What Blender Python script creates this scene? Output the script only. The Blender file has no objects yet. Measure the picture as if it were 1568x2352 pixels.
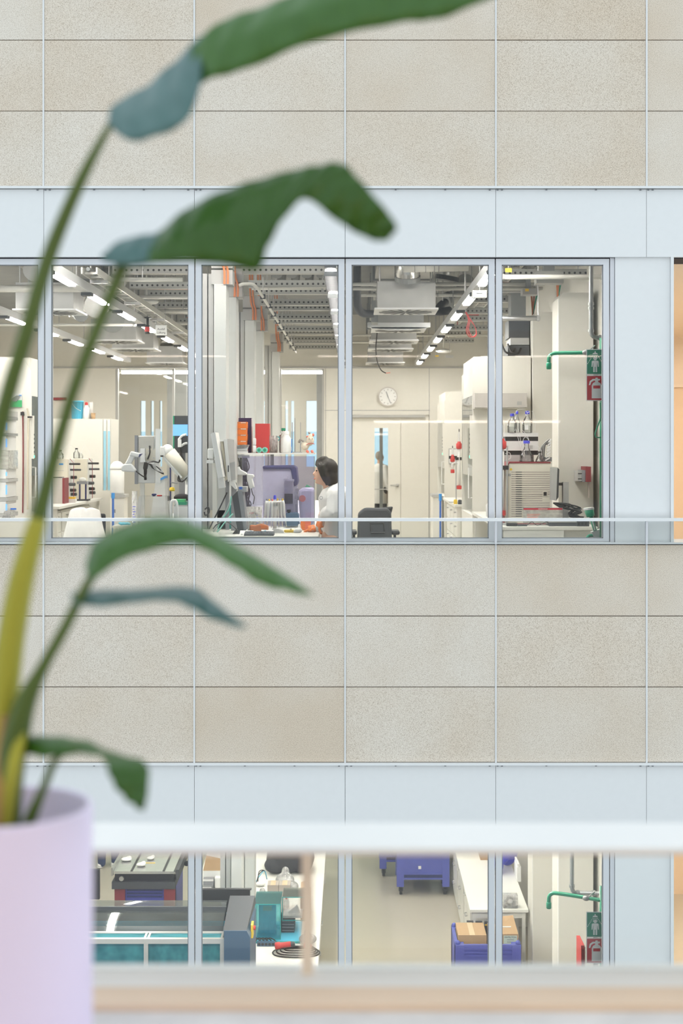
import bpy, bmesh, math, random
from mathutils import Vector, Matrix
random.seed(7)
SC = bpy.context.scene
COL = SC.collection
# ------------------------------------------------------------------ camera
# photograph frame 1568 x 2352; vanishing point of the receding lab lines at pixel (810, 1024)
F, CX, CY, E = 3266.7, 810.0, 1024.0, 1.70
D = 11.33                      # distance camera -> facade face
H = 1323 * D / F               # storey height
cam = bpy.data.cameras.new('camera')
cam.sensor_fit = 'AUTO'; cam.sensor_width = 36.0; cam.lens = 50.0
cam.shift_x = -(CX - 784) / 2352; cam.shift_y = (CY - 1176) / 2352
cam.clip_start = 0.05; cam.clip_end = 300
cam.dof.use_dof = True; cam.dof.focus_distance = 12.6; cam.dof.aperture_fstop = 2.9
camo = bpy.data.objects.new('camera', cam); COL.objects.link(camo)
camo.location = (0, 0, E); camo.rotation_euler = (math.pi / 2, 0, 0)
SC.camera = camo
# ------------------------------------------------------------------ world: even, slightly cool daylight under the atrium roof
W = bpy.data.worlds.new('sky'); SC.world = W; W.use_nodes = True
bg = W.node_tree.nodes['Background']
bg.inputs[0].default_value = (0.845, 0.945, 1.0, 1); bg.inputs[1].default_value = 1.30
LAMP = 92.0                    # strength of the lab tubes
ADDED_GALLERY_LAMP = 34.0  # strength of the lamps added behind the camera
SC.view_settings.view_transform = 'Standard'
try: SC.view_settings.look = 'None'
except Exception: pass
SC.view_settings.gamma = 1.0; SC.view_settings.exposure = 0.0
SC.view_settings.use_curve_mapping = False
SC.cycles.use_denoising = True
SC.cycles.max_bounces = 10; SC.cycles.transparent_max_bounces = 24
SC.cycles.sample_clamp_indirect = 6.0
SC.cycles.caustics_reflective = False; SC.cycles.caustics_refractive = False

# ------------------------------------------------------------------ helpers
def P(px, py, y):
    return Vector(((px - CX) * y / F, y, E - (py - CY) * y / F))
def X(px, y): return (px - CX) * y / F
def Z(py, y): return E - (py - CY) * y / F
def dep(py, z): return (E - z) * F / (py - CY)      # depth of a point of known height seen at row py

MATS = {}
def mat(name, col, rough=0.5, metal=0.0, var=0.05, scale=18.0, bump=0.0, emit=None, estr=0.0, spec=0.5, coat=0.0, trans=0.0):
    if name in MATS: return MATS[name]
    m = bpy.data.materials.new(name); m.use_nodes = True
    nt = m.node_tree; b = nt.nodes['Principled BSDF']
    tc = nt.nodes.new('ShaderNodeTexCoord')
    nz = nt.nodes.new('ShaderNodeTexNoise'); nz.inputs['Scale'].default_value = scale; nz.inputs['Detail'].default_value = 3
    nt.links.new(tc.outputs['Object'], nz.inputs['Vector'])
    mx = nt.nodes.new('ShaderNodeMix'); mx.data_type = 'RGBA'
    c = list(col)[:3]
    mx.inputs[6].default_value = [max(0, v * (1 - var)) for v in c] + [1]
    mx.inputs[7].default_value = [min(1, v * (1 + var)) for v in c] + [1]
    nt.links.new(nz.outputs['Fac'], mx.inputs[0]); nt.links.new(mx.outputs[2], b.inputs['Base Color'])
    b.inputs['Roughness'].default_value = rough; b.inputs['Metallic'].default_value = metal
    b.inputs['Specular IOR Level'].default_value = spec
    if coat: b.inputs['Coat Weight'].default_value = coat
    if bump:
        bp = nt.nodes.new('ShaderNodeBump'); bp.inputs['Strength'].default_value = bump; bp.inputs['Distance'].default_value = 0.004
        nt.links.new(nz.outputs['Fac'], bp.inputs['Height']); nt.links.new(bp.outputs['Normal'], b.inputs['Normal'])
    if emit:
        b.inputs['Emission Color'].default_value = list(emit) + [1]; b.inputs['Emission Strength'].default_value = estr
    MATS[name] = m; return m
def glass(name, tint=(1, 1, 1), refl=0.06, haze=0.0, hazecol=(1, 1, 1), rough=0.02):
    """thin sheet: tinted see-through, a fresnel share of gloss and an optional share of milky scatter"""
    if name in MATS: return MATS[name]
    m = bpy.data.materials.new(name); m.use_nodes = True; nt = m.node_tree
    nt.nodes.remove(nt.nodes['Principled BSDF']); out = nt.nodes['Material Output']
    t = nt.nodes.new('ShaderNodeBsdfTransparent'); t.inputs[0].default_value = list(tint) + [1]
    g = nt.nodes.new('ShaderNodeBsdfGlossy'); g.inputs['Roughness'].default_value = rough
    fr = nt.nodes.new('ShaderNodeFresnel'); fr.inputs[0].default_value = 1.45
    mu = nt.nodes.new('ShaderNodeMath'); mu.operation = 'MULTIPLY'; mu.inputs[1].default_value = refl / 0.034
    nt.links.new(fr.outputs[0], mu.inputs[0])
    mx = nt.nodes.new('ShaderNodeMixShader'); nt.links.new(mu.outputs[0], mx.inputs[0])
    nt.links.new(t.outputs[0], mx.inputs[1]); nt.links.new(g.outputs[0], mx.inputs[2])
    last = mx
    if haze:
        nz = nt.nodes.new('ShaderNodeTexNoise'); nz.inputs['Scale'].default_value = 6
        mh = nt.nodes.new('ShaderNodeMath'); mh.operation = 'MULTIPLY'; mh.inputs[1].default_value = haze * 2
        nt.links.new(nz.outputs['Fac'], mh.inputs[0])
        df = nt.nodes.new('ShaderNodeBsdfDiffuse'); df.inputs[0].default_value = list(hazecol) + [1]
        tl = nt.nodes.new('ShaderNodeBsdfTranslucent'); tl.inputs[0].default_value = list(hazecol) + [1]
        ad = nt.nodes.new('ShaderNodeMixShader'); nt.links.new(df.outputs[0], ad.inputs[1]); nt.links.new(tl.outputs[0], ad.inputs[2])
        m2 = nt.nodes.new('ShaderNodeMixShader'); nt.links.new(mh.outputs[0], m2.inputs[0])
        nt.links.new(last.outputs[0], m2.inputs[1]); nt.links.new(ad.outputs[0], m2.inputs[2]); last = m2
    nt.links.new(last.outputs[0], out.inputs[0])
    MATS[name] = m; return m

class MB:
    """collects simple solids, then links them as ONE mesh object"""
    def __init__(s): s.v = []; s.f = []
    def add(s, vs, fs):
        o = len(s.v); s.v += [tuple(v) for v in vs]; s.f += [tuple(i + o for i in f) for f in fs]; return s
    def box(s, x0, x1, y0, y1, z0, z1):
        x0, x1 = sorted((x0, x1)); y0, y1 = sorted((y0, y1)); z0, z1 = sorted((z0, z1))
        return s.add([(x0, y0, z0), (x1, y0, z0), (x1, y1, z0), (x0, y1, z0), (x0, y0, z1), (x1, y0, z1), (x1, y1, z1), (x0, y1, z1)],
                     [(0, 3, 2, 1), (4, 5, 6, 7), (0, 1, 5, 4), (1, 2, 6, 5), (2, 3, 7, 6), (3, 0, 4, 7)])
    def pbox(s, a, b, c, d, y0, y1):
        p, q = P(a, c, y0), P(b, d, y0); return s.box(p.x, q.x, y0, y1, q.z, p.z)
    def prism(s, pts, y0, y1):
        n = len(pts); ar = sum(pts[i][0] * pts[(i + 1) % n][1] - pts[(i + 1) % n][0] * pts[i][1] for i in range(n))
        if ar < 0: pts = pts[::-1]
        vs = [(x, y0, z) for x, z in pts] + [(x, y1, z) for x, z in pts]
        fs = [tuple(range(n)), tuple(range(2 * n - 1, n - 1, -1))] + [(i, i + n, (i + 1) % n + n, (i + 1) % n) for i in range(n)]
        return s.add(vs, fs)
    def pprism(s, pts, y0, y1):
        return s.prism([(X(a, y0), Z(b, y0)) for a, b in pts], y0, y1)
    def xprism(s, pts, x0, x1):            # polygon in (y, z), extruded along x
        n = len(pts); ar = sum(pts[i][0] * pts[(i + 1) % n][1] - pts[(i + 1) % n][0] * pts[i][1] for i in range(n))
        if ar < 0: pts = pts[::-1]
        vs = [(x0, y, z) for y, z in pts] + [(x1, y, z) for y, z in pts]
        fs = [tuple(range(n - 1, -1, -1)), tuple(range(n, 2 * n))] + [(i, (i + 1) % n, (i + 1) % n + n, i + n) for i in range(n)]
        return s.add(vs, fs)
    def tube(s, pts, r, n=8, cap=True):
        pts = [Vector(p) for p in pts]; k = len(pts)
        rs = r if isinstance(r, (list, tuple)) else [r] * k
        vs = []; fs = []; up = None
        for i, p in enumerate(pts):
            t = (pts[min(i + 1, k - 1)] - pts[max(i - 1, 0)])
            if t.length < 1e-9: t = Vector((0, 0, 1))
            t.normalize()
            if up is None: up = t.orthogonal().normalized()
            up = (up - t * up.dot(t))
            up = t.orthogonal() if up.length < 1e-6 else up
            up.normalize(); bi = t.cross(up)
            for j in range(n):
                a = 2 * math.pi * j / n
                vs.append(p + (up * math.cos(a) + bi * math.sin(a)) * rs[i])
        for i in range(k - 1):
            for j in range(n):
                fs.append((i * n + j, i * n + (j + 1) % n, (i + 1) * n + (j + 1) % n, (i + 1) * n + j))
        if cap: fs += [tuple(range(n - 1, -1, -1)), tuple(range((k - 1) * n, k * n))]
        return s.add(vs, fs)
    def cyl(s, p0, p1, r0, r1=None, n=14): return s.tube([p0, p1], [r0, r0 if r1 is None else r1], n)
    def lathe(s, c, prof, n=18):
        c = Vector(c); return s.tube_prof([(c + Vector((0, 0, z)), r) for r, z in prof], n)
    def tube_prof(s, pr, n):
        vs = []; fs = []
        for c, r in pr:
            for j in range(n):
                a = 2 * math.pi * j / n; vs.append((c[0] + r * math.cos(a), c[1] + r * math.sin(a), c[2]))
        k = len(pr)
        for i in range(k - 1):
            for j in range(n):
                fs.append((i * n + j, i * n + (j + 1) % n, (i + 1) * n + (j + 1) % n, (i + 1) * n + j))
        fs += [tuple(range(n - 1, -1, -1)), tuple(range((k - 1) * n, k * n))]
        return s.add(vs, fs)
    def sph(s, c, r, n=10):
        if not isinstance(r, (list, tuple)): r = (r, r, r)
        vs = []; fs = []; m = n
        for i in range(m + 1):
            th = math.pi * i / m
            for j in range(n * 2 - 2):
                ph = 2 * math.pi * j / (n * 2 - 2)
                vs.append((c[0] + r[0] * math.sin(th) * math.cos(ph), c[1] + r[1] * math.sin(th) * math.sin(ph), c[2] - r[2] * math.cos(th)))
        q = n * 2 - 2
        for i in range(m):
            for j in range(q):
                fs.append((i * q + j, i * q + (j + 1) % q, (i + 1) * q + (j + 1) % q, (i + 1) * q + j))
        return s.add(vs, fs)
    def quad(s, a, b, c, d): return s.add([a, b, c, d], [(0, 1, 2, 3)])
    def mesh(s, name):
        me = bpy.data.meshes.new(name); me.from_pydata(s.v, [], s.f); me.update(); return me
    def b(s, name, m, parent=None, label=None, cat=None, group=None, kind=None, smooth=False, bevel=0.0):
        """world-space mesh -> object. Top-level ones get their origin at the base centre."""
        me = s.mesh(name); o = bpy.data.objects.new(name, me); COL.objects.link(o)
        me.materials.append(MATS[m] if isinstance(m, str) else m)
        if smooth: me.shade_smooth()
        if bevel:
            md = o.modifiers.new('bevel', 'BEVEL'); md.width = bevel; md.segments = 2; md.limit_method = 'ANGLE'
        if parent is None:
            xs = [v[0] for v in s.v]; ys = [v[1] for v in s.v]; zs = [v[2] for v in s.v]
            base = Vector(((min(xs) + max(xs)) / 2, (min(ys) + max(ys)) / 2, min(zs)))
            me.transform(Matrix.Translation(-base)); o.location = base
        else:
            o.parent = parent
            if parent.get('own_base'): me.transform(Matrix.Translation(-Vector(parent['own_base'])))
            elif parent.type == 'MESH' and parent.parent is None: me.transform(Matrix.Translation(-parent.location))
            else:
                r = parent
                while r.parent: r = r.parent
                if r.type == 'MESH': me.transform(Matrix.Translation(-r.location))
        if label: o['label'] = label
        if cat: o['category'] = cat
        if group: o['group'] = group
        if kind: o['kind'] = kind
        return o
THINGS = []
def thing(name, label=None, cat=None, group=None, kind=None):
    """an Empty; its parts are modelled in world space and settle() moves the Empty to the thing's base"""
    o = bpy.data.objects.new(name, None); COL.objects.link(o); o.empty_display_size = 0.05
    if label: o['label'] = label
    if cat: o['category'] = cat
    if group: o['group'] = group
    if kind: o['kind'] = kind
    THINGS.append(o); return o
def settle():
    for t in THINGS:
        lo = Vector((1e9,) * 3); hi = -lo
        st = list(t.children)
        while st:
            c = st.pop(); st += list(c.children)
            if c.type == 'MESH':
                for v in c.data.vertices:
                    for k in range(3): lo[k] = min(lo[k], v.co[k]); hi[k] = max(hi[k], v.co[k])
            elif c.type == 'FONT':
                for k in range(3): lo[k] = min(lo[k], c.location[k]); hi[k] = max(hi[k], c.location[k])
        if lo.x > hi.x: continue
        base = Vector(((lo.x + hi.x) / 2, (lo.y + hi.y) / 2, lo.z)); t.location = base
        for c in t.children: c.location = c.location - base
def dup(root, off, label=None, group=None):
    """copy of a settled thing with its parts and sub-parts, shifted by off"""
    r = root.copy(); COL.objects.link(r); r.location = root.location + Vector(off)
    if label: r['label'] = label
    if group: r['group'] = group
    for ch in list(root.children):
        c = ch.copy(); COL.objects.link(c); c.parent = r
        for g in list(ch.children):
            d = g.copy(); COL.objects.link(d); d.parent = c
    return r
def settle_now(t):
    THINGS.remove(t); keep = THINGS[:]; THINGS.clear(); THINGS.append(t); settle(); THINGS.clear(); THINGS.extend(keep); return t
def text(body, loc, size, m, parent, align='CENTER', name='lettering'):
    cu = bpy.data.curves.new(name, 'FONT'); cu.body = body; cu.size = size; cu.align_x = align; cu.extrude = 0.0006
    tmp = bpy.data.objects.new(name, cu); COL.objects.link(tmp); bpy.context.view_layer.update()
    me = bpy.data.meshes.new_from_object(tmp.evaluated_get(bpy.context.evaluated_depsgraph_get()))
    bpy.data.objects.remove(tmp)
    me.transform(Matrix.Translation(Vector(loc)) @ Matrix.Rotation(math.pi / 2, 4, 'X'))
    me.materials.clear(); me.materials.append(MATS[m]); o = bpy.data.objects.new(name, me); COL.objects.link(o); o.parent = parent
    return o
ORD = ['first', 'second', 'third', 'fourth', 'fifth', 'sixth', 'seventh', 'eighth', 'ninth', 'tenth', 'eleventh', 'twelfth', 'thirteenth']
def bez(pts, n=8):
    """smooth polyline through the points (Catmull-Rom)"""
    pts = [Vector(p) for p in pts]; out = []
    for i in range(len(pts) - 1):
        p0 = pts[max(i - 1, 0)]; p1 = pts[i]; p2 = pts[i + 1]; p3 = pts[min(i + 2, len(pts) - 1)]
        for k in range(n):
            t = k / n
            out.append(0.5 * ((2 * p1) + (p2 - p0) * t + (2 * p0 - 5 * p1 + 4 * p2 - p3) * t * t + (3 * p1 - p0 - 3 * p2 + p3) * t ** 3))
    out.append(pts[-1]); return out
def remesh(o, vox=0.012, sm=4):
    r = o.modifiers.new('remesh', 'REMESH'); r.mode = 'VOXEL'; r.voxel_size = vox; r.use_smooth_shade = True
    s = o.modifiers.new('smooth', 'SMOOTH'); s.iterations = sm; s.factor = 0.5

# ------------------------------------------------------------------ materials
mat('white_metal', (0.79, 0.80, 0.81), 0.45, var=0.02)
mat('frame_metal', (0.68, 0.69, 0.73), 0.4, 0.15, var=0.02)
mat('dark_gap', (0.03, 0.03, 0.04), 0.8)
mat('lab_white', (0.80, 0.78, 0.72), 0.5, var=0.02)
mat('lab_wall', (0.76, 0.74, 0.68), 0.7, var=0.02)
mat('cream', (0.72, 0.66, 0.54), 0.6, var=0.03)
mat('bench_white', (0.84, 0.83, 0.78), 0.35, var=0.02)
mat('lab_floor', (0.52, 0.48, 0.40), 0.35, var=0.05, scale=60)
mat('concrete', (0.26, 0.265, 0.265), 0.8, var=0.15, scale=4)
mat('galv', (0.42, 0.42, 0.41), 0.42, 0.55, var=0.12, scale=9)
mat('galv_dark', (0.26, 0.27, 0.27), 0.5, 0.3, var=0.1)
mat('tray_metal', (0.40, 0.40, 0.38), 0.45, 0.4, var=0.08)
mat('silver', (0.62, 0.62, 0.60), 0.25, 0.8, var=0.1)
mat('steel', (0.55, 0.55, 0.55), 0.3, 0.8)
mat('white_plastic', (0.80, 0.80, 0.78), 0.4, var=0.02)
mat('beige_plastic', (0.72, 0.68, 0.58), 0.45, var=0.02)
mat('grey_plastic', (0.45, 0.45, 0.44), 0.5)
mat('mid_grey', (0.25, 0.26, 0.28), 0.5)
mat('black', (0.02, 0.02, 0.022), 0.45)
mat('charcoal', (0.055, 0.06, 0.068), 0.55, var=0.1)
mat('black_fabric', (0.03, 0.03, 0.035), 0.9, var=0.25, scale=30)
mat('pipe_white', (0.70, 0.69, 0.64), 0.45)
mat('pipe_grey', (0.36, 0.37, 0.37), 0.4, 0.4, var=0.12, scale=12)
mat('green_pipe', (0.02, 0.30, 0.17), 0.3)
mat('sign_green', (0.0, 0.22, 0.13), 0.4, var=0.02)
mat('sign_red', (0.50, 0.03, 0.05), 0.4, var=0.02)
mat('sign_white', (0.85, 0.86, 0.84), 0.5, var=0.01)
mat('red', (0.55, 0.05, 0.05), 0.45)
mat('dark_red', (0.22, 0.03, 0.04), 0.5)
mat('orange', (0.85, 0.22, 0.04), 0.45)
mat('orange_cable', (0.65, 0.22, 0.09), 0.5)
mat('yellow', (0.85, 0.58, 0.05), 0.5)
mat('blue', (0.05, 0.16, 0.55), 0.45)
mat('bin_blue', (0.085, 0.105, 0.42), 0.5, var=0.12, scale=10)
mat('cap_blue', (0.07, 0.08, 0.62), 0.4)
mat('bright_blue', (0.05, 0.30, 0.75), 0.4)
mat('cyan_blue', (0.10, 0.50, 0.72), 0.45)
mat('navy', (0.02, 0.03, 0.13), 0.4)
mat('violet', (0.035, 0.025, 0.10), 0.5)
mat('teal', (0.02, 0.30, 0.30), 0.45)
mat('mint', (0.25, 0.62, 0.52), 0.5)
mat('green', (0.05, 0.42, 0.16), 0.5)
mat('cardboard', (0.48, 0.32, 0.18), 0.8, var=0.08, scale=25)
mat('card_pale', (0.60, 0.57, 0.54), 0.7, var=0.04)
mat('card_grey', (0.42, 0.37, 0.33), 0.8)
mat('tape', (0.62, 0.48, 0.30), 0.4)
mat('paper', (0.84, 0.84, 0.83), 0.7, var=0.02)
mat('coat', (0.84, 0.82, 0.79), 0.85, var=0.05, scale=8, bump=0.4)
mat('skin', (0.66, 0.40, 0.28), 0.5, var=0.06)
mat('hair', (0.012, 0.008, 0.006), 0.55, var=0.4, scale=40)
mat('grey_hair', (0.30, 0.27, 0.24), 0.6)
mat('jeans', (0.03, 0.05, 0.12), 0.85, var=0.2)
mat('trousers', (0.10, 0.10, 0.11), 0.85)
mat('plush', (0.70, 0.62, 0.50), 0.95, var=0.15, scale=60, bump=0.6)
mat('coral', (0.82, 0.22, 0.16), 0.9)
mat('wood', (0.86, 0.68, 0.53), 0.5, var=0.08, scale=6)
mat('ledge_white', (0.92, 0.92, 0.92), 0.4, var=0.01)
mat('column_grey', (0.60, 0.61, 0.59), 0.45, var=0.02)
mat('tan', (0.72, 0.57, 0.41), 0.7, var=0.02)
mat('peach', (0.86, 0.75, 0.62), 0.7, var=0.02)
mat('felt_grey', (0.74, 0.73, 0.74), 0.95, var=0.18, scale=14, bump=0.5)
mat('soil', (0.05, 0.035, 0.025), 0.95, var=0.4, scale=60, bump=1.0)
mat('lavender', (0.80, 0.72, 0.95), 0.5, var=0.02, scale=3)
mat('pale_green', (0.62, 0.72, 0.62), 0.6)
mat('machine_blue', (0.06, 0.07, 0.36), 0.45, var=0.1)
mat('slate', (0.05, 0.10, 0.17), 0.4)
mat('alu', (0.58, 0.58, 0.57), 0.35, 0.5, var=0.03)
mat('silver_table', (0.66, 0.67, 0.66), 0.22, 0.7, var=0.15, scale=14)
mat('cover_bag', (0.72, 0.70, 0.78), 0.35, var=0.12, scale=12)
mat('lamp_on', (1, 1, 1), 0.5, emit=(1.0, 0.955, 0.88), estr=LAMP, var=0)
mat('added_window_glow', (1, 1, 1), 0.5, emit=(1.0, 0.955, 0.88), estr=LAMP * 0.75, var=0)
mat('led_green', (0.2, 0.8, 0.5), 0.5, emit=(0.2, 1.0, 0.6), estr=1.2, var=0)
mat('screen_blue', (0.1, 0.3, 0.7), 0.3, emit=(0.25, 0.55, 1.0), estr=0.7, var=0.1)
mat('added_gallery_lamp', (1, 1, 1), 0.5, emit=(1.0, 0.84, 0.70), estr=ADDED_GALLERY_LAMP, var=0)
glass('window_glass', (0.97, 0.985, 0.98), 0.035)
glass('rail_glass', (0.985, 0.995, 0.99), 0.02)
glass('clear', (0.97, 0.975, 0.975), 0.05, haze=0.05)
glass('flask', (0.94, 0.96, 0.96), 0.08, haze=0.04)
glass('milky', (0.95, 0.95, 0.93), 0.04, haze=0.40, hazecol=(0.9, 0.9, 0.88))
glass('shield', (0.80, 0.79, 0.91), 0.05, haze=0.06, hazecol=(0.7, 0.7, 0.85))
glass('teal_glass', (0.30, 0.68, 0.74), 0.05, haze=0.42, hazecol=(0.18, 0.66, 0.76))
glass('teal_clear', (0.66, 0.90, 0.92), 0.05, haze=0.10, hazecol=(0.2, 0.7, 0.78))
glass('smoke_glass', (0.62, 0.65, 0.65), 0.10, haze=0.20, hazecol=(0.4, 0.45, 0.45), rough=0.05)
glass('poly_bag', (0.85, 0.85, 0.86), 0.12, haze=0.28, rough=0.2)
glass('blue_glass', (0.80, 0.92, 0.97), 0.06, haze=0.08, hazecol=(0.6, 0.85, 0.95))
mat('pane_blue', (0.36, 0.66, 0.82), 0.25)
mat('added_corridor_light', (1, 1, 1), 0.5, emit=(1.0, 0.90, 0.78), estr=30.0, var=0)

def stone_material():
    m = bpy.data.materials.new('stone'); m.use_nodes = True; nt = m.node_tree; b = nt.nodes['Principled BSDF']
    tc = nt.nodes.new('ShaderNodeTexCoord'); oi = nt.nodes.new('ShaderNodeObjectInfo')
    ge = nt.nodes.new('ShaderNodeNewGeometry')
    n1 = nt.nodes.new('ShaderNodeTexNoise'); n1.inputs['Scale'].default_value = 200; n1.inputs['Detail'].default_value = 5; n1.inputs['Roughness'].default_value = 0.75
    n2 = nt.nodes.new('ShaderNodeTexNoise'); n2.inputs['Scale'].default_value = 1.6; n2.inputs['Detail'].default_value = 4
    for n in (n1, n2): nt.links.new(ge.outputs['Position'], n.inputs['Vector'])
    r1 = nt.nodes.new('ShaderNodeValToRGB'); e = r1.color_ramp.elements
    e[0].position = 0.34; e[0].color = (0.36, 0.275, 0.20, 1); e[1].position = 0.50; e[1].color = (0.82, 0.76, 0.685, 1)
    x = r1.color_ramp.elements.new(0.72); x.color = (0.90, 0.855, 0.79, 1)
    nt.links.new(n1.outputs['Fac'], r1.inputs[0])
    ad = nt.nodes.new('ShaderNodeMath'); ad.operation = 'MULTIPLY_ADD'; ad.inputs[1].default_value = 0.45; ad.inputs[2].default_value = 0.0
    nt.links.new(oi.outputs['Random'], ad.inputs[0])
    ad2 = nt.nodes.new('ShaderNodeMath'); ad2.operation = 'MULTIPLY_ADD'; ad2.inputs[1].default_value = 0.9
    nt.links.new(n2.outputs['Fac'], ad2.inputs[0]); nt.links.new(ad.outputs[0], ad2.inputs[2])
    r2 = nt.nodes.new('ShaderNodeValToRGB'); e = r2.color_ramp.elements
    e[0].position = 0.3; e[0].color = (1.0, 1.0, 1.0, 1); e[1].position = 1.05; e[1].color = (0.88, 0.81, 0.73, 1)
    nt.links.new(ad2.outputs[0], r2.inputs[0])
    mx = nt.nodes.new('ShaderNodeMix'); mx.data_type = 'RGBA'; mx.blend_type = 'MULTIPLY'; mx.inputs[0].default_value = 1
    nt.links.new(r1.outputs[0], mx.inputs[6]); nt.links.new(r2.outputs[0], mx.inputs[7]); nt.links.new(mx.outputs[2], b.inputs['Base Color'])
    b.inputs['Roughness'].default_value = 0.9; b.inputs['Specular IOR Level'].default_value = 0.2
    bp = nt.nodes.new('ShaderNodeBump'); bp.inputs['Strength'].default_value = 0.5; bp.inputs['Distance'].default_value = 0.004
    nt.links.new(n1.outputs['Fac'], bp.inputs['Height']); nt.links.new(bp.outputs['Normal'], b.inputs['Normal'])
    MATS['stone'] = m
stone_material()
def tray_material():
    """galvanised channel with a row of punched holes every 5 cm"""
    m = mat('tray_holes', (0.40, 0.40, 0.38), 0.45, 0.4, var=0.08); nt = m.node_tree; b = nt.nodes['Principled BSDF']
    ge = nt.nodes.new('ShaderNodeTexCoord'); sp = nt.nodes.new('ShaderNodeSeparateXYZ'); nt.links.new(ge.outputs['Object'], sp.inputs[0])
    def mth(op, a, bb):
        n = nt.nodes.new('ShaderNodeMath'); n.operation = op
        for i, q in enumerate((a, bb)):
            if isinstance(q, (int, float)): n.inputs[i].default_value = q
            elif q is not None: nt.links.new(q, n.inputs[i])
        return n.outputs[0]
    fx = mth('SUBTRACT', mth('FRACT', mth('MULTIPLY', sp.outputs['X'], 18.0), None), 0.5)
    fz = mth('MULTIPLY', mth('SUBTRACT', sp.outputs['Z'], 0.035), 18.0)
    r2 = mth('ADD', mth('MULTIPLY', fx, fx), mth('MULTIPLY', fz, fz))
    hole = mth('LESS_THAN', r2, 0.045)
    old = b.inputs['Base Color'].links[0].from_socket
    mx = nt.nodes.new('ShaderNodeMix'); mx.data_type = 'RGBA'; nt.links.new(hole, mx.inputs[0]); nt.links.new(old, mx.inputs[6])
    mx.inputs[7].default_value = (0.04, 0.04, 0.04, 1); nt.links.new(mx.outputs[2], b.inputs['Base Color'])
tray_material()
def leaf_material(name, top, under, sheen):
    m = bpy.data.materials.new(name); m.use_nodes = True; nt = m.node_tree; b = nt.nodes['Principled BSDF']; out = nt.nodes['Material Output']
    uv = nt.nodes.new('ShaderNodeAttribute'); uv.attribute_name = 'across'
    wv = nt.nodes.new('ShaderNodeTexNoise'); wv.noise_dimensions = '2D'; wv.inputs['Scale'].default_value = 9; wv.inputs['Detail'].default_value = 4
    mp = nt.nodes.new('ShaderNodeVectorMath'); mp.operation = 'MULTIPLY'; mp.inputs[1].default_value = (6, 0.25, 1)
    nt.links.new(uv.outputs['Vector'], mp.inputs[0]); nt.links.new(mp.outputs[0], wv.inputs['Vector'])
    mx = nt.nodes.new('ShaderNodeMix'); mx.data_type = 'RGBA'
    mx.inputs[6].default_value = list(top) + [1]; mx.inputs[7].default_value = list(under) + [1]
    nt.links.new(wv.outputs['Fac'], mx.inputs[0]); nt.links.new(mx.outputs[2], b.inputs['Base Color'])
    b.inputs['Roughness'].default_value = 0.32; b.inputs['Specular IOR Level'].default_value = sheen
    tr = nt.nodes.new('ShaderNodeBsdfTranslucent'); nt.links.new(mx.outputs[2], tr.inputs[0])
    ms = nt.nodes.new('ShaderNodeMixShader'); ms.inputs[0].default_value = 0.3
    nt.links.new(b.outputs[0], ms.inputs[1]); nt.links.new(tr.outputs[0], ms.inputs[2]); nt.links.new(ms.outputs[0], out.inputs[0])
    MATS[name] = m
leaf_material('leaf', (0.028, 0.12, 0.013), (0.09, 0.25, 0.04), 0.6)
leaf_material('leaf_dark', (0.016, 0.075, 0.005), (0.065, 0.19, 0.014), 0.5)
leaf_material('leaf_painted_sheen', (0.012, 0.085, 0.08), (0.09, 0.27, 0.28), 1.0)  # blue-green base colour paints in the sheen of the sky
mat('stalk', (0.07, 0.12, 0.018), 0.5, var=0.25, scale=5)
mat('stalk_yellow', (0.36, 0.36, 0.04), 0.5, var=0.35, scale=7)
mat('stalk_brown', (0.42, 0.26, 0.10), 0.7, var=0.3, scale=12)

# ================================================================== structure: facade, labs, corridor, gallery
YF = D                                   # outer face of the stone panels
FLOORS = (0.0, -H)                       # upper and lower lab floor levels
def fz(py): return Z(py, D)              # facade height of a pixel row
def fx(px): return X(px, D)
COLS = [100 + 346.1 * k for k in range(-3, 9)]     # vertical joints of the cladding
GRD = fz(2568) - 0.03
# backing of the facade: three spandrels and the end pier, panels hang in front of it
m = MB()
m.box(fx(-938), fx(2868), YF + 0.05, YF + 0.40, fz(592), fz(-420))
m.box(fx(-938), fx(2868), YF + 0.05, YF + 0.40, fz(1915), fz(1246))
m.box(fx(-938), fx(2868), YF + 0.05, YF + 0.40, fz(2900), fz(2569))
for zo in FLOORS: m.box(fx(1415), fx(1538), YF + 0.05, YF + 0.40, fz(1246) + zo, fz(592) + zo)
wall_facade = m.b('wall_facade', 'dark_gap', kind='structure')
for zo, rows in ((0, (-72, 92, 255, 428)), (-H, (-72, 92, 255, 428))):
    for r in range(3):
        for c in range(len(COLS) - 1):
            MB().box(fx(COLS[c] + 2.2), fx(COLS[c + 1] - 2.2), YF + random.uniform(-.002, .002), YF + 0.045, fz(rows[r + 1] - 0.9) + zo, fz(rows[r] + 0.9) + zo).b('stone_panel', 'stone', wall_facade)
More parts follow.
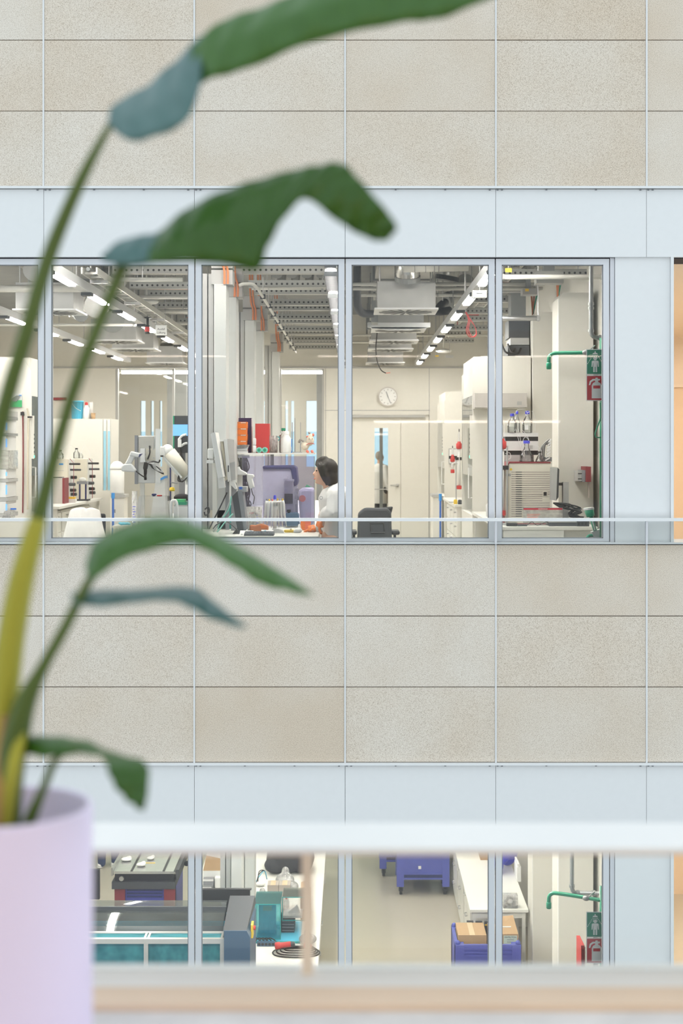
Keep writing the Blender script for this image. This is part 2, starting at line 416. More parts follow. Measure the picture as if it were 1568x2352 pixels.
for zo in (0, -H):
    for c in COLS:                       # slim white strips in the upright joints
        MB().box(fx(c - 1.8), fx(c + 1.8), YF - 0.008, YF + 0.03, fz(429) + zo, fz(-72) + zo).b('joint_strip', 'white_metal', wall_facade)
    MB().box(fx(-938), fx(2868), YF - 0.03, YF + 0.05, fz(433.5) + zo, fz(428.5) + zo).b('cladding_rail', 'white_metal', wall_facade)
    k = MB()
    for c in COLS:
        for q in (-14, 14, 4): k.box(fx(c + q - 2), fx(c + q + 2), YF - 0.006, YF + 0.02, fz(437.5) + zo, fz(435) + zo)
        for q in (116, 230): k.box(fx(c + q - 2), fx(c + q + 2), YF - 0.006, YF + 0.02, fz(437) + zo, fz(434.8) + zo)
    k.b('rail_fixing', 'mid_grey', wall_facade)['kind'] = 'stuff'
    for c in range(len(COLS) - 1):       # smooth white metal band above the windows
        MB().box(fx(COLS[c] + .45), fx(COLS[c + 1] - .45), YF + 0.005, YF + 0.05, fz(590) + zo, fz(434.6) + zo).b('metal_panel', 'white_metal', wall_facade)
for c in range(len(COLS) - 1):           # white band closing the top of the cladding
    MB().box(fx(COLS[c] + .45), fx(COLS[c + 1] - .45), YF + 0.005, YF + 0.05, fz(-73), fz(-420)).b('metal_panel', 'white_metal', wall_facade)
for zo in FLOORS:                        # pier beside the last window
    MB().box(fx(1414), fx(1540), YF + 0.03, YF + 0.12, fz(1246) + zo, fz(589) + zo).b('metal_panel', 'white_metal', wall_facade)
    MB().box(fx(1540.5), fx(1547), YF + 0.0, YF + 0.40, fz(1246) + zo, fz(589) + zo).b('corner_strip', 'white_metal', wall_facade)
    MB().box(fx(1403), fx(1413), YF + 0.045, YF + 0.12, fz(1246) + zo, fz(591) + zo).b('joint_strip', 'frame_metal', wall_facade)
    MB().box(fx(-938), fx(2868), YF - 0.02, YF + 0.40, fz(1249.5) + zo, fz(1245.5) + zo).b('window_sill', 'white_metal', wall_facade)
# windows: every unit has its own frame and pane
n = 0
units = [(COLS[k], COLS[k + 1]) for k in range(0, 6)] + [(COLS[6], 1402)]
for zo in FLOORS:
    for a, b_ in units:
        n += 1
        w = thing('window_%d' % n, kind='structure')
        x0, x1 = fx(a + 1.4), fx(b_ - 1.4); z0, z1 = fz(1245) + zo, fz(593) + zo; t = 13.5 * D / F
        y0, y1 = YF + 0.04, YF + 0.12
        fr = MB().box(x0, x1, y0, y1, z1 - t, z1).box(x0, x1, y0, y1, z0, z0 + t * .55).box(x0, x0 + t, y0, y1, z0 + t * .55, z1 - t).box(x1 - t, x1, y0, y1, z0 + t * .55, z1 - t)
        fr.b('window_frame', 'frame_metal', w)
        g = .007; z0g = z0 + t * .55; z1g = z1 - t; xa, xb = x0 + t, x1 - t
        MB().box(xa, xb, y0 + .012, y0 + .03, z1g - g, z1g).box(xa, xb, y0 + .012, y0 + .03, z0g, z0g + g).box(xa, xa + g, y0 + .012, y0 + .03, z0g, z1g).box(xb - g, xb, y0 + .012, y0 + .03, z0g, z1g).b('gasket', 'mid_grey', w)
        MB().quad((xa, y0 + .04, z0g), (xb, y0 + .04, z0g), (xb, y0 + .04, z1g), (xa, y0 + .04, z1g)).b('window_pane', 'window_glass', w)
# low guard rail in front of the windows, with glass below it
for zo, nm in ((0.0, 'upper'), (-H, 'lower')):
    r = thing('guard_rail', 'slim white guard rail with glass infill along the %s row of lab windows' % nm, 'railing', 'guard rails before the lab windows')
    yr = YF - 0.05; q = yr / F
    zr = lambda py: E - (py - CY) * q + zo
    MB().box(X(-938, yr), X(2868, yr), yr - .02, yr + .025, zr(1197), zr(1190)).b('top_rail', 'white_metal', r)
    for c in COLS:
        MB().box(X(c - 2, yr), X(c + 2, yr), yr - .012, yr + .030, zr(1250), zr(1197)).b('post', 'frame_metal', r)
    for c in range(len(COLS) - 1):
        MB().box(X(COLS[c] + 4, yr), X(COLS[c + 1] - 4, yr), yr - .003, yr + .003, zr(1249), zr(1198)).b('glass_panel', 'rail_glass', r)

# ---- lab rooms
XL, XR, YB, YI = -8.0, 2.45, 26.0, YF + 0.42
for zo, nm, back in ((0.0, '', YB), (-H, '_lower', 21.9)):
    MB().box(XL, 7.1, YI - .02, 36, zo - 0.49 if zo == 0 else zo - .2, zo).b('floor' + nm, 'lab_floor', kind='structure')
    MB().box(XL, XR, YI, back, zo + 4.10, zo + 4.13).b('ceiling' + nm, 'concrete', kind='structure')
    MB().box(XL - .1, XL, YI, 36, zo, zo + 4.1).b('wall_left' + nm, 'lab_wall', kind='structure')
    MB().box(XR, XR + .10, YI, back + .2, zo, zo + 4.1).b('wall_right' + nm, 'lab_wall', kind='structure')
MB().box(XL, 7.1, YI, 36, 4.13, 4.5).b('ceiling_roof', 'concrete', kind='structure')
MB().box(XL, XR, 21.9, 22.05, -H, -H + 4.1).b('wall_back_lower', 'pale_green', kind='structure')
# upper back wall with door opening (px 805-985, head at row 953) and a glazed stretch (px 265-742)
kb = YB / F
bx = lambda px: (px - CX) * kb
bz = lambda py: E - (py - CY) * kb
m = MB()
m.box(XL, bx(265), YB, YB + .15, 0, 4.1); m.box(bx(265), bx(744), YB, YB + .15, bz(846), 4.1)
m.box(bx(744), bx(803), YB, YB + .15, 0, 4.1); m.box(bx(803), bx(985), YB, YB + .15, bz(953), 4.1); m.box(bx(985), XR, YB, YB + .15, 0, 4.1)
wb = m.b('wall_back', 'lab_wall', kind='structure')
MB().box(XL, XR, YB - .02, YB, bz(846), bz(842)).b('wall_trim', 'grey_plastic', wb)
for px in (747, 985): MB().box(bx(px), bx(px + .8), YB - .004, YB, 0, bz(846)).b('panel_joint', 'mid_grey', wb)
MB().box(bx(745), bx(987), YB - .004, YB, bz(943), bz(942)).b('panel_joint', 'mid_grey', wb)
MB().box(bx(799), bx(976), YB - .05, YB, bz(959), bz(953.5)).b('door_closer_rail', 'grey_plastic', wb)
d1 = thing('door_1', kind='structure')
m = MB()
m.box(bx(804), bx(860), YB + .03, YB + .08, 0.01, bz(954)); m.box(bx(891), bx(919.5), YB + .03, YB + .08, 0.01, bz(954))
m.box(bx(860), bx(891), YB + .03, YB + .08, bz(983), bz(954)); m.box(bx(860), bx(891), YB + .03, YB + .08, 0.01, bz(1186))
lf = m.b('door_leaf', 'lab_white', d1)
MB().box(bx(860), bx(891), YB + .05, YB + .055, bz(1186), bz(983)).b('vision_panel', 'window_glass', lf)
MB().box(bx(860), bx(891), YB + .035, YB + .075, bz(1125), bz(1123)).b('glazing_bar', 'grey_plastic', lf)
MB().box(bx(871.5), bx(879), YB + .09, YB + .12, .05, bz(960)).b('stay_bar', 'grey_plastic', lf)
MB().cyl((bx(912), YB + .03, bz(1115)), (bx(912), YB - .05, bz(1115)), .026, n=14).tube([(bx(912), YB - .045, bz(1115)), (bx(896), YB - .045, bz(1115))], .011).b('door_handle', 'steel', lf, smooth=True)
MB().box(bx(920.5), bx(984), YB + .03, YB + .08, 0.01, bz(954)).b('door_leaf', 'lab_white', d1)
wn = thing('window_%d' % (n + 1), kind='structure')
m = MB()
for a, b_ in ((265, 271), (395, 400), (520, 525), (640, 646), (739, 744)): m.box(bx(a), bx(b_), YB, YB + .1, 0, bz(847))
m.box(bx(265), bx(744), YB + .02, YB + .08, 0, .1)
m.b('window_frame', 'grey_plastic', wn)
for a, b_ in ((271, 395), (400, 520), (525, 640), (646, 739)):
    MB().quad((bx(a), YB + .05, .1), (bx(b_), YB + .05, .1), (bx(b_), YB + .05, bz(847)), (bx(a), YB + .05, bz(847))).b('window_pane', 'window_glass', wn)
# room beyond with an outside window wall
MB().box(XL, 7.1, YB + .15, 36, 4.05, 4.1).b('ceiling_far', 'lab_wall', kind='structure')
YX = 34.0
m = MB(); m.box(XL, 6, YX, YX + .2, 0, 1.2).box(XL, 6, YX, YX + .2, 3.0, 4.05)
ops = [(140, 160), (190, 204), (322, 334), (346, 353), (366, 372), (386, 396), (402, 426), (560, 568), (600, 610), (622, 630), (655, 661), (668, 675), (703, 742), (852, 898), (1000, 1030)]
last = XL
for a, b_ in ops:
    m.box(last, X(a, YX), YX, YX + .2, 1.2, 3.0); last = X(b_, YX)
    m.box(X(a, YX), last, YX, YX + .2, 2.78, 3.0)
m.box(last, 6, YX, YX + .2, 1.2, 3.0)
wf = m.b('wall_far', 'lab_wall', kind='structure')
for a, b_ in ops: MB().box(X(a, YX), X(b_, YX), YX + .08, YX + .1, 1.2, 2.04).b('tinted_pane', 'blue_glass', wf); MB().box(X(a, YX), X(b_, YX), YX + .08, YX + .09, 2.04, 2.78).b('window_pane', 'window_glass', wf)
for i in range(4):
    MB().box(-5.4 + 1.55 * i, -5.0 + 1.55 * i, 29.5, 29.9, 0, 4.05).b('column_%d' % (i + 1), 'concrete', kind='structure')
m = MB().box(7.1, 7.2, YI, 36, -H, 4.1); m.b('wall_corridor_end', 'peach', kind='structure')
# peach corridor to the right of each lab
for zo, nm in ((0.0, ''), (-H, '_lower')):
    xa = fx(1547)
    MB().box(XR + .1, xa + .005, YI, 20, zo, zo + 4.1).b('wall_corridor' + nm, 'peach', kind='structure')
    MB().box(xa, 7.1, 20, 20.1, zo, zo + 4.1).b('wall_corridor_back' + nm, 'peach', kind='structure')
    MB().box(xa, 7.1, 19.95, 20, zo, zo + 2.52).b('wall_wainscot' + nm, 'tan', kind='structure'); MB().box(xa, 7.1, 19.90, 20, zo + 2.52, zo + 2.56).b('trim_wainscot' + nm, 'peach', kind='structure')
    MB().box(xa, 7.1, YI - .3, 20, zo + 3.23, zo + 3.3).b('ceiling_corridor' + nm, 'peach', kind='structure')
    cl = thing('added_corridor_lamp', 'unseen warm lamp added to light the peach corridor beside the %s lab' % ('lower' if nm else 'upper'), 'lamp', 'added corridor lamps')  # out-of-view lamp added to brighten the corridor
    MB().box(4.9, 5.3, 12.5, 18.5, zo + 3.20, zo + 3.229).b('housing', 'white_metal', cl); MB().box(4.92, 5.28, 12.52, 18.48, zo + 3.19, zo + 3.2005).b('diffuser', 'added_corridor_light', cl)
    MB().box(xa, fx(2868), YF + .1, YF + .16, zo + .1, zo + fz(1246)).b('wall_corridor_parapet' + nm, 'white_metal', kind='structure')
# ---- atrium ground and the gallery the photograph was taken from
MB().box(-16, 16, -8, YF + .3, -2 * H - .4, -2 * H).b('floor_atrium', 'concrete', kind='structure')
MB().box(-9, 9, -4, 2.26, -.35, 0).b('floor_gallery', 'lab_floor', kind='structure')
MB().box(-9, 9, -4, -0.7, 3.25, 3.6).b('ceiling_gallery', 'peach', kind='structure')
MB().box(-9, 9, -4.2, -4, 0, 3.25).b('wall_gallery', 'peach', kind='structure')
for i, xx in enumerate((-3.0, 0.3, 3.6)):  # lamps added behind the camera to light the foreground
    g = thing('added_gallery_lamp', '%s of the warm linear lamps added behind the viewer to light the foreground' % ORD[i], 'lamp', 'added gallery lamps')
    MB().box(xx - .9, xx + .9, -1.06, -.94, 3.205, 3.25).b('housing', 'white_metal', g)
    MB().box(xx - .88, xx + .88, -1.04, -.96, 3.195, 3.206).b('diffuser', 'added_gallery_lamp', g)
g = thing('added_light_strip', 'thin lit strip added behind the viewer for its streak in the glass', 'lamp'); MB().box(.4, 3.9, -3.99, -3.95, 2.13, 2.18).b('profile', 'white_metal', g); MB().box(.4, 3.9, -3.952, -3.94, 2.14, 2.17).b('diffuser', 'added_gallery_lamp', g)  # strip added to give a reflection streak in the window glass
ZL = E - 1186 * 2.23 / F                 # top of the near ledge
par = MB().box(-9, 9, 1.25, 2.05, 0, ZL - .006).b('wall_parapet', 'felt_grey', kind='structure')
MB().box(-9, 9, 2.052, 2.118, .3, ZL + .004).b('timber_edge', 'wood', par)
MB().box(-9, 9, 2.12, 2.23, .1, ZL).b('white_ledge', 'ledge_white', par, bevel=.006)
r = thing('gallery_railing', 'out of focus white handrail on slim posts in the foreground', 'railing')
yr = 2.19
zt_ = E - 864 * 2.23 / F
MB().box(-9, 9, 2.088, 2.23, zt_ - .010, zt_).b('handrail', 'white_metal', r, bevel=.003)
MB().box(-9, 9, 2.10, 2.225, zt_ - .015, zt_ - .010).b('painted_glow_strip', 'wood', r)  # wood-coloured strip added as the warm glow under the handrail
for px in (-1100, -200, 706, 1606, 2500):
    MB().box(X(px - 13, yr), X(px + 13, yr), yr - .012, yr + .012, ZL, zt_ - .015).b('post', 'peach', r)
for a, b_ in ((-1100, -200), (-200, 706), (706, 1606), (1606, 2500)):
    MB().box(X(a + 22, yr), X(b_ - 22, yr), yr - .004, yr + .004, ZL + .003, zt_ - .026).b('glass_panel', 'rail_glass', r)

# ================================================================== foreground plant
def leaf(parent, secs, m, name='leaf', mid=0.35, sub=6, across=8):
    """secs: (pxA, pyA, depthA, pxB, pyB, depthB, cup) cross-sections; edges run smoothly, blade dished by cup metres"""
    A = bez([P(s[0], s[1], s[2]) for s in secs], sub); B = bez([P(s[3], s[4], s[5]) for s in secs], sub)
    cup = [v.x for v in bez([Vector((s[6], 0, 0)) for s in secs], sub)]
    vs = []; fs = []; uv = []
    for i in range(len(A)):
        for j in range(across + 1):
            t = j / across
            p = A[i].lerp(B[i], t)
            vein = (1 - abs(2 * t - 1)) ** 0.8
            p = p + Vector((0, -1, 0.25)) * cup[i] * vein
            p.y += 0.0035 * math.sin(i * 1.1 + 5 * t) * (1 - vein) + 0.0020 * math.sin(i * 1.35 - 4 * abs(2 * t - 1)) * (0.3 + vein)
            vs.append(p); uv.append((i / sub, t, 0))
    w = across + 1
    for i in range(len(A) - 1):
        for j in range(across): fs.append((i * w + j, i * w + j + 1, (i + 1) * w + j + 1, (i + 1) * w + j))
    o = MB().add(vs, fs).b(name, m, parent, smooth=True)
    at = o.data.attributes.new('across', 'FLOAT_VECTOR', 'POINT')
    for i, u in enumerate(uv): at.data[i].vector = u
    so = o.modifiers.new('thick', 'SOLIDIFY'); so.thickness = 0.0012
    return o
def stalk(parent, pts, m, name='stem'):
    q = bez([P(a, b, d) for a, b, d, w in pts], 6)
    r = [v.x for v in bez([Vector((1.2 * w * d / F / 2, 0, 0)) for a, b, d, w in pts], 6)]
    return MB().tube(q, r, 10).b(name, m, parent, smooth=True)
plant = thing('potted_plant', 'tall leafy green plant with long drooping leaves growing from lavender pot', 'plant')
d = 1.80
# uppermost leaf: sky sheen painted in at its base, then a broad blade that leaves the frame
l1 = leaf(plant, [(246, 283, 1.80, 254, 292, 1.80, 0), (262, 238, 1.83, 296, 322, 1.76, .004), (330, 200, 1.85, 362, 310, 1.75, .008), (398, 142, 1.86, 428, 275, 1.76, .006), (466, 76, 1.85, 462, 190, 1.80, .002)], 'leaf_painted_sheen')
l1b = leaf(plant, [(440, 110, 1.835, 440, 200, 1.82, .0), (500, 52, 1.84, 490, 178, 1.80, .006), (580, 22, 1.84, 570, 156, 1.79, .012), (690, -18, 1.83, 700, 102, 1.78, .014), (830, -70, 1.82, 840, 66, 1.77, .014), (960, -110, 1.81, 950, 48, 1.76, .012), (1060, -150, 1.81, 1010, 42, 1.76, .008), (1200, -190, 1.80, 1120, -2, 1.76, .004), (1330, -190, 1.80, 1290, -90, 1.77, 0), (1420, -170, 1.79, 1420, -168, 1.79, 0)], 'leaf')
# second leaf, folded over at its peak
leaf(plant, [(232, 586, 1.78, 236, 598, 1.78, 0), (280, 550, 1.80, 262, 606, 1.76, .003), (345, 537, 1.80, 320, 606, 1.75, .005), (372, 530, 1.80, 348, 606, 1.75, .005)], 'leaf_painted_sheen')
leaf(plant, [(318, 570, 1.79, 300, 612, 1.755, 0), (366, 530, 1.80, 360, 603, 1.745, .006), (430, 478, 1.80, 440, 600, 1.74, .010), (520, 434, 1.80, 530, 610, 1.735, .012), (600, 409, 1.80, 592, 620, 1.735, .012), (680, 388, 1.79, 612, 572, 1.74, .010), (735, 378, 1.78, 648, 506, 1.745, .006), (785, 374, 1.765, 700, 456, 1.75, .002), (822, 408, 1.745, 760, 498, 1.74, .004), (866, 458, 1.73, 812, 532, 1.735, .004), (905, 506, 1.725, 858, 552, 1.73, .003), (911, 528, 1.725, 890, 553, 1.728, 0)], 'leaf_dark')
# third leaf arching to the right
leaf(plant, [(199, 1334, 1.76, 206, 1338, 1.75, 0), (198, 1285, 1.78, 232, 1318, 1.74, .004), (222, 1240, 1.79, 282, 1284, 1.74, .008), (290, 1203, 1.80, 350, 1262, 1.74, .010), (368, 1186, 1.80, 420, 1246, 1.74, .010), (440, 1200, 1.79, 470, 1262, 1.73, .010), (520, 1238, 1.78, 540, 1304, 1.72, .008), (600, 1284, 1.76, 600, 1342, 1.715, .006), (672, 1330, 1.74, 655, 1356, 1.71, .004), (718, 1364, 1.72, 716, 1369, 1.72, 0)], 'leaf')
# fourth, narrower leaf just below
leaf(plant, [(162, 1362, 1.77, 170, 1388, 1.75, 0), (225, 1354, 1.79, 240, 1391, 1.75, .004), (320, 1352, 1.80, 330, 1381, 1.755, .005), (400, 1346, 1.80, 395, 1380, 1.75, .005), (455, 1352, 1.79, 440, 1396, 1.74, .005), (500, 1388, 1.77, 492, 1424, 1.735, .004), (566, 1438, 1.74, 560, 1442, 1.735, 0)], 'leaf_painted_sheen')
# lowest leaf hanging over the pot
leaf(plant, [(50, 1722, 1.77, 58, 1732, 1.76, 0), (70, 1692, 1.77, 100, 1738, 1.73, .004), (130, 1690, 1.77, 160, 1732, 1.72, .006), (200, 1700, 1.76, 222, 1733, 1.71, .004), (262, 1728, 1.75, 244, 1752, 1.70, .002), (325, 1745, 1.74, 252, 1782, 1.69, .003), (342, 1772, 1.725, 276, 1822, 1.69, .004), (338, 1832, 1.71, 304, 1848, 1.69, .002), (330, 1862, 1.70, 326, 1862, 1.70, 0)], 'leaf_dark')
stalk(plant, [(252, 288, 1.80, 13), (185, 415, 1.80, 24), (112, 590, 1.80, 30), (62, 760, 1.79, 32), (5, 960, 1.79, 34), (-50, 1240, 1.79, 42), (-60, 1560, 1.80, 54), (-30, 1860, 1.80, 62), (-16, 1925, 1.80, 62)], 'stalk')
stalk(plant, [(330, 560, 1.785, 8), (292, 592, 1.78, 26), (262, 660, 1.78, 24), (178, 870, 1.77, 25), (125, 1050, 1.77, 27), (85, 1200, 1.77, 34)], 'stalk')
stalk(plant, [(88, 1190, 1.77, 34), (50, 1330, 1.77, 48), (22, 1490, 1.78, 54), (4, 1660, 1.79, 58), (-6, 1820, 1.80, 58), (-8, 1925, 1.80, 56)], 'stalk_yellow')
stalk(plant, [(250, 1290, 1.775, 8), (206, 1332, 1.76, 18), (150, 1440, 1.76, 22), (100, 1530, 1.76, 24), (60, 1610, 1.76, 40), (36, 1700, 1.76, 52), (22, 1800, 1.77, 52), (16, 1930, 1.79, 50)], 'stalk')
stalk(plant, [(62, 1650, 1.755, 6), (40, 1720, 1.75, 26), (24, 1810, 1.755, 28), (10, 1930, 1.77, 26)], 'stalk_yellow')
stalk(plant, [(10, 1640, 1.775, 14), (6, 1760, 1.765, 34), (-4, 1860, 1.765, 40), (-10, 1930, 1.78, 40)], 'stalk_brown')
stalk(plant, [(180, 1712, 1.73, 6), (130, 1742, 1.735, 15), (100, 1810, 1.745, 17), (70, 1880, 1.76, 26), (50, 1940, 1.78, 26)], 'stalk')
R = 198 * 1.8 / F; cxp = X(12, 1.8); zr_ = Z(1850, 1.8)
soil = MB().lathe((cxp, 1.8, 0), [(R - .008, zr_ - .10), (R - .008, zr_ - .06), (R * .6, zr_ - .052), (.001, zr_ - .048)], 40)
soil.b('soil', 'soil', plant, smooth=True)
MB().lathe((cxp, 1.8, 0), [(R * .94, ZL), (R * .985, ZL + .02), (R, ZL + .06), (R, zr_ - .004), (R - .002, zr_), (R - .006, zr_), (R - .008, zr_ - .004), (R - .008, zr_ - .11), (.002, zr_ - .11)], 64).b('pot', 'lavender', plant, smooth=True, label='lavender cylindrical pot')

# ================================================================== ceiling services of the upper lab
def lamp_line(x, zc, y0, nlamp, pitch, lit, where):
    t = thing('linear_lamp', 'long white linear ceiling luminaire with glowing tubes %s' % where, 'lamp', 'rows of linear lamps in the upper lab')
    MB().box(x - .045, x + .045, y0 - .13, y0 + nlamp * pitch, zc + .03, zc + .11).b('housing', 'white_metal', t)
    for i in range(nlamp):
        a = y0 + i * pitch
        MB().box(x - .033, x + .033, a, a + lit, zc + .012, zc + .031).b('tube', 'lamp_on', t)
        MB().box(x - .05, x + .05, a - .14, a - .015, zc + .0, zc + .03).b('end_block', 'charcoal', t)
        MB().cyl((x, a + lit + .2, zc + .1), (x, a + lit + .2, 4.095), .006, n=6).b('suspension_rod', 'steel', t)
    return t
lamp_line(1.17, 3.135, 11.95, 8, 1.76, .95, 'ending left of the tall hoods')
lamp_line(-2.545, 3.135, 11.95, 8, 1.76, .95, 'running past the red warning beacon')
lamp_line(-3.93, 3.135, 12.6, 7, 1.76, .95, 'left of the beacon row, above the cabinets')
lamp_line(-6.3, 3.135, 12.6, 7, 1.76, .95, 'farthest to the left of the room')
t = thing('sensor_box', 'small white sensor box on the lamp row beside the nearest glowing tube', 'sensor')
MB().pbox(1085, 1117, 667, 683, 13.0, 13.1).b('body', 'white_plastic', t); MB().pbox(1094, 1108, 672, 674, 12.99, 13.0).b('slot', 'charcoal', t)
MB().cyl(P(1101, 668, 13.05), (X(1101, 13.05), 13.05, 4.095), .006, n=6).b('suspension_rod', 'steel', t)
for zo, nm in ((0.0, 'upper'), (-H, 'lower')):     # unseen luminaires added to brighten surfaces near the windows
    for i in range(5):
        x = 1.9 - i * 1.85; t = thing('window_lamp', 'unseen linear luminaire added high inside the %s lab window wall, %s from the right' % (nm, ORD[i]), 'lamp', 'added window wall luminaires')
        MB().box(x - 1.55, x, 12.0, 12.12, 3.76 + zo, 3.82 + zo).b('housing', 'white_metal', t); MB().box(x - 1.53, x - .02, 12.02, 12.10, 3.745 + zo, 3.76 + zo).b('tube', 'added_window_glow', t)
        for k in (.2, 1.35): MB().cyl((x - k, 12.06, 3.82 + zo), (x - k, 12.06, 4.095 + zo), .006, n=6).b('suspension_rod', 'steel', t)
# lamp behind the glass partition
t = thing('partition_lamp', 'bright linear lamp seen through the glazed back partition', 'lamp')
MB().box(bx(262), bx(742), 26.75, 26.85, Z(852, 26.8), Z(848, 26.8)).b('housing', 'white_metal', t)
MB().box(bx(264), bx(740), 26.76, 26.84, Z(858, 26.8), Z(852, 26.8)).b('tube', 'lamp_on', t)
for px in (300, 500, 700): MB().cyl((bx(px), 26.8, Z(850, 26.8)), (bx(px), 26.8, 4.05), .008, n=6).b('suspension_rod', 'steel', t)
t = thing('far_lamp', 'row of lit ceiling tubes in the room beyond the partition', 'lamp')
for i in range(3): MB().box(-2.5, -2.4, 28 + i * 1.9, 29.2 + i * 1.9, 3.2, 3.24).b('tube', 'lamp_on', t)
MB().box(-2.49, -2.41, 27.9, 33.2, 3.24, 3.3).b('housing', 'white_metal', t)
for yy in (28.5, 32.5): MB().cyl((-2.45, yy, 3.3), (-2.45, yy, 4.045), .006, n=6).b('suspension_rod', 'steel', t)
# perforated channels running across
def tray(x0, x1, y, z, label):
    t = thing('cable_tray', label, 'cable tray', 'perforated cable trays under the ceiling')
    c = MB().xprism([(y - .006, z), (y + .11, z), (y + .11, z + .075), (y + .104, z + .075), (y + .104, z + .006), (y, z + .006), (y, z + .075), (y - .006, z + .075)], x0, x1)
    c.b('channel', 'tray_holes', t)
    # mesh origin near the channel so the punched pattern lands on it
    o = t.children[0]; o.data.transform(Matrix.Translation((-x0, -y, -z))); o.location = (x0, y, z)
    for xx in (x0 + .08, x1 - .08): MB().cyl((xx, y + .05, z + .006), (xx, y + .05, 4.095), .006, n=6).b('hanger_rod', 'steel', t)
    MB().tube([(x0 + .02, y + .03, z + .03), ((x0 + x1) / 2, y + .035, z + .035), (x1 - .02, y + .03, z + .03)], .014, 6).b('cable', 'pipe_white', t)
    MB().tube([(x0 + .02, y + .075, z + .02), ((x0 + x1) / 2, y + .07, z + .025), (x1 - .02, y + .075, z + .02)], .010, 6).b('cable', 'galv_dark', t)
    return t
for i in range(13): tray(-1.12, -.24, 13.3 + i * .97, 3.40 + (.03 if i % 2 else 0), 'perforated grey cable tray above the woman\'s bench, %s from the window' % ORD[i])
for i in range(11): tray(-2.44, -1.62, 13.35 + i * 1.1, 3.42 + (.03 if i % 2 else 0), 'perforated cable tray right of the beacon row, %s from the window' % ORD[i])
for i in range(9): tray(1.36, 2.40 if i < 2 else 2.02, 13.3 + i * 1.3, 3.42 + (.02 if i % 2 else 0), 'perforated cable tray over the hoods and green shower, %s from the window' % ORD[i])
def ladder(x, z, y0, y1, label):
    t = thing('cable_ladder', label, 'cable ladder', 'cable ladders running away from the window')
    MB().box(x - .075, x - .06, y0, y1, z, z + .06).b('side_rail', 'pipe_white', t); MB().box(x + .06, x + .075, y0, y1, z, z + .06).b('side_rail', 'pipe_white', t)
    k = int((y1 - y0) / .3)
    for i in range(k): MB().box(x - .06, x + .06, y0 + .1 + i * .3, y0 + .13 + i * .3, z + .01, z + .03).b('rung', 'pipe_white', t)
    MB().tube([(x - .02, y0 + .05, z + .05), (x + .01, (y0 + y1) / 2, z + .05), (x - .02, y1 - .05, z + .05)], .02, 6).b('cable', 'galv_dark', t)
    for yy in [y0 + .5 + 2 * i for i in range(int((y1 - y0) / 2))]:
        MB().box(x - .085, x + .085, yy, yy + .03, z - .03, z).cyl((x - .08, yy + .015, z), (x - .08, yy + .015, 4.1), .007, n=6).b('hanger', 'red' if x > -1 else 'steel', t)
t = thing('linear_lamp', 'white linear ceiling luminaire with cross louvres above the woman', 'lamp', 'rows of linear lamps in the upper lab'); x = -.185; zc = 3.135
MB().box(x - .05, x + .05, 11.82, 25.9, zc + .045, zc + .11).b('housing', 'white_metal', t)
for i in range(8):
    a = 11.95 + i * 1.74
    MB().box(x - .03, x + .03, a, a + 1.2, zc + .032, zc + .046).b('tube', 'lamp_on', t)
    lv = MB().box(x - .055, x - .05, a, a + 1.2, zc - .01, zc + .06).box(x + .05, x + .055, a, a + 1.2, zc - .01, zc + .06)
    for k in range(15): lv.box(x - .05, x + .05, a + .02 + k * .08, a + .024 + k * .08, zc - .008, zc + .03)
    lv.b('louvre', 'black', t); MB().box(x - .056, x + .056, a - .007, a, zc - .010, zc + .03).b('end_cap', 'white_metal', t)
    MB().cyl((x, a + 1.4, zc + .1), (x, a + 1.4, 4.095), .006, n=6).b('suspension_rod', 'steel', t)
ladder(-2.39, 3.26, 12.9, 25.8, 'white cable ladder beside the red beacon, running to the back')
ladder(1.75, 3.62, 14.2, 25.5, 'cable ladder above the tall hoods on the right')
# conduit with black clips
t = thing('conduit', 'thin white conduit with black clips slanting away above the centre bench', 'pipe')
MB().tube(bez([P(549, 656, 13.2), P(560, 652, 13.2), P(580, 653, 13.3), (-.905, 13.6, 3.20)]) + [Vector((-.905, 22.8, 3.20))], .016, 8).b('pipe', 'pipe_white', t, smooth=True)
for i in range(9):
    yy = 14.30 + i * .97
    MB().box(-.93, -.88, yy, yy + .03, 3.178, 3.225).b('clip', 'charcoal', t)
    MB().cyl((-.905, yy + .015, 3.2), (-.905, yy + .015, 3.40), .004, n=5).b('hanger_rod', 'steel', t)
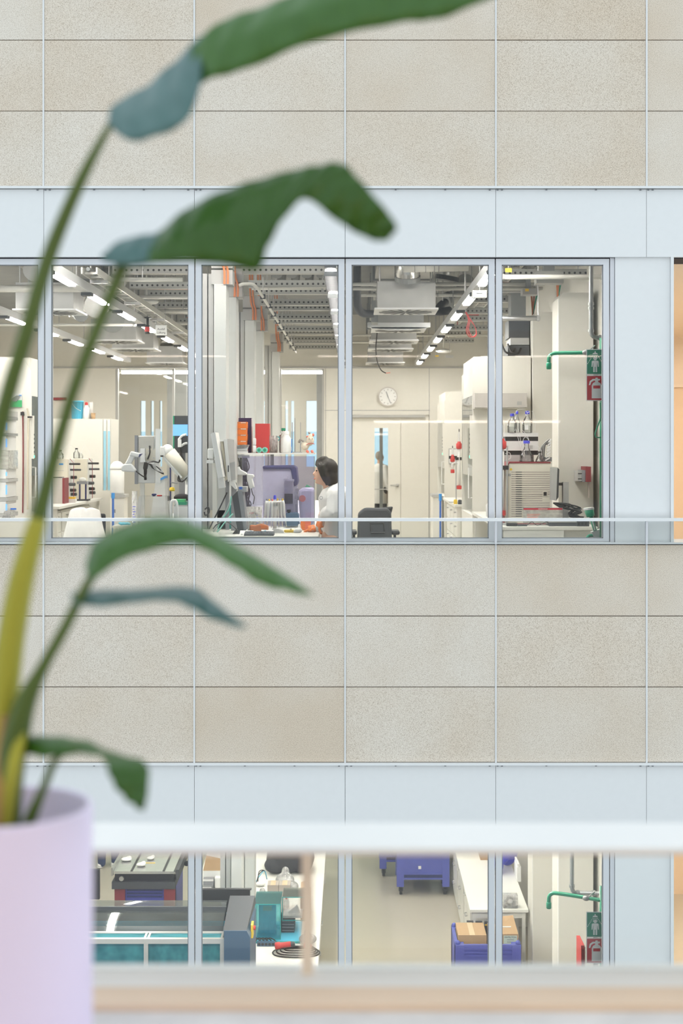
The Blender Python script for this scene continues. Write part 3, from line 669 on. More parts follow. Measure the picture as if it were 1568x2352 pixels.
# pipes across the room
for i, (py, y, r, x0, x1, mm, lab) in enumerate(((653, 15.6, .021, -.1, 2.1, 'pipe_white', 'upper of two thin cream pipes crossing above the clock bay'), (663, 15.75, .021, -.1, 2.1, 'pipe_white', 'lower of two thin cream pipes crossing above the clock bay'),
        (663, 15.2, .040, -6.5, -2.65, 'pipe_white', 'thick pale pipe crossing above the left cabinets'), (636, 12.9, .022, 1.32, 2.3, 'pipe_white', 'pale pipe crossing behind the grey shower pipe top'), (661, 15.5, .026, -1.1, -.3, 'pipe_white', 'cream pipe crossing below the trays over the woman'),
        (678, 16.9, .020, -.1, .30, 'pipe_white', 'short pale pipe left of the nearest air diffuser'), (678, 16.9, .020, .98, 1.6, 'pipe_white', 'short pale pipe right of the nearest air diffuser'), (786, 24.6, .020, -1.1, 1.3, 'pipe_white', 'slim pale pipe at the far end above the door'),
        (731, 14.3, .026, 1.4, 1.88, 'steel', 'grey pipe in front of the black exhaust duct'), (746, 17.7, .018, -5.5, -2.6, 'pipe_white', 'thin pale pipe above the far left diffusers'), (770, 20.8, .016, -.1, 2.2, 'pipe_white', 'thin pale pipe at mid depth behind the red cable loop'))):
    z = Z(py, y); t = thing('ceiling_pipe', lab, 'pipe', 'pipes under the lab ceiling')
    MB().cyl((x0, y, z), (x1, y, z), r, n=10).b('pipe', mm, t, smooth=True)
    for xx in (x0 + .04 * (x1 - x0), x0 + .96 * (x1 - x0)):
        MB().cyl((xx, y, z + r), (xx, y, 4.095), .006, n=6).b('hanger_rod', 'steel', t)
        MB().cyl((xx - .012, y, z), (xx + .012, y, z), r + .006, n=10).b('collar', 'grey_plastic', t)
# swirl diffusers with plenum boxes
def diffuser(x, y, z, label, group, curved=False):
    t = thing('air_diffuser', label, 'air diffuser', group); w = .34
    if curved: MB().prism([(x - w - .05, z + .02), (x - w * .4, z - .02), (x + w * .4, z - .02), (x + w + .05, z + .02), (x + w + .05, z + .075), (x - w - .05, z + .075)], y, y + .06).b('rounded_edge', 'white_metal', t)
    MB().add([(x - w, y, z), (x + w, y, z), (x + w, y + .66, z), (x - w, y + .66, z), (x - w, y, z + .018), (x + w, y, z + .018), (x + w, y + .66, z + .018), (x - w, y + .66, z + .018)], [(0, 3, 2, 1), (4, 5, 6, 7), (0, 1, 5, 4), (1, 2, 6, 5), (2, 3, 7, 6), (3, 0, 4, 7)]).b('face_plate', 'white_metal', t)
    for k in range(16):
        a = 2 * math.pi * (k + .3) / 16; c, s_ = math.cos(a), math.sin(a); cx_, cy_ = x, y + .33
        q = [Vector((cx_ + r * c + o * -s_, cy_ + r * s_ + o * c, z - .003)) for r, o in ((.03, -.008), (.29, -.022), (.29, .022), (.03, .012))]
        MB().quad(q[3], q[2], q[1], q[0]).b('slot', 'charcoal', t)
    MB().box(x - .31, x + .31, y + .03, y + .60, z + .018, z + .30).b('plenum_box', 'galv', t)
    for xx, yy in ((x - .28, y + .1), (x + .28, y + .1), (x - .28, y + .5), (x + .28, y + .5)): MB().cyl((xx, yy, z + .29), (xx, yy, 3.655 if x > -5 else 4.095), .006, n=6).b('hanger_rod', 'steel', t)
    if x > -5: MB().cyl((x, y + .33, z + .30), (x, y + .33, 3.655), .12, n=18).b('spigot', 'silver', t, smooth=True)
for i, y in enumerate((15.1, 17.6, 19.6, 21.3, 24.9)):
    diffuser(.57, y, 3.15, 'white square swirl diffuser above the clock, %s from the window' % ORD[i], 'air diffusers in the clock bay', i == 1)
for i, y in enumerate((15.2, 19.6, 21.3, 24.9)):
    diffuser(-3.30, y, 3.15, 'white square swirl diffuser above the left cabinets, %s from the window' % ORD[i], 'air diffusers in the left bay')
diffuser(-5.6, 17.0, 3.15, 'white swirl diffuser beyond the left hood', 'air diffusers in the left bay')
# rectangular ducts and flexible branch ducts
t = thing('duct', 'galvanised rectangular air duct above the clock bay diffusers', 'duct', 'rectangular ducts')
MB().box(.26, .92, 15.3, 25.8, 3.66, 4.05).b('casing', 'galv', t)
for i in range(8): MB().box(.235, .945, 15.3 + i * 1.4, 15.35 + i * 1.4, 3.64, 4.07).b('flange', 'galv_dark', t)
t = thing('duct', 'galvanised rectangular air duct above the left cabinets', 'duct', 'rectangular ducts')
MB().box(-3.65, -2.95, 15.3, 25.8, 3.66, 4.05).b('casing', 'galv', t)
for i in range(8): MB().box(-3.67, -2.93, 15.3 + i * 1.4, 15.35 + i * 1.4, 3.64, 4.07).b('flange', 'galv_dark', t)
t = thing('duct', 'grey wall mounted duct box left of the nearest clock bay diffuser', 'duct', 'rectangular ducts')
MB().pbox(853, 868, 690, 740, 17.1, 17.5).b('casing', 'galv_dark', t); MB().box(X(853, 17.1), X(857, 17.1), 17.15, 17.45, Z(690, 17.1), 4.095).b('riser', 'galv', t)
def flex(pts, r, label, m='silver', cap='galv_dark'):
    t = thing('flexible_duct', label, 'duct', 'flexible air ducts')
    q = bez(pts, 10); rr = [r * (1.0 + (.05 if i % 2 else -.02)) for i in range(len(q))]
    MB().tube(q, rr, 18).b('hose', m, t, smooth=True)
    d0 = (q[1] - q[0]).normalized(); MB().cyl(q[0] - d0 * .02, q[0] + d0 * .03, r * 1.09, n=18).b('clamp', cap, t)
    return t
flex([P(936, 640, 15.0) + Vector((0, 0, .0)), P(936, 610, 14.95), P(936, 585, 15.0), (.57, 15.15, 3.80)], .125, 'coppery round flexible duct above the clock bay, left of the two', 'silver')
flex([P(1026, 640, 16.0), P(1030, 618, 16.0), P(1034, 600, 16.1), (1.05, 16.35, 3.95)], .125, 'silver corrugated flexible duct with black band, right of the two', 'silver', 'black')
t = thing('duct', 'cream jointed round duct lying across just under the window head', 'duct', 'round ducts')
MB().cyl(P(925, 607, 14.6), P(1075, 604, 14.6), .085, n=18).b('pipe', 'pipe_white', t, smooth=True)
for px in (950, 975, 995, 1005): MB().cyl(P(px, 606.6, 14.6), P(px + 1.2, 606.5, 14.6), .089, n=18).b('seam', 'galv_dark', t)
flex([P(1028, 690, 18.0), P(1050, 682, 18.05), P(1064, 668, 18.1), P(1070, 640, 18.2)], .10, 'silver flexible duct behind the nearest clock bay diffuser', 'silver')
flex([P(222, 700, 16.4), P(208, 690, 16.6), P(197, 680, 16.8), (-2.78, 17.0, 3.75)], .14, 'wide cream flexible duct beside the left diffuser', 'pipe_white', 'galv')
flex([P(258, 738, 18.4), P(258, 722, 18.6), P(262, 708, 18.8), (-3.1, 18.9, 3.64)], .14, 'wide copper toned flexible duct at mid depth on the left', 'silver')
flex([P(186, 722, 17.6), P(178, 716, 17.7), P(168, 712, 17.8), (-3.5, 17.9, 3.64)], .085, 'narrow flexible duct over the blue bucket cabinet', 'silver')
flex([P(80, 620, 14.6), P(84, 612, 14.7), P(92, 600, 14.8), (-3.1, 15.2, 3.8)], .11, 'flexible duct at the top of the leftmost window', 'pipe_white', 'galv')
for i in range(4):
    for j, yy in enumerate((15.4, 16.4)):
        flex([(-.82 + i * .16, yy, 3.56), (-.82 + i * .16, yy + .05, 3.66), (-.8 + i * .16, yy + .15, 3.8), (-.78 + i * .16, yy + .3, 4.05)], .05, 'small silver duct spigot above the woman\'s bench trays, %s row, %s from the left' % (('near', 'far')[j], ORD[i]), 'silver')
t = thing('insulated_pipe', 'thick black insulated pipe dropping and turning right beside the clock bay duct', 'pipe')
MB().tube(bez([Vector((X(820, 16.6), 16.6, 4.09)), P(820, 650, 16.6), P(821, 700, 16.7), P(832, 719, 16.8), P(856, 721, 16.9)], 6), .047, 12).b('pipe', 'charcoal', t, smooth=True)
t = thing('insulated_pipe', 'black insulated pipe crossing behind the nearest diffuser to the right', 'pipe')
MB().tube(bez([P(980, 716, 17.3), P(1010, 716, 17.3), P(1032, 713, 17.4)], 4), .05, 12).tube([P(1000, 716, 17.4), P(1014, 700, 17.5), P(1022, 694, 17.6)], .05, 12).b('pipe', 'black', t, smooth=True)
MB().cyl(P(1016, 700, 17.5), (X(1016, 17.5), 17.5, 4.1), .01, n=6).b('hanger_rod', 'steel', t)
# exhaust duct over the nearest hood
t = thing('exhaust_duct', 'dark grey exhaust duct box standing on the nearest tall hood', 'duct')
MB().pbox(1168, 1215, 735, 776, 16.5, 16.9).b('casing', 'charcoal', t, label='black upper section')
MB().pbox(1172, 1215, 776, 792, 16.5, 16.9).b('collar', 'grey_plastic', t)
MB().pbox(1166, 1215, 793, 817.5, 16.45, 16.95).b('damper_box', 'charcoal', t)
MB().box(X(1172, 16.6), X(1206, 16.6), 16.55, 16.85, Z(735, 16.5), 4.1).b('riser', 'galv_dark', t)
for px in (1182, 1196): MB().tube(bez([P(px, 800, 16.44), P(px - 8, 812, 16.4), P(px - 22, 808, 16.4), P(px - 30, 790, 16.44)], 5), .012, 6).b('cable', 'black', t)
t = thing('junction_box', 'dark perforated metal bracket box hung under the ceiling right of the last lamp', 'bracket')
MB().pbox(1232, 1294, 622, 650, 14.0, 14.2).b('body', 'tray_holes', t); MB().box(X(1250, 14), X(1275, 14), 14.05, 14.15, Z(622, 14), 4.1).b('hanger', 'galv_dark', t)
t = thing('junction_box', 'grey plastic junction box over the nearest hood with a yellow label', 'bracket')
MB().pbox(1200, 1236, 662, 676, 15.4, 15.6).b('body', 'galv', t); MB().pbox(1206, 1214, 663, 669, 15.39, 15.4).b('sticker', 'yellow', t); MB().box(X(1210, 15.4), X(1220, 15.4), 15.45, 15.55, Z(662, 15.4), 4.1).b('hanger', 'galv_dark', t)
t = thing('warning_label', 'yellow label hanging at the top corner of the right window', 'sign')
MB().pbox(1160, 1175, 616, 625, 12.6, 12.604).b('plate', 'yellow', t); MB().cyl(P(1167, 616, 12.602), (X(1167, 12.602), 12.602, 4.1), .003, n=5).b('cord', 'steel', t)
# emergency lights
for (a, b_, c, dd, y, lab) in ((308, 365, 686, 700, 16.5, 'oval white emergency light left of the plant leaf top bay'), (1000, 1037, 801, 811, 23.05, 'oval white emergency light near the back wall right of the lamps')):
    t = thing('emergency_light', lab, 'lamp', 'emergency lights'); p = P((a + b_) / 2, (c + dd) / 2, y); r = (b_ - a) / 2 * y / F
    MB().sph(p, (r, .16, (dd - c) / 2 * y / F), 8).b('cover', 'white_plastic', t, smooth=True); MB().cyl(p, (p.x, p.y, 4.1), .012, n=6).b('stem', 'pipe_white', t)
# beacon and sign
t = thing('warning_beacon', 'red warning beacon on a black bracket under the lamp row', 'beacon')
y = 17.0
MB().pbox(331, 346, 728, 730, y, y + .1).pbox(336, 341, 730, 749, y + .03, y + .06).b('bracket', 'black', t)
MB().lathe(P(338, 766, y + .05), [(.028, -.005), (.03, .004), (.03, .02)], 14).b('base_cap', 'black', t); MB().lathe(P(338, 762, y + .05), [(.030, 0), (.032, .01), (.032, .05), (.026, .06)], 14).b('lens', 'red', t, smooth=True)
MB().lathe(P(338, 751, y + .05), [(.027, 0), (.03, .01), (.024, .02)], 14).b('collar', 'black', t); MB().cyl(P(338, 728, y + .05), (X(338, y), y + .05, 3.259), .008, n=6).b('rod', 'steel', t)
t = thing('hanging_sign', 'small white hanging sign with two lines of German lettering', 'sign')
MB().pbox(357, 383, 747, 770, 17.0, 17.01).b('plate', 'sign_white', t)
text('Ausfall', P(370, 758, 16.995), .034, 'charcoal', t); text('Lüftung', P(370, 766, 16.995), .034, 'charcoal', t)
for px in (360, 380): MB().cyl(P(px, 747, 17.005), (X(px, 17.005), 17.005, 4.1), .003, n=5).b('wire', 'steel', t)
t = thing('wall_tag', 'small grey nameplate hanging under the tray beside the last hood', 'sign')
MB().pbox(1023, 1041, 815, 822, 22.4, 22.41).b('plate', 'grey_plastic', t); MB().cyl(P(1032, 815, 22.405), (X(1032, 22.4), 22.405, 4.1), .004, n=5).b('cord', 'steel', t)
t = thing('wall_tag', 'tiny yellow nameplate hanging near the emergency light', 'sign')
MB().pbox(999, 1007, 816, 819, 22.4, 22.41).b('plate', 'yellow', t); MB().cyl(P(1003, 816, 22.405), (X(1003, 22.4), 22.405, 4.1), .004, n=5).b('cord', 'steel', t)
# loose cables
t = thing('cable_loop', 'loop of thin red cable hanging right of the lamp row', 'cable')
for k in (0, 1, 2): MB().tube(bez([P(1068 + k, 716, 15.2), P(1075 + 2 * k, 735, 15.2), P(1070 + 3 * k, 758, 15.2), P(1078 + k * 4, 774, 15.2), P(1092 + k, 768, 15.2), P(1090, 750, 15.2), P(1078 - k, 730, 15.2), P(1070, 716, 15.2)], 6), .004, 5).b('strand', 'red', t)
MB().cyl(P(1069, 717, 15.2), (X(1069, 15.2), 15.2, 4.095), .006, n=6).b('hanger', 'steel', t)
t = thing('hanging_cable', 'single black cable dangling in front of the clock wall', 'cable')
MB().tube(bez([(X(866, 18.6), 18.6, 3.655), P(866, 755, 18.5), P(863, 800, 18.4), P(866, 830, 18.4), P(875, 850, 18.4), P(886, 857, 18.4)], 6), .007, 6).b('strand', 'black', t)
MB().tube([P(886, 857, 18.4), P(896, 856, 18.4)], .004, 5).b('bare_end', 'coral', t)
# more pale cable runs over the left bays
for i in range(6):
    y = 14.2 + i * 1.7; t = thing('conduit', 'pale conduit crossing the left bay ceiling, %s from the window' % ORD[i], 'pipe', 'conduits over the left bay')
    MB().tube([(-2.42, y, 3.36), (-1.7, y, 3.36)], .022, 8).b('pipe', 'pipe_white', t); MB().cyl((-2.1, y, 3.36), (-2.1, y, 4.095), .006, n=5).b('hanger_rod', 'steel', t)
for i in range(4):
    y = 14.85 + i * 1.9; t = thing('copper_pipe', 'thin copper pipe above the beacon bay, %s from the window' % ORD[i], 'pipe', 'copper pipes over the left bay')
    MB().tube([(-2.4, y, 3.55), (-1.65, y + .05, 3.55)], .012, 6).b('pipe', 'orange_cable', t); MB().cyl((-2.0, y, 3.55), (-2.0, y, 4.1), .005, n=5).b('hanger_rod', 'steel', t)

# ================================================================== upper lab furniture and equipment
ZB = 0.95
def frame_box(m, x0, x1, y0, y1, z0, z1, t):
    m.box(x0, x1, y0, y1, z0, z0 + t).box(x0, x1, y0, y1, z1 - t, z1).box(x0, x0 + t, y0, y1, z0 + t, z1 - t).box(x1 - t, x1, y0, y1, z0 + t, z1 - t); return m
def cabinet(x0, x1, y0, y1, z0, z1, label, face, group, drawers=3):
    """under-bench cabinet; face '+x' or '-x' or '-y' carries the drawers"""
    t = thing('drawer_cabinet', label, 'cabinet', group)
    MB().box(x0, x1, y0, y1, z0 + .08, z1).box(x0 + .03, x1 - .03, y0 + .03, y1 - .03, z0, z0 + .08).b('body', 'lab_white', t)
    hh = (z1 - z0 - .1) / drawers
    for i in range(drawers):
        a = z0 + .09 + i * hh; c = a + hh - .012
        if face == '-y':
            dr = MB().box(x0 + .008, x1 - .008, y0 - .018, y0, a, c).b('drawer', 'bench_white', t)
            MB().tube([((x0 + x1) / 2 - .06, y0 - .018, c - .04), ((x0 + x1) / 2 - .06, y0 - .045, c - .045), ((x0 + x1) / 2 + .06, y0 - .045, c - .045), ((x0 + x1) / 2 + .06, y0 - .018, c - .04)], .006, 6).b('handle', 'steel', dr)
        else:
            sx = x1 if face == '+x' else x0; s = 1 if face == '+x' else -1; ym = (y0 + y1) / 2
            dr = MB().box(sx, sx + s * .018, y0 + .008, y1 - .008, a, c).b('drawer', 'bench_white', t)
            MB().tube([(sx + s * .018, ym - .06, c - .04), (sx + s * .045, ym - .06, c - .045), (sx + s * .045, ym + .06, c - .045), (sx + s * .018, ym + .06, c - .04)], .006, 6).b('handle', 'steel', dr)
    return t
def bench(label, x0, x1, y0, y1, z0, zt, legs=True):
    t = thing('lab_bench', label, 'bench', 'lab benches')
    MB().box(x0, x1, y0, y1, zt - .035, zt).b('worktop', 'bench_white', t, bevel=.004)
    for yy in (y0 + .03, y1 - .07):
        for xx in (x0 + .03, x1 - .07): MB().box(xx, xx + .04, yy, yy + .04, z0, zt - .035).b('leg', 'lab_white', t)
    MB().box(x0 + .03, x1 - .03, y0 + .035, y0 + .065, zt - .11, zt - .035).b('rail', 'lab_white', t)
    return t
# ---- benches
bench('white centre lab bench carrying pipettes and monitors, beside the woman', -2.0, -.285, 11.80, 19.6, 0, ZB)
bench('white right bench under the louvred instrument', 1.36, 2.27, 13.2, 14.17, 0, ZB)
bench('white bench stretch between the louvred instrument and the nearest hood', 1.36, 2.02, 14.2, 16.25, 0, ZB)
bench('white left bench with chromatography units before the tall cabinet', -4.55, -3.62, 17.55, 20.55, 0, ZB)
bench('narrow left bench with stacked grey modules beside the hood', -4.9, -3.95, 14.2, 15.6, 0, ZB)
for i in range(4): cabinet(-4.45, -3.78, 17.72 + i * .68, 18.36 + i * .68, 0, .86, 'white drawer cabinet under the left bench, %s from the window' % ORD[i], '+x', 'under-bench drawer cabinets', 3)
cabinet(-4.5, -4.0, 14.35, 14.95, 0, .74, 'white drawer cabinet under the stacked grey modules', '-y', 'under-bench drawer cabinets', 3)
t = thing('low_cabinet', 'white low cabinet under the right bench with a dark slot below', 'cabinet')
MB().box(1.435, 1.96, 13.272, 13.9, 0, .83).b('body', 'bench_white', t); MB().box(1.40, 1.96, 13.203, 13.228, 0, .914).b('front_panel', 'bench_white', t); MB().box(1.47, 1.85, 13.198, 13.203, .74, .755).b('grip_slot', 'charcoal', t); MB().cyl((1.52, 13.205, .82), (1.52, 13.198, .82), .01, n=10).b('lock', 'charcoal', t)
cabinet(1.45, 1.93, 14.32, 14.95, 0, .86, 'white drawer cabinet deep under the right bench', '-x', 'under-bench drawer cabinets', 3)
for i in range(3): cabinet(1.42, 2.02, 19.0 + i * .75, 19.7 + i * .75, 0, .86, 'white drawer cabinet under the far right bench, %s from the window' % ORD[i], '-x', 'under-bench drawer cabinets', 4)
bench('white far right bench with red capped columns behind the hood', 1.36, 2.04, 18.9, 21.5, 0, .92)
t = thing('black_bin', 'dark round bin beneath the right bench', 'bin'); MB().lathe((2.12, 13.7, 0), [(.09, 0), (.11, .3), (.115, .55), (.07, .62), (.05, .80), (.035, .84)], 16).b('body', 'charcoal', t, smooth=True); MB().cyl((2.12, 13.7, .83), (2.12, 13.7, .86), .05, n=12).b('lid', 'black', t)
# ---- service columns along the centre bench with tie-in boxes and orange cables
cols = ((12.75, 'nearest the window'), (13.85, 'second from the window'), (16.4, 'third from the window'), (17.9, 'fourth from the window'), (21.9, 'fifth and farthest'))
def service_column(y, z0, zt, zc, lab, grp):
    t = thing('service_column', lab, 'column', grp)
    MB().box(-1.245, -1.135, y, y + .30, z0, zt).b('post', 'column_grey', t, bevel=.006)
    MB().box(-1.30, -1.255, y + .05, y + .28, z0, zt + .1).box(-1.36, -1.31, y + .05, y + .28, z0, zt + .1).b('side_profile', 'grey_plastic', t)
    MB().box(-1.27, -1.08, y + .02, y + .25, zt, zt + .13).box(-1.27, -1.08, y + .02, y + .25, zt + .145, zt + .28).b('tie_box', 'grey_plastic', t)
    for k in (0, 1): MB().tube(bez([(-1.15 + .03 * k, y - .01, zt - .0), (-1.15 + .03 * k, y - .015, zt + .12), (-1.18 + .03 * k, y - .01, zt + .28), (-1.2 + .03 * k, y + .02, zc)], 5), .011, 6).b('cable', 'orange_cable', t)
for y, lab in cols: service_column(y, ZB if y < 19 else 0, 3.15, 4.1, 'white service column rising from the centre bench, ' + lab, 'service columns of the upper lab')
# ---- hoods
def hood(y0, y1, x0, x1, z0, zt, zsash, label, side):
    """tall hood; front at x0 faces -x when side<0, at x1 faces +x when side>0"""
    t = thing('fume_hood', label, 'fume hood', 'tall fume hoods')
    f = x0 if side < 0 else x1; b_ = x1 if side < 0 else x0; s = -1 if side < 0 else 1
    pr = [(b_, z0), (f, z0), (f, zsash), (f, zt - .16), (f - s * .10, zt), (b_, zt)]
    MB().prism(pr, y0, y0 + .03).b('side_panel', 'lab_white', t); MB().prism(pr, y1 - .03, y1).b('side_panel', 'lab_white', t)
    MB().box(min(f, b_), max(f, b_), y0 + .03, y1 - .03, z0, .90).b('base_cabinet', 'lab_white', t)
    MB().box(min(f - s * .02, b_), max(f - s * .02, b_), y0 + .03, y1 - .03, zt - .45, zt - .005).b('top_box', 'lab_white', t)
    MB().box(min(b_, b_ + s * .03), max(b_, b_ + s * .03), y0 + .03, y1 - .03, .90, zt - .45).b('back_panel', 'bench_white', t)
    MB().box(f - s * .012, f - s * .004, y0 + .03, y1 - .03, 1.35, zt - .45).b('sash', 'blue_glass', t)
    MB().tube([(f, y0 + .05, 1.1), (f + s * .04, y0 + .05, 1.1), (f + s * .04, y0 + .05, 1.45), (f, y0 + .05, 1.45)], .009, 6).b('pull_handle', 'white_plastic', t)
    MB().box(f, f + s * .03, y0 + .004, y0 + .03, 1.55, 2.05).b('control_strip', 'lab_white', t)
    for k in range(5): MB().box(f + s * .03, f + s * .034, y0 + .006, y0 + .028, 1.62 + k * .05, 1.64 + k * .05).b('button', 'charcoal', t)
    MB().box(f + s * .03, f + s * .036, y0 + .005, y0 + .029, 1.56, 1.59).b('status_light', 'led_green', t)
    return t
h1 = hood(16.3, 17.9, 1.37, 2.04, 0, 2.73, 2.0, 'tall white fume hood right of the door carrying the black duct', -1)
hood(22.2, 24.0, 1.43, 2.2, 0, 2.55, 1.9, 'farther white fume hood standing behind the first on the right', -1)
hood(16.5, 17.4, -4.7, -3.73, 0, 2.73, 2.0, 'tall white fume hood at the left edge with hanging tubes', 1)
t = thing('storage_cabinet', 'tall white cabinet with blue glass doors under the blue bucket', 'cabinet')
y = 20.7; zc = Z(962, y)
MB().box(-4.6, X(236, y), y, y + .75, 0, zc).b('body', 'lab_white', t)
MB().box(X(236, y), X(253, y), y + .0, y + .75, 0, 1.05).b('lower_door', 'lab_white', t)
for a, b_ in ((237, 244), (247, 253)):
    dg = MB().pbox(a, b_, 964, 1130, y + .02, y + .04).b('door', 'white_plastic', t); MB().pbox(a + .6, b_ - .6, 990, 1126, y + .015, y + .02).b('door_pane', 'pane_blue', dg)
MB().pbox(236, 255, 962, 1130, y + .04, y + .7).b('inner_box', 'lab_white', t)
MB().tube([P(245, 1096, y + .01), P(245, 1096, y - .03), P(245, 1112, y - .03), P(245, 1112, y + .01)], .006, 6).b('handle', 'steel', t)
def zon(y, px): return X(px, y)
y = 20.95; zt = zc
t = thing('bucket', 'ribbed light blue bucket on top of the tall cabinet', 'bucket'); c = (X(177, y), y, zt)
MB().lathe(c, [(.075, 0), (.078, .01), (.092, .25), (.10, .25), (.10, .27), (.09, .27)], 20).b('body', 'cyan_blue', t, smooth=True)
for k in range(10):
    a = 2 * math.pi * k / 10; MB().tube([(c[0] + .078 * math.cos(a), c[1] + .078 * math.sin(a), zt + .012), (c[0] + .091 * math.cos(a), c[1] + .091 * math.sin(a), zt + .24)], .006, 5).b('rib', 'cyan_blue', t)
MB().tube(bez([(c[0] - .06, y - .085, zt + .23), (c[0] + .0, y - .105, zt + .16), (c[0] + .07, y - .08, zt + .12)]), .004, 5).b('handle', 'white_plastic', t)
t = thing('canister', 'white plastic canister with red cap beside the blue bucket', 'bottle'); c = (X(199, y), y - .02, zt)
MB().lathe(c, [(.04, 0), (.045, .01), (.045, .15), (.025, .19), (.02, .21)], 16).b('body', 'white_plastic', t, smooth=True); MB().lathe((c[0], c[1], zt + .205), [(.024, 0), (.024, .035), (.012, .045)], 12).b('cap', 'red', t)
for px, h_, mm, lab in ((205, .26, 'card_pale', 'tall pale cardboard tube behind the white canister'), (214, .09, 'cardboard', 'small brown cup on the tall cabinet, right of the canister')):
    t = thing('paper_cup', lab, 'cup'); MB().lathe((X(px, y), y + (.12 if px == 205 else 0), zt), [(.03, 0), (.035, h_), (.031, h_), (.029, .01)], 14).b('body', mm, t, smooth=True)
    MB().lathe((X(px, y), y + (.12 if px == 205 else 0), zt + h_ - .012), [(.0358, 0), (.0358, .01)], 14).b('rim', mm, t)
t = thing('red_strip', 'red sign strip high on the left back wall', 'sign'); MB().pbox(122, 152, 913, 919, 25.9, 26.0).b('plate', 'dark_red', t); MB().pbox(122, 152, 915.5, 916.5, 25.895, 25.9).b('stripe', 'sign_red', t)
# ---- left edge: picture, module stack, hood tubes
t = thing('boxed_photo', 'green printed card with a device photo on the left hood', 'poster'); MB().pbox(21, 50, 903, 935, 16.47, 16.5).b('card', 'paper', t); MB().pbox(22.5, 50, 919, 935, 16.46, 16.47).b('green_print', 'green', t)
MB().pprism([(24, 917), (38, 908), (47, 909), (38, 922), (28, 922)], 16.45, 16.46).b('device_print', 'mid_grey', t); MB().pbox(43, 49, 907, 910, 16.455, 16.46).b('blue_mark', 'bright_blue', t)
t = thing('instrument_stack', 'stack of grey chromatography modules at the left edge', 'instrument', 'module stacks')
zz = ZB; y = 14.9
for k, (h_, mm) in enumerate(((.045, 'grey_plastic'), (.125, 'white_plastic'), (.04, 'grey_plastic'), (.16, 'white_plastic'), (.035, 'grey_plastic'), (.10, 'white_plastic'), (.20, 'milky'), (.15, 'white_plastic'), (.03, 'galv_dark'), (.14, 'white_plastic'), (.035, 'galv_dark'), (.06, 'grey_plastic'))):
    mo = MB().box(-4.2, X(18, y) - (.02 if mm == 'white_plastic' else 0), y, y + .45, zz, zz + h_ - .003).b('module', mm, t)
    if mm == 'white_plastic': MB().box(X(13, y), X(16.5, y), y - .004, y, zz + .03, zz + h_ - .03).b('display', 'screen_blue', mo)
    zz += h_
t = thing('face_mask_pack', 'crumpled clear bag with blue print on the left bench', 'bag'); MB().prism([(X(20, 15), ZB), (X(40, 15), ZB), (X(38, 15), Z(1168, 15)), (X(25, 15), Z(1172, 15))], 14.7, 14.9).b('bag', 'poly_bag', t); MB().pbox(24, 37, 1167, 1171, 14.69, 14.7).b('print', 'blue', t)
t = thing('hose', 'pale rubber hose with black clip hanging on the left hood', 'hose')
MB().tube(bez([P(52, 945, 16.49), P(53, 1000, 16.49), P(53, 1100, 16.49), P(52, 1178, 16.49)], 4), .008, 6).b('tube', 'dark_red', t); MB().pbox(47, 54, 946, 954, 16.46, 16.497).b('clip', 'black', t)
t = thing('hose', 'cream rubber hose running down the left hood front edge', 'hose')
MB().tube(bez([P(62, 938, 16.487), P(65, 960, 16.487), P(64, 1000, 16.487), P(63, 1170, 16.487)], 4), .012, 6).b('tube', 'cream', t); MB().pbox(63, 72, 956, 960, 16.4, 16.46).b('clip', 'black', t)
# ---- chromatography units on the left bench
def bottle(c, r, h, label, capm, group, liquid=None, glassm='flask', conical=False):
    t = thing('lab_bottle', label, 'bottle', group)
    pr = [(r * .92, 0), (r, .006), (r, h * .52), (r * .38, h * .74), (r * .36, h * .86), (r * .36, h * .88)] if not conical else [(r * .96, 0), (r, .006), (r * .9, h * .2), (r * .34, h * .66), (r * .32, h * .86), (r * .32, h * .88)]
    MB().lathe(c, pr, 18).b('glass_body', glassm, t, smooth=True)
    if liquid: MB().lathe((c[0], c[1], c[2] + .003), [(r * .93, 0), (r * .93, h * .3)], 16).b('liquid', liquid, t)
    MB().lathe((c[0], c[1], c[2] + h * .86), [(r * .44, 0), (r * .44, h * .13), (r * .38, h * .14)], 16).b('cap', capm, t)
    return t
def hplc(x0, x1, y0, y1, z0, h, label, side=True):
    t = thing('chromatograph', label, 'instrument', 'chromatography units on the left bench')
    MB().box(x0, x1, y0, y1, z0, z0 + h).b('housing', 'beige_plastic', t, bevel=.01)
    MB().box(x0, x1 - .06, y0 - .003, y0, z0 + h * .72, z0 + h * .73).b('groove', 'grey_plastic', t)
    MB().box(x1, x1 + .012, y0 + .02, y1 - .02, z0 + .01, z0 + h - .01).b('front_plate', 'white_plastic', t)
    MB().tube([(x1 + .02, y0 + .02, z0 + h), (x1 + .07, y0 + .02, z0 + h * .9), (x1 + .07, y0 + .02, z0 + .02)], .005, 6).b('red_line', 'dark_red', t)
    for k, q in enumerate((.88, .74, .56, .40, .26, .16)):
        MB().cyl((x1 + .01, y0 + .03 + .05 * (k % 3), z0 + h * q), (x1 + (.16 if k < 2 else .09), y0 + .0 + .05 * (k % 3), z0 + h * q), .014 if k < 2 else .022, n=8).b('valve', 'black' if k % 2 == 0 else 'charcoal', t)
    return t
yb = 19.2
hp = hplc(X(100, yb), X(160, yb) - .02, yb, yb + .4, ZB, Z(1054, yb) - ZB, 'beige chromatography unit with blue sticker and black valves')
MB().pbox(135, 145, 1064, 1068, yb - .004, yb - .0005).b('sticker', 'bright_blue', hp)
hplc(X(168, 19.85), X(200, 19.85), 19.85, 20.25, ZB, Z(1053, 19.85) - ZB, 'second beige chromatography unit farther along the left bench')
t = thing('instrument_box', 'pale box with a dark red edge standing before the chromatography unit', 'instrument'); yq = 18.45
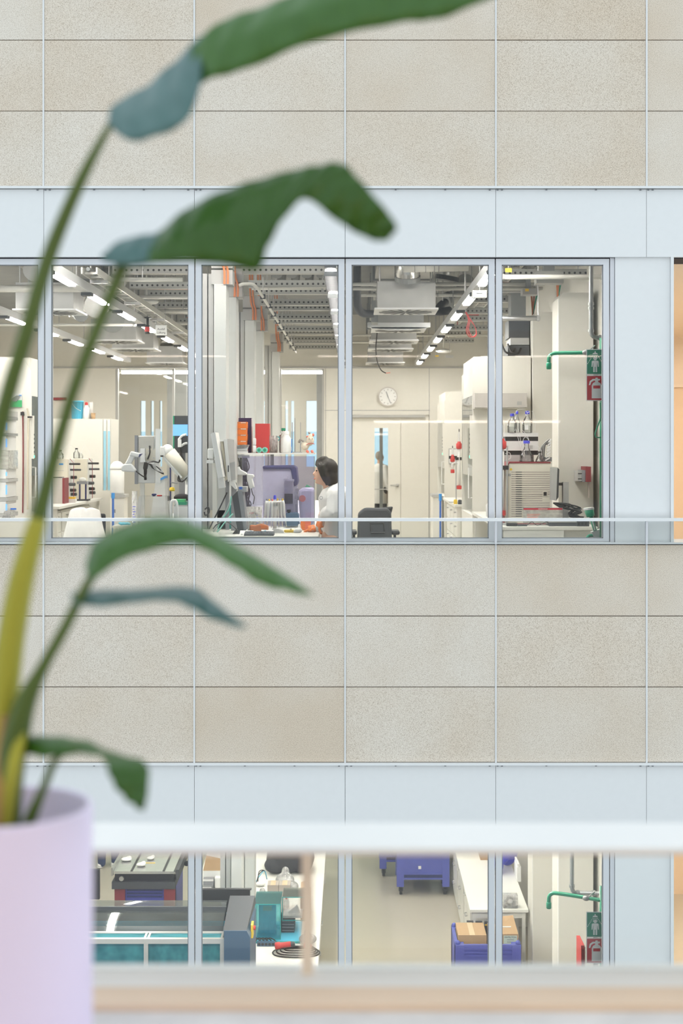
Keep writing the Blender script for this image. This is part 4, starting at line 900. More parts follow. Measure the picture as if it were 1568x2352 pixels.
MB().box(X(104, yq), X(143, yq), yq, yq + .28, ZB, Z(1098, yq)).b('housing', 'card_pale', t); MB().box(X(143, yq), X(148, yq), yq, yq + .28, ZB, Z(1098, yq)).b('edge', 'dark_red', t); MB().box(X(112, yq), X(140, yq), yq + .05, yq + .2, Z(1098, yq), Z(1096, yq)).b('tray', 'charcoal', t)
t = thing('tip_box', 'yellow topped tip box on the left bench', 'box'); yq = 18.75; MB().box(X(151, yq), X(173, yq), yq, yq + .1, ZB, ZB + .05).b('base', 'white_plastic', t); MB().box(X(150, yq), X(171, yq), yq + .01, yq + .09, ZB + .05, ZB + .075).b('tips', 'yellow', t)
t = thing('stand', 'black clamp stand between the two chromatography units', 'stand'); yq = 19.45
MB().box(X(175, yq), X(205, yq), yq - .1, yq + .08, ZB, ZB + .02).b('foot', 'black', t); MB().cyl((X(183, yq), yq, ZB), (X(183, yq), yq, Z(1108, yq)), .012, n=8).cyl((X(197, yq), yq, ZB), (X(197, yq), yq, Z(1108, yq)), .012, n=8).b('rod', 'navy', t); MB().pbox(176, 200, 1106, 1112, yq - .05, yq + .05).b('clamp', 'mid_grey', t)
MB().lathe(P(190, 1107, yq), [(.03, 0), (.05, .02), (.05, .05), (.015, .06)], 12).b('head', 'white_plastic', t)
bottle((X(138, 19.35), 19.35, Z(1054, yb)), .045, .12, 'clear bottle with black cap, left one on the beige unit', 'black', 'bottles on the chromatography units')
bottle((X(174, 20.0), 20.05, Z(1053, 19.85)), .045, .145, 'clear bottle with black cap, on the farther beige unit', 'black', 'bottles on the chromatography units')
bottle((X(186, 20.0), 20.0, Z(1053, 19.85)), .028, .085, 'small round flask without cap beside the black capped bottle', 'white_plastic', 'bottles on the chromatography units')
t = thing('cable_coil', 'grey tubing coil on the beige chromatography unit', 'tubing')
for k in range(4): MB().tube(bez([P(119 + k * 2, 1054, 19.35), P(122 + k * 2, 1038, 19.35), P(129 + k, 1030, 19.35), P(132 - k, 1044, 19.35), P(128 - k, 1053, 19.35)], 5), .004, 5).b('loop', 'grey_plastic', t)
t = thing('tubing', 'thin clear tubing arching between bottles on the left bench', 'tubing')
MB().tube(bez([P(138, 1040, 19.35), P(150, 1028, 19.5), P(160, 1022, 19.8), P(173, 1030, 20.05)], 5), .003, 5).tube(bez([P(186, 1040, 20.0), P(194, 1024, 20.0), P(204, 1036, 20.0), P(208, 1052, 20.0)], 5), .003, 5).b('tube', 'white_plastic', t)
# ---- lab coat over a chair, left
t = thing('lab_chair', 'dark lab chair under a draped white coat on the left', 'chair'); yq = 15.4
cxh = X(205, yq)
MB().box(cxh - .21, cxh + .21, yq - .02, yq + .4, .50, .57).b('seat', 'black_fabric', t, bevel=.02); MB().box(cxh - .19, cxh + .19, yq - .10, yq - .05, .6, .97).b('backrest', 'black_fabric', t, bevel=.02); MB().cyl((cxh, yq + .18, .08), (cxh, yq + .18, .5), .03, n=10).b('gas_lift', 'steel', t); MB().box(cxh - .03, cxh + .03, yq - .07, yq + .05, .5, .62).b('back_stem', 'black', t)
for k in range(5):
    a = 2 * math.pi * k / 5; MB().tube([(cxh, yq + .18, .09), (cxh + .28 * math.cos(a), yq + .18 + .28 * math.sin(a), .065)], [.03, .02], 8).sph((cxh + .28 * math.cos(a), yq + .18 + .28 * math.sin(a), .03), .03, 6).b('base_arm', 'black', t)
co = MB()
for k in range(9):
    u = -1 + k / 4
    top = Vector((cxh + u * .12 - .02, yq - .13 - .03 * math.cos(u), Z(1166, yq) - .03 * abs(u) ** 2 - (.05 if k in (4, 5) else 0)))
    co.tube([top + Vector((0, .06, -.02)), top, top + Vector((u * .04, -.03, -.2)), Vector((cxh + u * .24 - .02, yq - .17 - .02 * (k % 2), .50))], [.03, .045, .05, .055], 10)
o = co.b('draped_coat', 'coat', None, 'white lab coat draped over the dark chair on the left', 'coat'); remesh(o, .014, 6)
# ---- barrel, trolley, mop
t = thing('barrel', 'white plastic barrel with domed lid on a grey trolley', 'barrel'); yq = 20.4; c = (X(269, yq), yq, Z(1135, yq)); r = 16 * yq / F
MB().lathe(c, [(r * .95, 0), (r * 1.02, .03), (r * .96, .06), (r, .10), (r, .36)], 24).b('body', 'white_plastic', t, smooth=True); MB().lathe((c[0], c[1], c[2] + .355), [(r * 1.05, 0), (r * 1.05, .02), (r * .9, .07), (r * .5, .11), (.01, .12)], 24).b('lid', 'paper', t, smooth=True)
t = thing('trolley', 'grey topped white trolley under the barrel', 'trolley'); z1 = c[2] - .002
MB().box(X(258, yq), X(291, yq), yq - .13, yq + .2, z1 - .04, z1).b('top', 'grey_plastic', t); MB().box(X(262, yq), X(288, yq), yq - .11, yq + .2, .1, z1 - .04).b('body', 'lab_white', t)
for a in (262, 286):
    for b_ in (-.08, .15): MB().cyl((X(a, yq) - .01, yq + b_, .05), (X(a, yq) + .02, yq + b_, .05), .05, n=12).b('wheel', 'charcoal', t)
MB().pbox(262, 265, 1170, 1178, yq - .115, yq - .11).b('lock', 'mid_grey', t)
t = thing('mop_pole', 'blue mop pole leaning at the left trolley', 'mop'); MB().cyl(P(259.5, 1140, 20.1), (X(259.5, 20.1), 20.1, 0.02), .016, n=10).b('pole', 'blue', t); MB().cyl(P(259.5, 1132, 20.1), P(259.5, 1145, 20.1), .024, n=10).b('grip', 'bright_blue', t)
t = thing('mop_pole', 'blue mop pole standing between the door and the hoods', 'mop'); MB().cyl(P(1011, 1140, 22.0), (X(1011, 22.0), 22.0, 0.02), .016, n=10).b('pole', 'blue', t); MB().cyl(P(1011, 1134, 22.0), P(1011, 1150, 22.0), .024, n=10).b('grip', 'bright_blue', t)
t = thing('cleaning_cart', 'white cleaning cart with grey top beside the right mop pole', 'trolley'); MB().box(X(994, 22.3), X(1010, 22.3), 22.3, 22.9, .1, Z(1142, 22.3)).b('body', 'lab_white', t); MB().box(X(992, 22.3), X(1011, 22.3), 22.28, 22.9, Z(1142, 22.3), Z(1136, 22.3)).b('top', 'grey_plastic', t)
for a in (996, 1006): MB().cyl((X(a, 22.3), 22.4, .05), (X(a, 22.3) + .03, 22.4, .05), .05, n=10).b('wheel', 'charcoal', t)
t = thing('glove_heap', 'heap of blue gloves lying on the trolley shelf behind the leaf', 'gloves'); yq = 19.7; o_ = MB()
for k in range(6): o_.sph(P(276 + k * 4, 1202 + (k % 2) * 2, yq), (.03, .05, .018), 6)
o = o_.b('gloves', 'cyan_blue', t); remesh(o, .01, 3)
t2 = thing('low_table', 'low white side table holding the blue gloves', 'table'); zq = Z(1206.5, yq); MB().box(X(262, yq), X(305, yq), yq - .15, yq + .2, zq - .03, zq).b('top', 'lab_white', t2)
for a in (263, 302):
    for b_ in (-.13, .16): MB().box(X(a, yq), X(a, yq) + .025, yq + b_, yq + b_ + .025, 0, zq - .03).b('leg', 'lab_white', t2)
# ---- monitor arm group (left half of the centre bench)
yq = 12.6
t = thing('monitor', 'monitor seen from behind with pale metal plate and cables', 'monitor', 'bench monitors')
MB().pbox(309, 316, 1000, 1112, yq - .02, yq + .01).b('screen_edge', 'mid_grey', t); MB().pbox(316, 356, 1001, 1110, yq, yq + .05).b('back_plate', 'white_plastic', t, bevel=.006)
MB().pbox(318, 353, 1003, 1046, yq - .012, yq).b('upper_cover', 'silver', t); MB().pbox(322, 332, 1030, 1062, yq - .06, yq - .012).b('bracket', 'paper', t)
for a, b_ in ((342, 1036), (353, 1032), (341, 1051), (353, 1052), (324, 1033)): MB().cyl(P(a, b_, yq - .016), P(a, b_, yq), .007, n=10).b('screw', 'steel', t)
MB().pbox(335, 357, 1030, 1058, yq - .014, yq - .001).b('mount_plate', 'beige_plastic', t); MB().pbox(357, 367, 985, 1110, yq - .03, yq + .01).b('side_rail', 'white_plastic', t)
MB().box(X(321, yq), X(331, yq), yq + .01, yq + .05, ZB, Z(1100, yq)).b('pillar', 'lab_white', t); MB().box(X(312, yq), X(342, yq), yq - .08, yq + .12, ZB, ZB + .02).b('foot', 'lab_white', t)
MB().tube(bez([P(343, 1024, yq - .03), P(344, 1040, yq - .04), P(339, 1055, yq - .03)], 5), .007, 6).b('cable', 'black', t)
t = thing('barcode_scanner', 'pale blue handheld barcode scanner hung on the monitor', 'scanner', 'barcode scanners'); ys = 12.42
MB().pprism([(300, 1036), (325, 1042), (318, 1051), (296, 1047)], ys, ys + .05).b('head', 'white_plastic', t, bevel=.01); MB().pprism([(320, 1043), (326, 1042), (318, 1051)], ys - .003, ys + .053).b('window', 'navy', t)
MB().pprism([(298, 1044), (310, 1048), (301, 1066), (286, 1066)], ys + .005, ys + .045).b('grip', 'white_plastic', t, bevel=.01); MB().pprism([(282, 1066), (301, 1064), (313, 1080), (308, 1085), (279, 1083), (277, 1074)], ys, ys + .05).b('cradle', 'white_plastic', t, bevel=.012)
MB().tube(bez([P(312, 1082, ys + .03), P(325, 1092, ys + .03), P(333, 1095, ys + .05), P(336, 1084, ys + .1), P(335, 1066, yq - .04)], 6), .006, 6).b('cord', 'black', t)
t = thing('cable_bundle', 'tangle of black and grey cables under the monitor plate', 'cable')
for k in range(5): MB().tube(bez([P(335, 1062 + k, 12.5), P(345 + k * 2, 1068 - k, 12.48), P(352 + k * 2, 1076 + k, 12.48), P(376 - k, 1089 - k * 2, 12.5), P(360 + k, 1072, 12.5), P(345, 1066, 12.5)], 6), .0045, 5).b('strand', 'grey_plastic' if k > 1 else 'black', t)
MB().tube(bez([P(336, 1062, 12.5), P(333, 1080, 12.5), P(334, 1102, 12.52)], 5), [.02] * 5 + [.012] * 6, 8).b('sleeve', 'black', t)
MB().tube(bez([P(340, 1063, 12.5), P(352, 1060, 12.5), P(364, 1062, 12.5), P(367, 1056, 12.5)], 5), .007, 6).b('strand', 'black', t)
t = thing('robot_arm', 'white jointed robot arm with grey forearm reaching from the mullion', 'robot arm'); ya = 12.75
MB().pbox(362, 379, 1025, 1050, ya - .05, ya + .05).b('tool_head', 'white_plastic', t, bevel=.012); MB().pbox(363, 375, 1046, 1049, ya - .053, ya - .05).b('slot', 'black', t)
MB().sph(P(385, 1036, ya), (.055, .055, .062), 10).b('elbow', 'white_plastic', t, smooth=True); MB().cyl(P(388, 1040, ya), P(430, 1092, ya), .064, .056, 18).b('forearm', 'beige_plastic', t, smooth=True)
MB().tube([P(376, 1050, ya - .03), P(416, 1098, ya - .03)], .020, 6).b('under_rail', 'white_plastic', t); MB().sph(P(432, 1092, ya), (.055, .055, .06), 10).b('shoulder', 'white_plastic', t, smooth=True)
MB().lathe((X(436, ya), ya, ZB), [(.06, 0), (.05, .02), (.042, Z(1100, ya) - ZB)], 16).b('base', 'white_plastic', t, smooth=True)
for k in range(4): MB().tube(bez([P(410, 1092, ya - .05), P(408 + k * 3, 1104 + k, ya - .05), P(420 + k * 2, 1106 - k * 2, ya - .05), P(430, 1096, ya - .05)], 5), .004, 5).b('cable', 'black', t)
t = thing('cartridge_rack', 'dark upright rack with two white claw handles beside the mullion', 'rack')
yk = 12.95
MB().pbox(397, 431, 955, 1040, yk, yk + .03).b('panel', 'charcoal', t); MB().pbox(397, 400, 955, 1040, yk - .004, yk).b('edge', 'green_pipe', t); MB().pbox(397, 431, 975, 1001, yk - .006, yk - .001).b('painted_reflection', 'screen_blue', t)  # blue reflection on the dark panel, drawn as a glowing bar
MB().box(X(410, yk), X(424, yk), yk + .03, yk + .07, ZB, Z(1000, yk)).b('post', 'mid_grey', t); MB().pbox(408, 416, 1009, 1027, yk - .05, yk - .01).b('claw', 'white_plastic', t); MB().tube(bez([P(410, 1010, yk - .03), P(418, 1001, yk - .03), P(428, 998, yk - .03)], 4), .012, 6).tube(bez([P(416, 1024, yk - .03), P(424, 1019, yk - .03), P(430, 1018, yk - .03)], 4), .012, 6).b('claw_arm', 'white_plastic', t)
MB().tube(bez([P(414, 1027, yk - .02), P(415, 1045, yk - .02), P(420, 1060, yk - .02)], 4), [.006, .006, .007, .008, .012, .018, .02, .02, .02], 6).b('cable', 'black', t)
t = thing('plastic_tub', 'clear plastic tub upside down on the centre bench', 'container'); yq = 12.3
MB().add([P(318, 1140, yq), P(384, 1140, yq), P(384, 1140, yq) + Vector((0, .2, 0)), P(318, 1140, yq) + Vector((0, .2, 0))] + [Vector((X(a, yq), b_, ZB + .002)) for a, b_ in ((311, yq - .01), (389, yq - .01), (389, yq + .22), (311, yq + .22))], [(0, 1, 2, 3), (4, 5, 1, 0), (5, 6, 2, 1), (6, 7, 3, 2), (7, 4, 0, 3)]).b('tub', 'clear', t)
MB().box(X(309, yq), X(391, yq), yq - .02, yq - .008, ZB, ZB + .02).b('rim', 'clear', t)
t = thing('measuring_cylinder', 'tall clear measuring cylinder with blue scale ticks', 'cylinder'); yq = 12.15; xm = X(309, yq)
MB().lathe((xm, yq, ZB), [(.04, 0), (.04, .008), (.024, .012), (.024, Z(1128, yq) - ZB)], 16).b('body', 'milky', t, smooth=True)
for k in range(10): MB().box(xm - .012, xm + (.012 if k % 2 else .002), yq - .0262, yq - .0245, ZB + .03 + k * .022, ZB + .036 + k * .022).b('tick', 'cap_blue', t)
for a, b_, cc, dd, mm, lab in ((348, 358, 1134, 1138, 'navy', 'dark blue cap block on the clear tub'), (360, 371, 1137, 1140, 'red', 'small red stick on the clear tub')):
    t = thing('small_cap', lab, 'cap'); q = MB().pbox(a, b_, cc, dd, 12.34, 12.38); q.b('cap', mm, t, bevel=.004); MB().pbox(a + 2, b_ - 2, dd - .2, 1140.2, 12.345, 12.375).b('foot', mm, t)
t = thing('waste_box', 'white sloping box with blue top on the centre bench', 'box'); yq = 12.9
MB().prism([(X(342, yq), ZB), (X(382, yq), ZB), (X(378, yq), Z(1098, yq)), (X(357, yq), Z(1106, yq))], yq, yq + .2).b('body', 'white_plastic', t); MB().pprism([(357, 1105), (378, 1093), (378, 1099), (357, 1108)], yq - .01, yq + .21).b('lid', 'bright_blue', t)
t = thing('tip_rack', 'green topped tip rack on a white block beside the mullion', 'rack'); yq = 12.35
MB().box(X(398, yq), X(432, yq), yq, yq + .12, ZB, Z(1163, yq)).b('block', 'white_plastic', t); MB().pbox(396, 424, 1147, 1153, yq, yq + .12).b('green_lid', 'green', t); MB().pbox(402, 428, 1153, 1160, yq + .004, yq + .115).b('dark_body', 'green_pipe', t); MB().pbox(400, 430, 1160, 1163, yq, yq + .12).b('tray', 'grey_plastic', t)
t = thing('black_pouch', 'soft black pouch lying above the green tip rack', 'pouch'); o = MB().sph(P(418, 1143, 12.62), (.075, .05, .035), 10).b('pouch', 'black_fabric', t, smooth=True); MB().box(X(402, 12.6), X(432, 12.6), 12.55, 12.7, ZB, Z(1150, 12.6)).b('stand', 'white_plastic', t)
t = thing('clamp_rod', 'navy vertical rod with clamps left of the green tip rack', 'stand'); yq = 12.5; MB().cyl((X(391, yq), yq, ZB), P(391, 1074, yq), .006, n=8).b('rod', 'navy', t); MB().box(X(384, yq), X(397, yq), yq - .05, yq + .05, ZB, ZB + .012).b('foot', 'white_plastic', t); MB().tube([P(391, 1108, yq), P(408, 1110, yq)], .006, 6).b('clamp', 'mid_grey', t)
MB().lathe(P(395, 1128, yq - .03), [(.02, 0), (.026, .01), (.02, .03), (.01, .035)], 10).b('funnel', 'yellow', t)
t = thing('tape_dispenser', 'white curved plastic dispenser with red marks beside the tub', 'dispenser'); yq = 12.1
MB().tube(bez([Vector((X(395, yq), yq, ZB + .05)), P(393, 1160, yq), P(398, 1150, yq), P(406, 1158, yq), Vector((X(408, yq), yq, ZB + .04))], 6), .013, 8).b('hoop', 'white_plastic', t, smooth=True); MB().sph((X(401, yq), yq, ZB + .035), (.05, .04, .035), 8).b('base', 'white_plastic', t, smooth=True); MB().sph((X(397, yq), yq - .03, ZB + .045), .012, 6).b('mark', 'red', t)
# ---- right half of centre bench
ZS = 1.63
t = thing('bench_shelf', 'white shelf over the centre bench holding folders and bottles', 'shelf')
MB().box(-1.22, -.37, 13.95, 14.3, ZS - .014, ZS).b('board', 'bench_white', t)
for a in (-1.12, -.82): MB().box(a, a + .03, 14.2, 14.24, ZB, ZS - .014).b('upright', 'mid_grey', t)
t = thing('folder_box', 'dark purple upright folder box behind the orange boxes', 'folder'); y = 14.16; MB().box(X(524, y), X(577, y), y, y + .1, ZS, Z(960, y)).b('cover', 'violet', t); MB().box(X(575.5, y), X(578.5, y), y + .01, y + .09, ZS + .004, Z(961, y)).b('pages', 'paper', t)
for k in range(5):
    y = 14.0; h_ = 14.2 * y / F; z0 = ZS + k * (h_ + .0005)
    t = thing('reagent_box', 'orange cardboard box in the shelf stack, %s' % (['lowest', 'second from below', 'middle one', 'second from top', 'topmost'][k]), 'box', 'orange boxes on the shelf')
    MB().box(X(522, y), X(567 - .8 * (k % 2), y), y, y + .14, z0, z0 + h_).b('carton', 'orange', t, bevel=.002); MB().box(X(545, y), X(566, y), y - .002, y, z0 + h_ * .72, z0 + h_ - .003).b('band', 'orange_cable', t)
    for q in range(5): MB().box(X(553 + q * 2.4, y), X(554.6 + q * 2.4, y), y - .003, y - .002, z0 + h_ * .78, z0 + h_ * .93).b('mark', 'paper', t)
t = thing('tissue_pack', 'white torn tissue pack in front of the orange boxes', 'tissues'); y = 13.96
MB().pprism([(535, 1022), (572, 1022), (567, 1036), (538, 1036)], y, y + .02).b('pack', 'paper', t); MB().box(X(537, y), X(569, y), y, y + .03, ZS, Z(1035, y)).b('lower_pack', 'paper', t); MB().pprism([(531, 1018), (545, 1023), (560, 1021), (573, 1023), (566, 1028), (540, 1030)], y - .012, y).b('wrap', 'poly_bag', t)
t = thing('binder', 'plain red upright binder on the shelf', 'binder'); y = 14.05; MB().box(X(586, y), X(618, y), y, y + .2, ZS, Z(973, y)).b('cover', 'red', t); MB().box(X(588, y), X(616, y), y + .196, y + .204, ZS + .005, Z(974, y)).b('pages', 'paper', t)
t = thing('glove_box', 'white rounded dispenser pack left of the red binder', 'box'); MB().box(X(579, 14), X(588, 14), 14.02, 14.15, ZS, Z(1023, 14)).b('lower_pack', 'paper', t, bevel=.01); MB().box(X(580, 14), X(587.5, 14), 14.02, 14.15, Z(1023, 14) + .001, Z(1006, 14)).b('upper_pack', 'paper', t, bevel=.01)
t = thing('beaker', 'white translucent beaker right of the red binder', 'beaker'); MB().lathe((X(627, 14.1), 14.12, ZS), [(.042, 0), (.05, .17), (.047, .17), (.04, .005)], 18).b('body', 'milky', t, smooth=True); MB().tube(bez([(X(636, 14.1), 14.1, ZS + .16), (X(642, 14.1), 14.1, ZS + .15), (X(639, 14.1), 14.1, ZS + .12)]), .005, 6).b('handle', 'teal', t)
for k, px in enumerate((595, 608)):
    t = thing('tape_roll', 'mint green roll lying on the shelf edge, %s one' % ('left' if k == 0 else 'right'), 'roll', 'mint green rolls'); p = Vector((X(px, 13.98), 13.98, ZS + .029))
    MB().cyl(p + Vector((0, -.02, 0)), p + Vector((0, .04, 0)), .028, n=20).b('roll', 'mint', t); MB().cyl(p + Vector((0, -.024, 0)), p + Vector((0, -.02, 0)), .016, n=16).b('core', 'green_pipe', t)
t = thing('wash_bottle', 'large white plastic bottle with white cap on the shelf', 'bottle'); c = (X(657, 14.1), 14.1, ZS); MB().lathe(c, [(.045, 0), (.05, .01), (.05, .14), (.028, .17), (.026, .185)], 18).b('body', 'white_plastic', t, smooth=True); MB().lathe((c[0], c[1], ZS + .182), [(.03, 0), (.03, .028), (.022, .032)], 14).b('cap', 'paper', t)
t = thing('reagent_bottle', 'tall clear bottle with green cap behind the white bottle', 'bottle'); c = (X(650, 14.2), 14.24, ZS); MB().lathe(c, [(.04, 0), (.043, .01), (.043, .17), (.02, .20), (.018, .225)], 16).b('body', 'flask', t, smooth=True); MB().lathe((c[0], c[1], ZS + .222), [(.022, 0), (.022, .025)], 14).b('cap', 'green_pipe', t)
t = thing('glove_wallet', 'bright blue packet standing beside the white bottle', 'packet'); MB().box(X(664, 14.2), X(671, 14.2), 14.14, 14.2, ZS, Z(1008, 14.2)).b('packet', 'bright_blue', t); MB().box(X(665, 14.2), X(670, 14.2), 14.137, 14.14, ZS + .02, ZS + .06).b('print', 'paper', t)
t = thing('glass_rod_stand', 'thin metal rods standing upright behind the plush toy', 'stand'); 
for px, py in ((671, 970), (677, 960), (690, 970)): MB().cyl((X(px, 14.27), 14.27, ZS), P(px, py, 14.27), .005, n=6).b('rod', 'steel', t)
MB().box(X(668, 14.27), X(694, 14.27), 14.255, 14.285, ZS, ZS + .01).b('foot', 'steel', t)
# plush toy: fleece body, ears, coral legs
t = thing('plush_toy', 'cream plush animal with pink ears and coral legs on the shelf end', 'toy'); y = 14.08
o = MB().sph(P(712, 1012, y), (.040, .04, .052), 9).sph(P(700, 1025, y), (.042, .04, .040), 9).sph(P(713, 1000, y), (.022, .026, .02), 8).b('body', 'plush', t); remesh(o, .008, 3)
MB().sph(P(706, 1003, y), (.014, .01, .010), 6).sph(P(719, 999, y), (.012, .01, .016), 6).b('ear', 'coral', t, smooth=True)
for a, b_ in ((704, 708), (715, 718)): MB().tube([P(a, 1034, y), Vector((X(b_, y), y, ZS))], [.012, .014], 8).b('leg', 'coral', t, smooth=True)
MB().tube(bez([P(697, 1014, y - .03), P(690, 1010, y - .02), P(686, 1016, y)], 4), .012, 6).b('tail', 'grey_hair', t); MB().sph(P(710, 994, y), (.012, .02, .012), 6).b('forelock', 'grey_hair', t); MB().tube(bez([P(703, 1022, y - .042), P(712, 1018, y - .042), P(722, 1020, y - .03)], 4), .003, 5).b('collar', 'red', t)
for a, b_ in ((710, 1008), (717, 1008)): MB().sph(P(a, b_, y - .04), .004, 5).b('eye', 'black', t)
# acrylic shield
t = thing('splash_shield', 'large clear violet tinted splash shield standing on the centre bench', 'shield'); y = 13.28
MB().box(X(556, y), X(722, y), y, y + .006, ZB, Z(1048, y)).b('sheet', 'shield', t); MB().box(X(721, y), X(722.5, y), y - .002, y + .008, ZB, Z(1048, y)).b('edge', 'mid_grey', t); MB().box(X(556, y), X(722, y), y - .001, y + .007, Z(1048.8, y), Z(1048, y)).b('top_edge', 'clear', t)
# instrument with navy frame behind the shield
t = thing('plate_reader', 'white bench instrument with rounded navy frame behind the shield', 'instrument'); y = 13.55
MB().box(X(604, y), X(672, y), y, y + .3, ZB, Z(1075, y)).b('housing', 'white_plastic', t); MB().pprism([(603, 1078), (603, 1070), (672, 1069), (680, 1073), (684, 1108), (680, 1117), (674, 1116), (667, 1077)], y - .02, y + .32).b('frame', 'navy', t, bevel=.012)
MB().pbox(672, 682, 1117, 1200, y, y + .2).b('side_column', 'white_plastic', t)
for a, b_, c_, d_ in ((678, 686, 1122, 1130), (686, 692, 1126, 1138), (676, 684, 1135, 1146), (683, 690, 1140, 1148), (678, 681, 1158, 1176)): MB().pbox(a, b_, c_, d_, y - .02, y).b('fitting', 'mid_grey' if a % 2 else 'grey_plastic', t)
t = thing('dispenser_tower', 'white square dispenser tower with black label before the navy frame', 'dispenser'); y = 13.42
MB().box(X(652, y), X(673, y), y, y + .09, ZB, Z(1104, y)).b('body', 'white_plastic', t); MB().pbox(650, 674.5, 1101, 1106, y - .006, y + .096).b('lid', 'white_plastic', t); MB().pbox(653, 672, 1134, 1157, y - .004, y).b('label_plate', 'charcoal', t); MB().tube([P(661.5, 1101, y + .04), P(661.5, 1093, y + .04)], .006, 6).pbox(658, 665, 1093, 1094.5, y + .02, y + .06).b('knob', 'paper', t)
t = thing('covered_device', 'device under a pale lavender plastic cover at the bench end', 'device'); y = 13.5
o = MB().prism([(X(690, y), ZB), (X(721, y), ZB), (X(722, y), Z(1122, y)), (X(700, y), Z(1120, y)), (X(684, y), Z(1125, y))], y, y + .35).b('cover', 'cover_bag', t, bevel=.03); MB().cyl(P(694, 1145, y - .01), P(694, 1145, y), .032, n=18).b('red_disc', 'coral', t); MB().pprism([(700, 1119), (716, 1119), (704, 1113)], y + .1, y + .15).b('green_cloth', 'green', t)
t = thing('centrifuge', 'small steel blue centrifuge with black knob on the bench', 'instrument'); y = 13.05
MB().pprism([(654, 1184), (657, 1179), (682, 1178), (686, 1184), (686, 1208), (654, 1208)], y, y + .16).b('housing', 'slate', t, bevel=.006); MB().lathe(P(663, 1179, y + .07), [(.012, 0), (.012, .012), (.02, .015), (.016, .03), (.022, .034)], 12).b('knob', 'black', t)
# pipettes on a carousel
t = thing('pipette_stand', 'white pipette carousel holding six pipettes with blue knob', 'pipette stand'); y = 12.3; zc = lambda py: Z(py, y)
cx_ = X(631, y); zb = ZB
MB().prism([(X(622, y), zb), (X(655, y), zb), (X(640, y), zb + .035), (X(626, y), zb + .035)], y - .06, y + .07).b('foot', 'white_plastic', t); MB().lathe((cx_, y, zb + .03), [(.016, 0), (.016, .1), (.020, .16), (.03, .2)], 14).b('column', 'white_plastic', t, smooth=True)
MB().lathe((cx_, y, zc(1155)), [(.05, 0), (.055, .008), (.05, .016)], 18).b('ring', 'white_plastic', t); MB().lathe((cx_, y, zc(1148)), [(.012, 0), (.012, .03), (.008, .04)], 10).b('knob', 'cap_blue', t); MB().cyl((cx_, y, zc(1170)), (cx_, y, zc(1146)), .012, n=8).b('neck', 'white_plastic', t)
for k in range(7):
    a = math.pi * (.08 + k * .305); px_, py_ = cx_ + .075 * math.cos(a), y - .055 * math.sin(a) if k < 4 else y + .05
    px_ = cx_ + (-.075, -.05, -.022, .0, .024, .048, .072)[k]
    if k == 3: continue
    pt = MB().tube([(px_ + (px_ - cx_) * .35, py_, zb + .045), (px_ + (px_ - cx_) * .25, py_, zb + .11), (px_ + (px_ - cx_) * .1, py_, zb + .15), (px_, py_, zb + .25), (px_ - (px_ - cx_) * .08, py_, zb + .275)], [.003, .006, .011, .013, .010], 10).b('pipette', 'white_plastic', t, smooth=True)
    MB().lathe((px_ - (px_ - cx_) * .1, py_, zb + .273), [(.007, 0), (.007, .018), (.004, .02)], 8).b('plunger', ('mid_grey', 'yellow', 'coral', 'navy', 'yellow', 'grey_plastic', 'yellow')[k], pt)
t = thing('beaker', 'translucent beaker with red handwriting on the bench', 'beaker'); y = 12.55; c = (X(584, y), y, ZB); MB().lathe(c, [(.058, 0), (.06, .005), (.07, Z(1164, y) - ZB), (.067, Z(1164, y) - ZB), (.056, .006)], 22).b('body', 'milky', t, smooth=True)
for k in range(5): MB().box(c[0] + .022, c[0] + (.04 if k % 2 else .032), y - .066, y - .0645, ZB + .05 + k * .022, ZB + .054 + k * .022).b('tick', 'cap_blue', t)
MB().tube([P(572, 1181, y - .071), P(574, 1176, y - .071), P(576, 1181, y - .071), P(578, 1176, y - .071), P(579, 1180, y - .071), P(582, 1177, y - .071)], .0018, 4).b('handwriting', 'red', t)
t = thing('snack_pouch', 'crumpled orange foil pouch on the bench', 'pouch'); y = 12.2
MB().prism([(X(572, y), ZB), (X(615, y), ZB), (X(616, y), Z(1208, y)), (X(600, y), Z(1203, y)), (X(586, y), Z(1207, y)), (X(573, y), Z(1206, y))], y, y + .08).b('pouch', 'orange_cable', t, bevel=.01); MB().pprism([(598, 1206), (613, 1208), (613, 1212), (600, 1214)], y - .003, y).b('print', 'orange', t)
t = thing('safety_glasses', 'light blue framed safety glasses lying on the bench', 'glasses'); y = 12.02; zg = ZB + .02
MB().tube(bez([(X(574, y), y + .08, zg), (X(576, y), y, zg + .01), (X(585, y), y - .015, zg - .008), (X(592, y), y - .015, zg + .004), (X(599, y), y - .015, zg - .008), (X(608, y), y, zg + .01), (X(610, y), y + .08, zg)], 5), .0045, 6).b('frame', 'cyan_blue', t); MB().box(X(577, y), X(590, y), y - .014, y - .012, ZB + .002, zg + .01).b('lens', 'clear', t); MB().box(X(594, y), X(607, y), y - .014, y - .012, ZB + .002, zg + .01).b('lens', 'clear', t)
t = thing('keyboard', 'black keyboard tilted at the near bench edge', 'keyboard'); y = 11.84
kb_ = MB().add([(X(560, y), y, ZB + .012), (X(628, y), y, ZB + .012), (X(628, y), y + .15, ZB + .03), (X(560, y), y + .15, ZB + .03), (X(560, y), y, ZB), (X(628, y), y, ZB), (X(628, y), y + .15, ZB), (X(560, y), y + .15, ZB)], [(0, 1, 2, 3), (7, 6, 5, 4), (4, 5, 1, 0), (5, 6, 2, 1), (6, 7, 3, 2), (7, 4, 0, 3)]).b('case', 'charcoal', t)
for r_ in range(4):
    for c_ in range(13): MB().box(X(562, y) + c_ * .0182, X(562, y) + c_ * .0182 + .015, y + .015 + r_ * .032, y + .04 + r_ * .032, ZB + .014 + r_ * .0038, ZB + .021 + r_ * .0038).b('key', 'mid_grey', t)
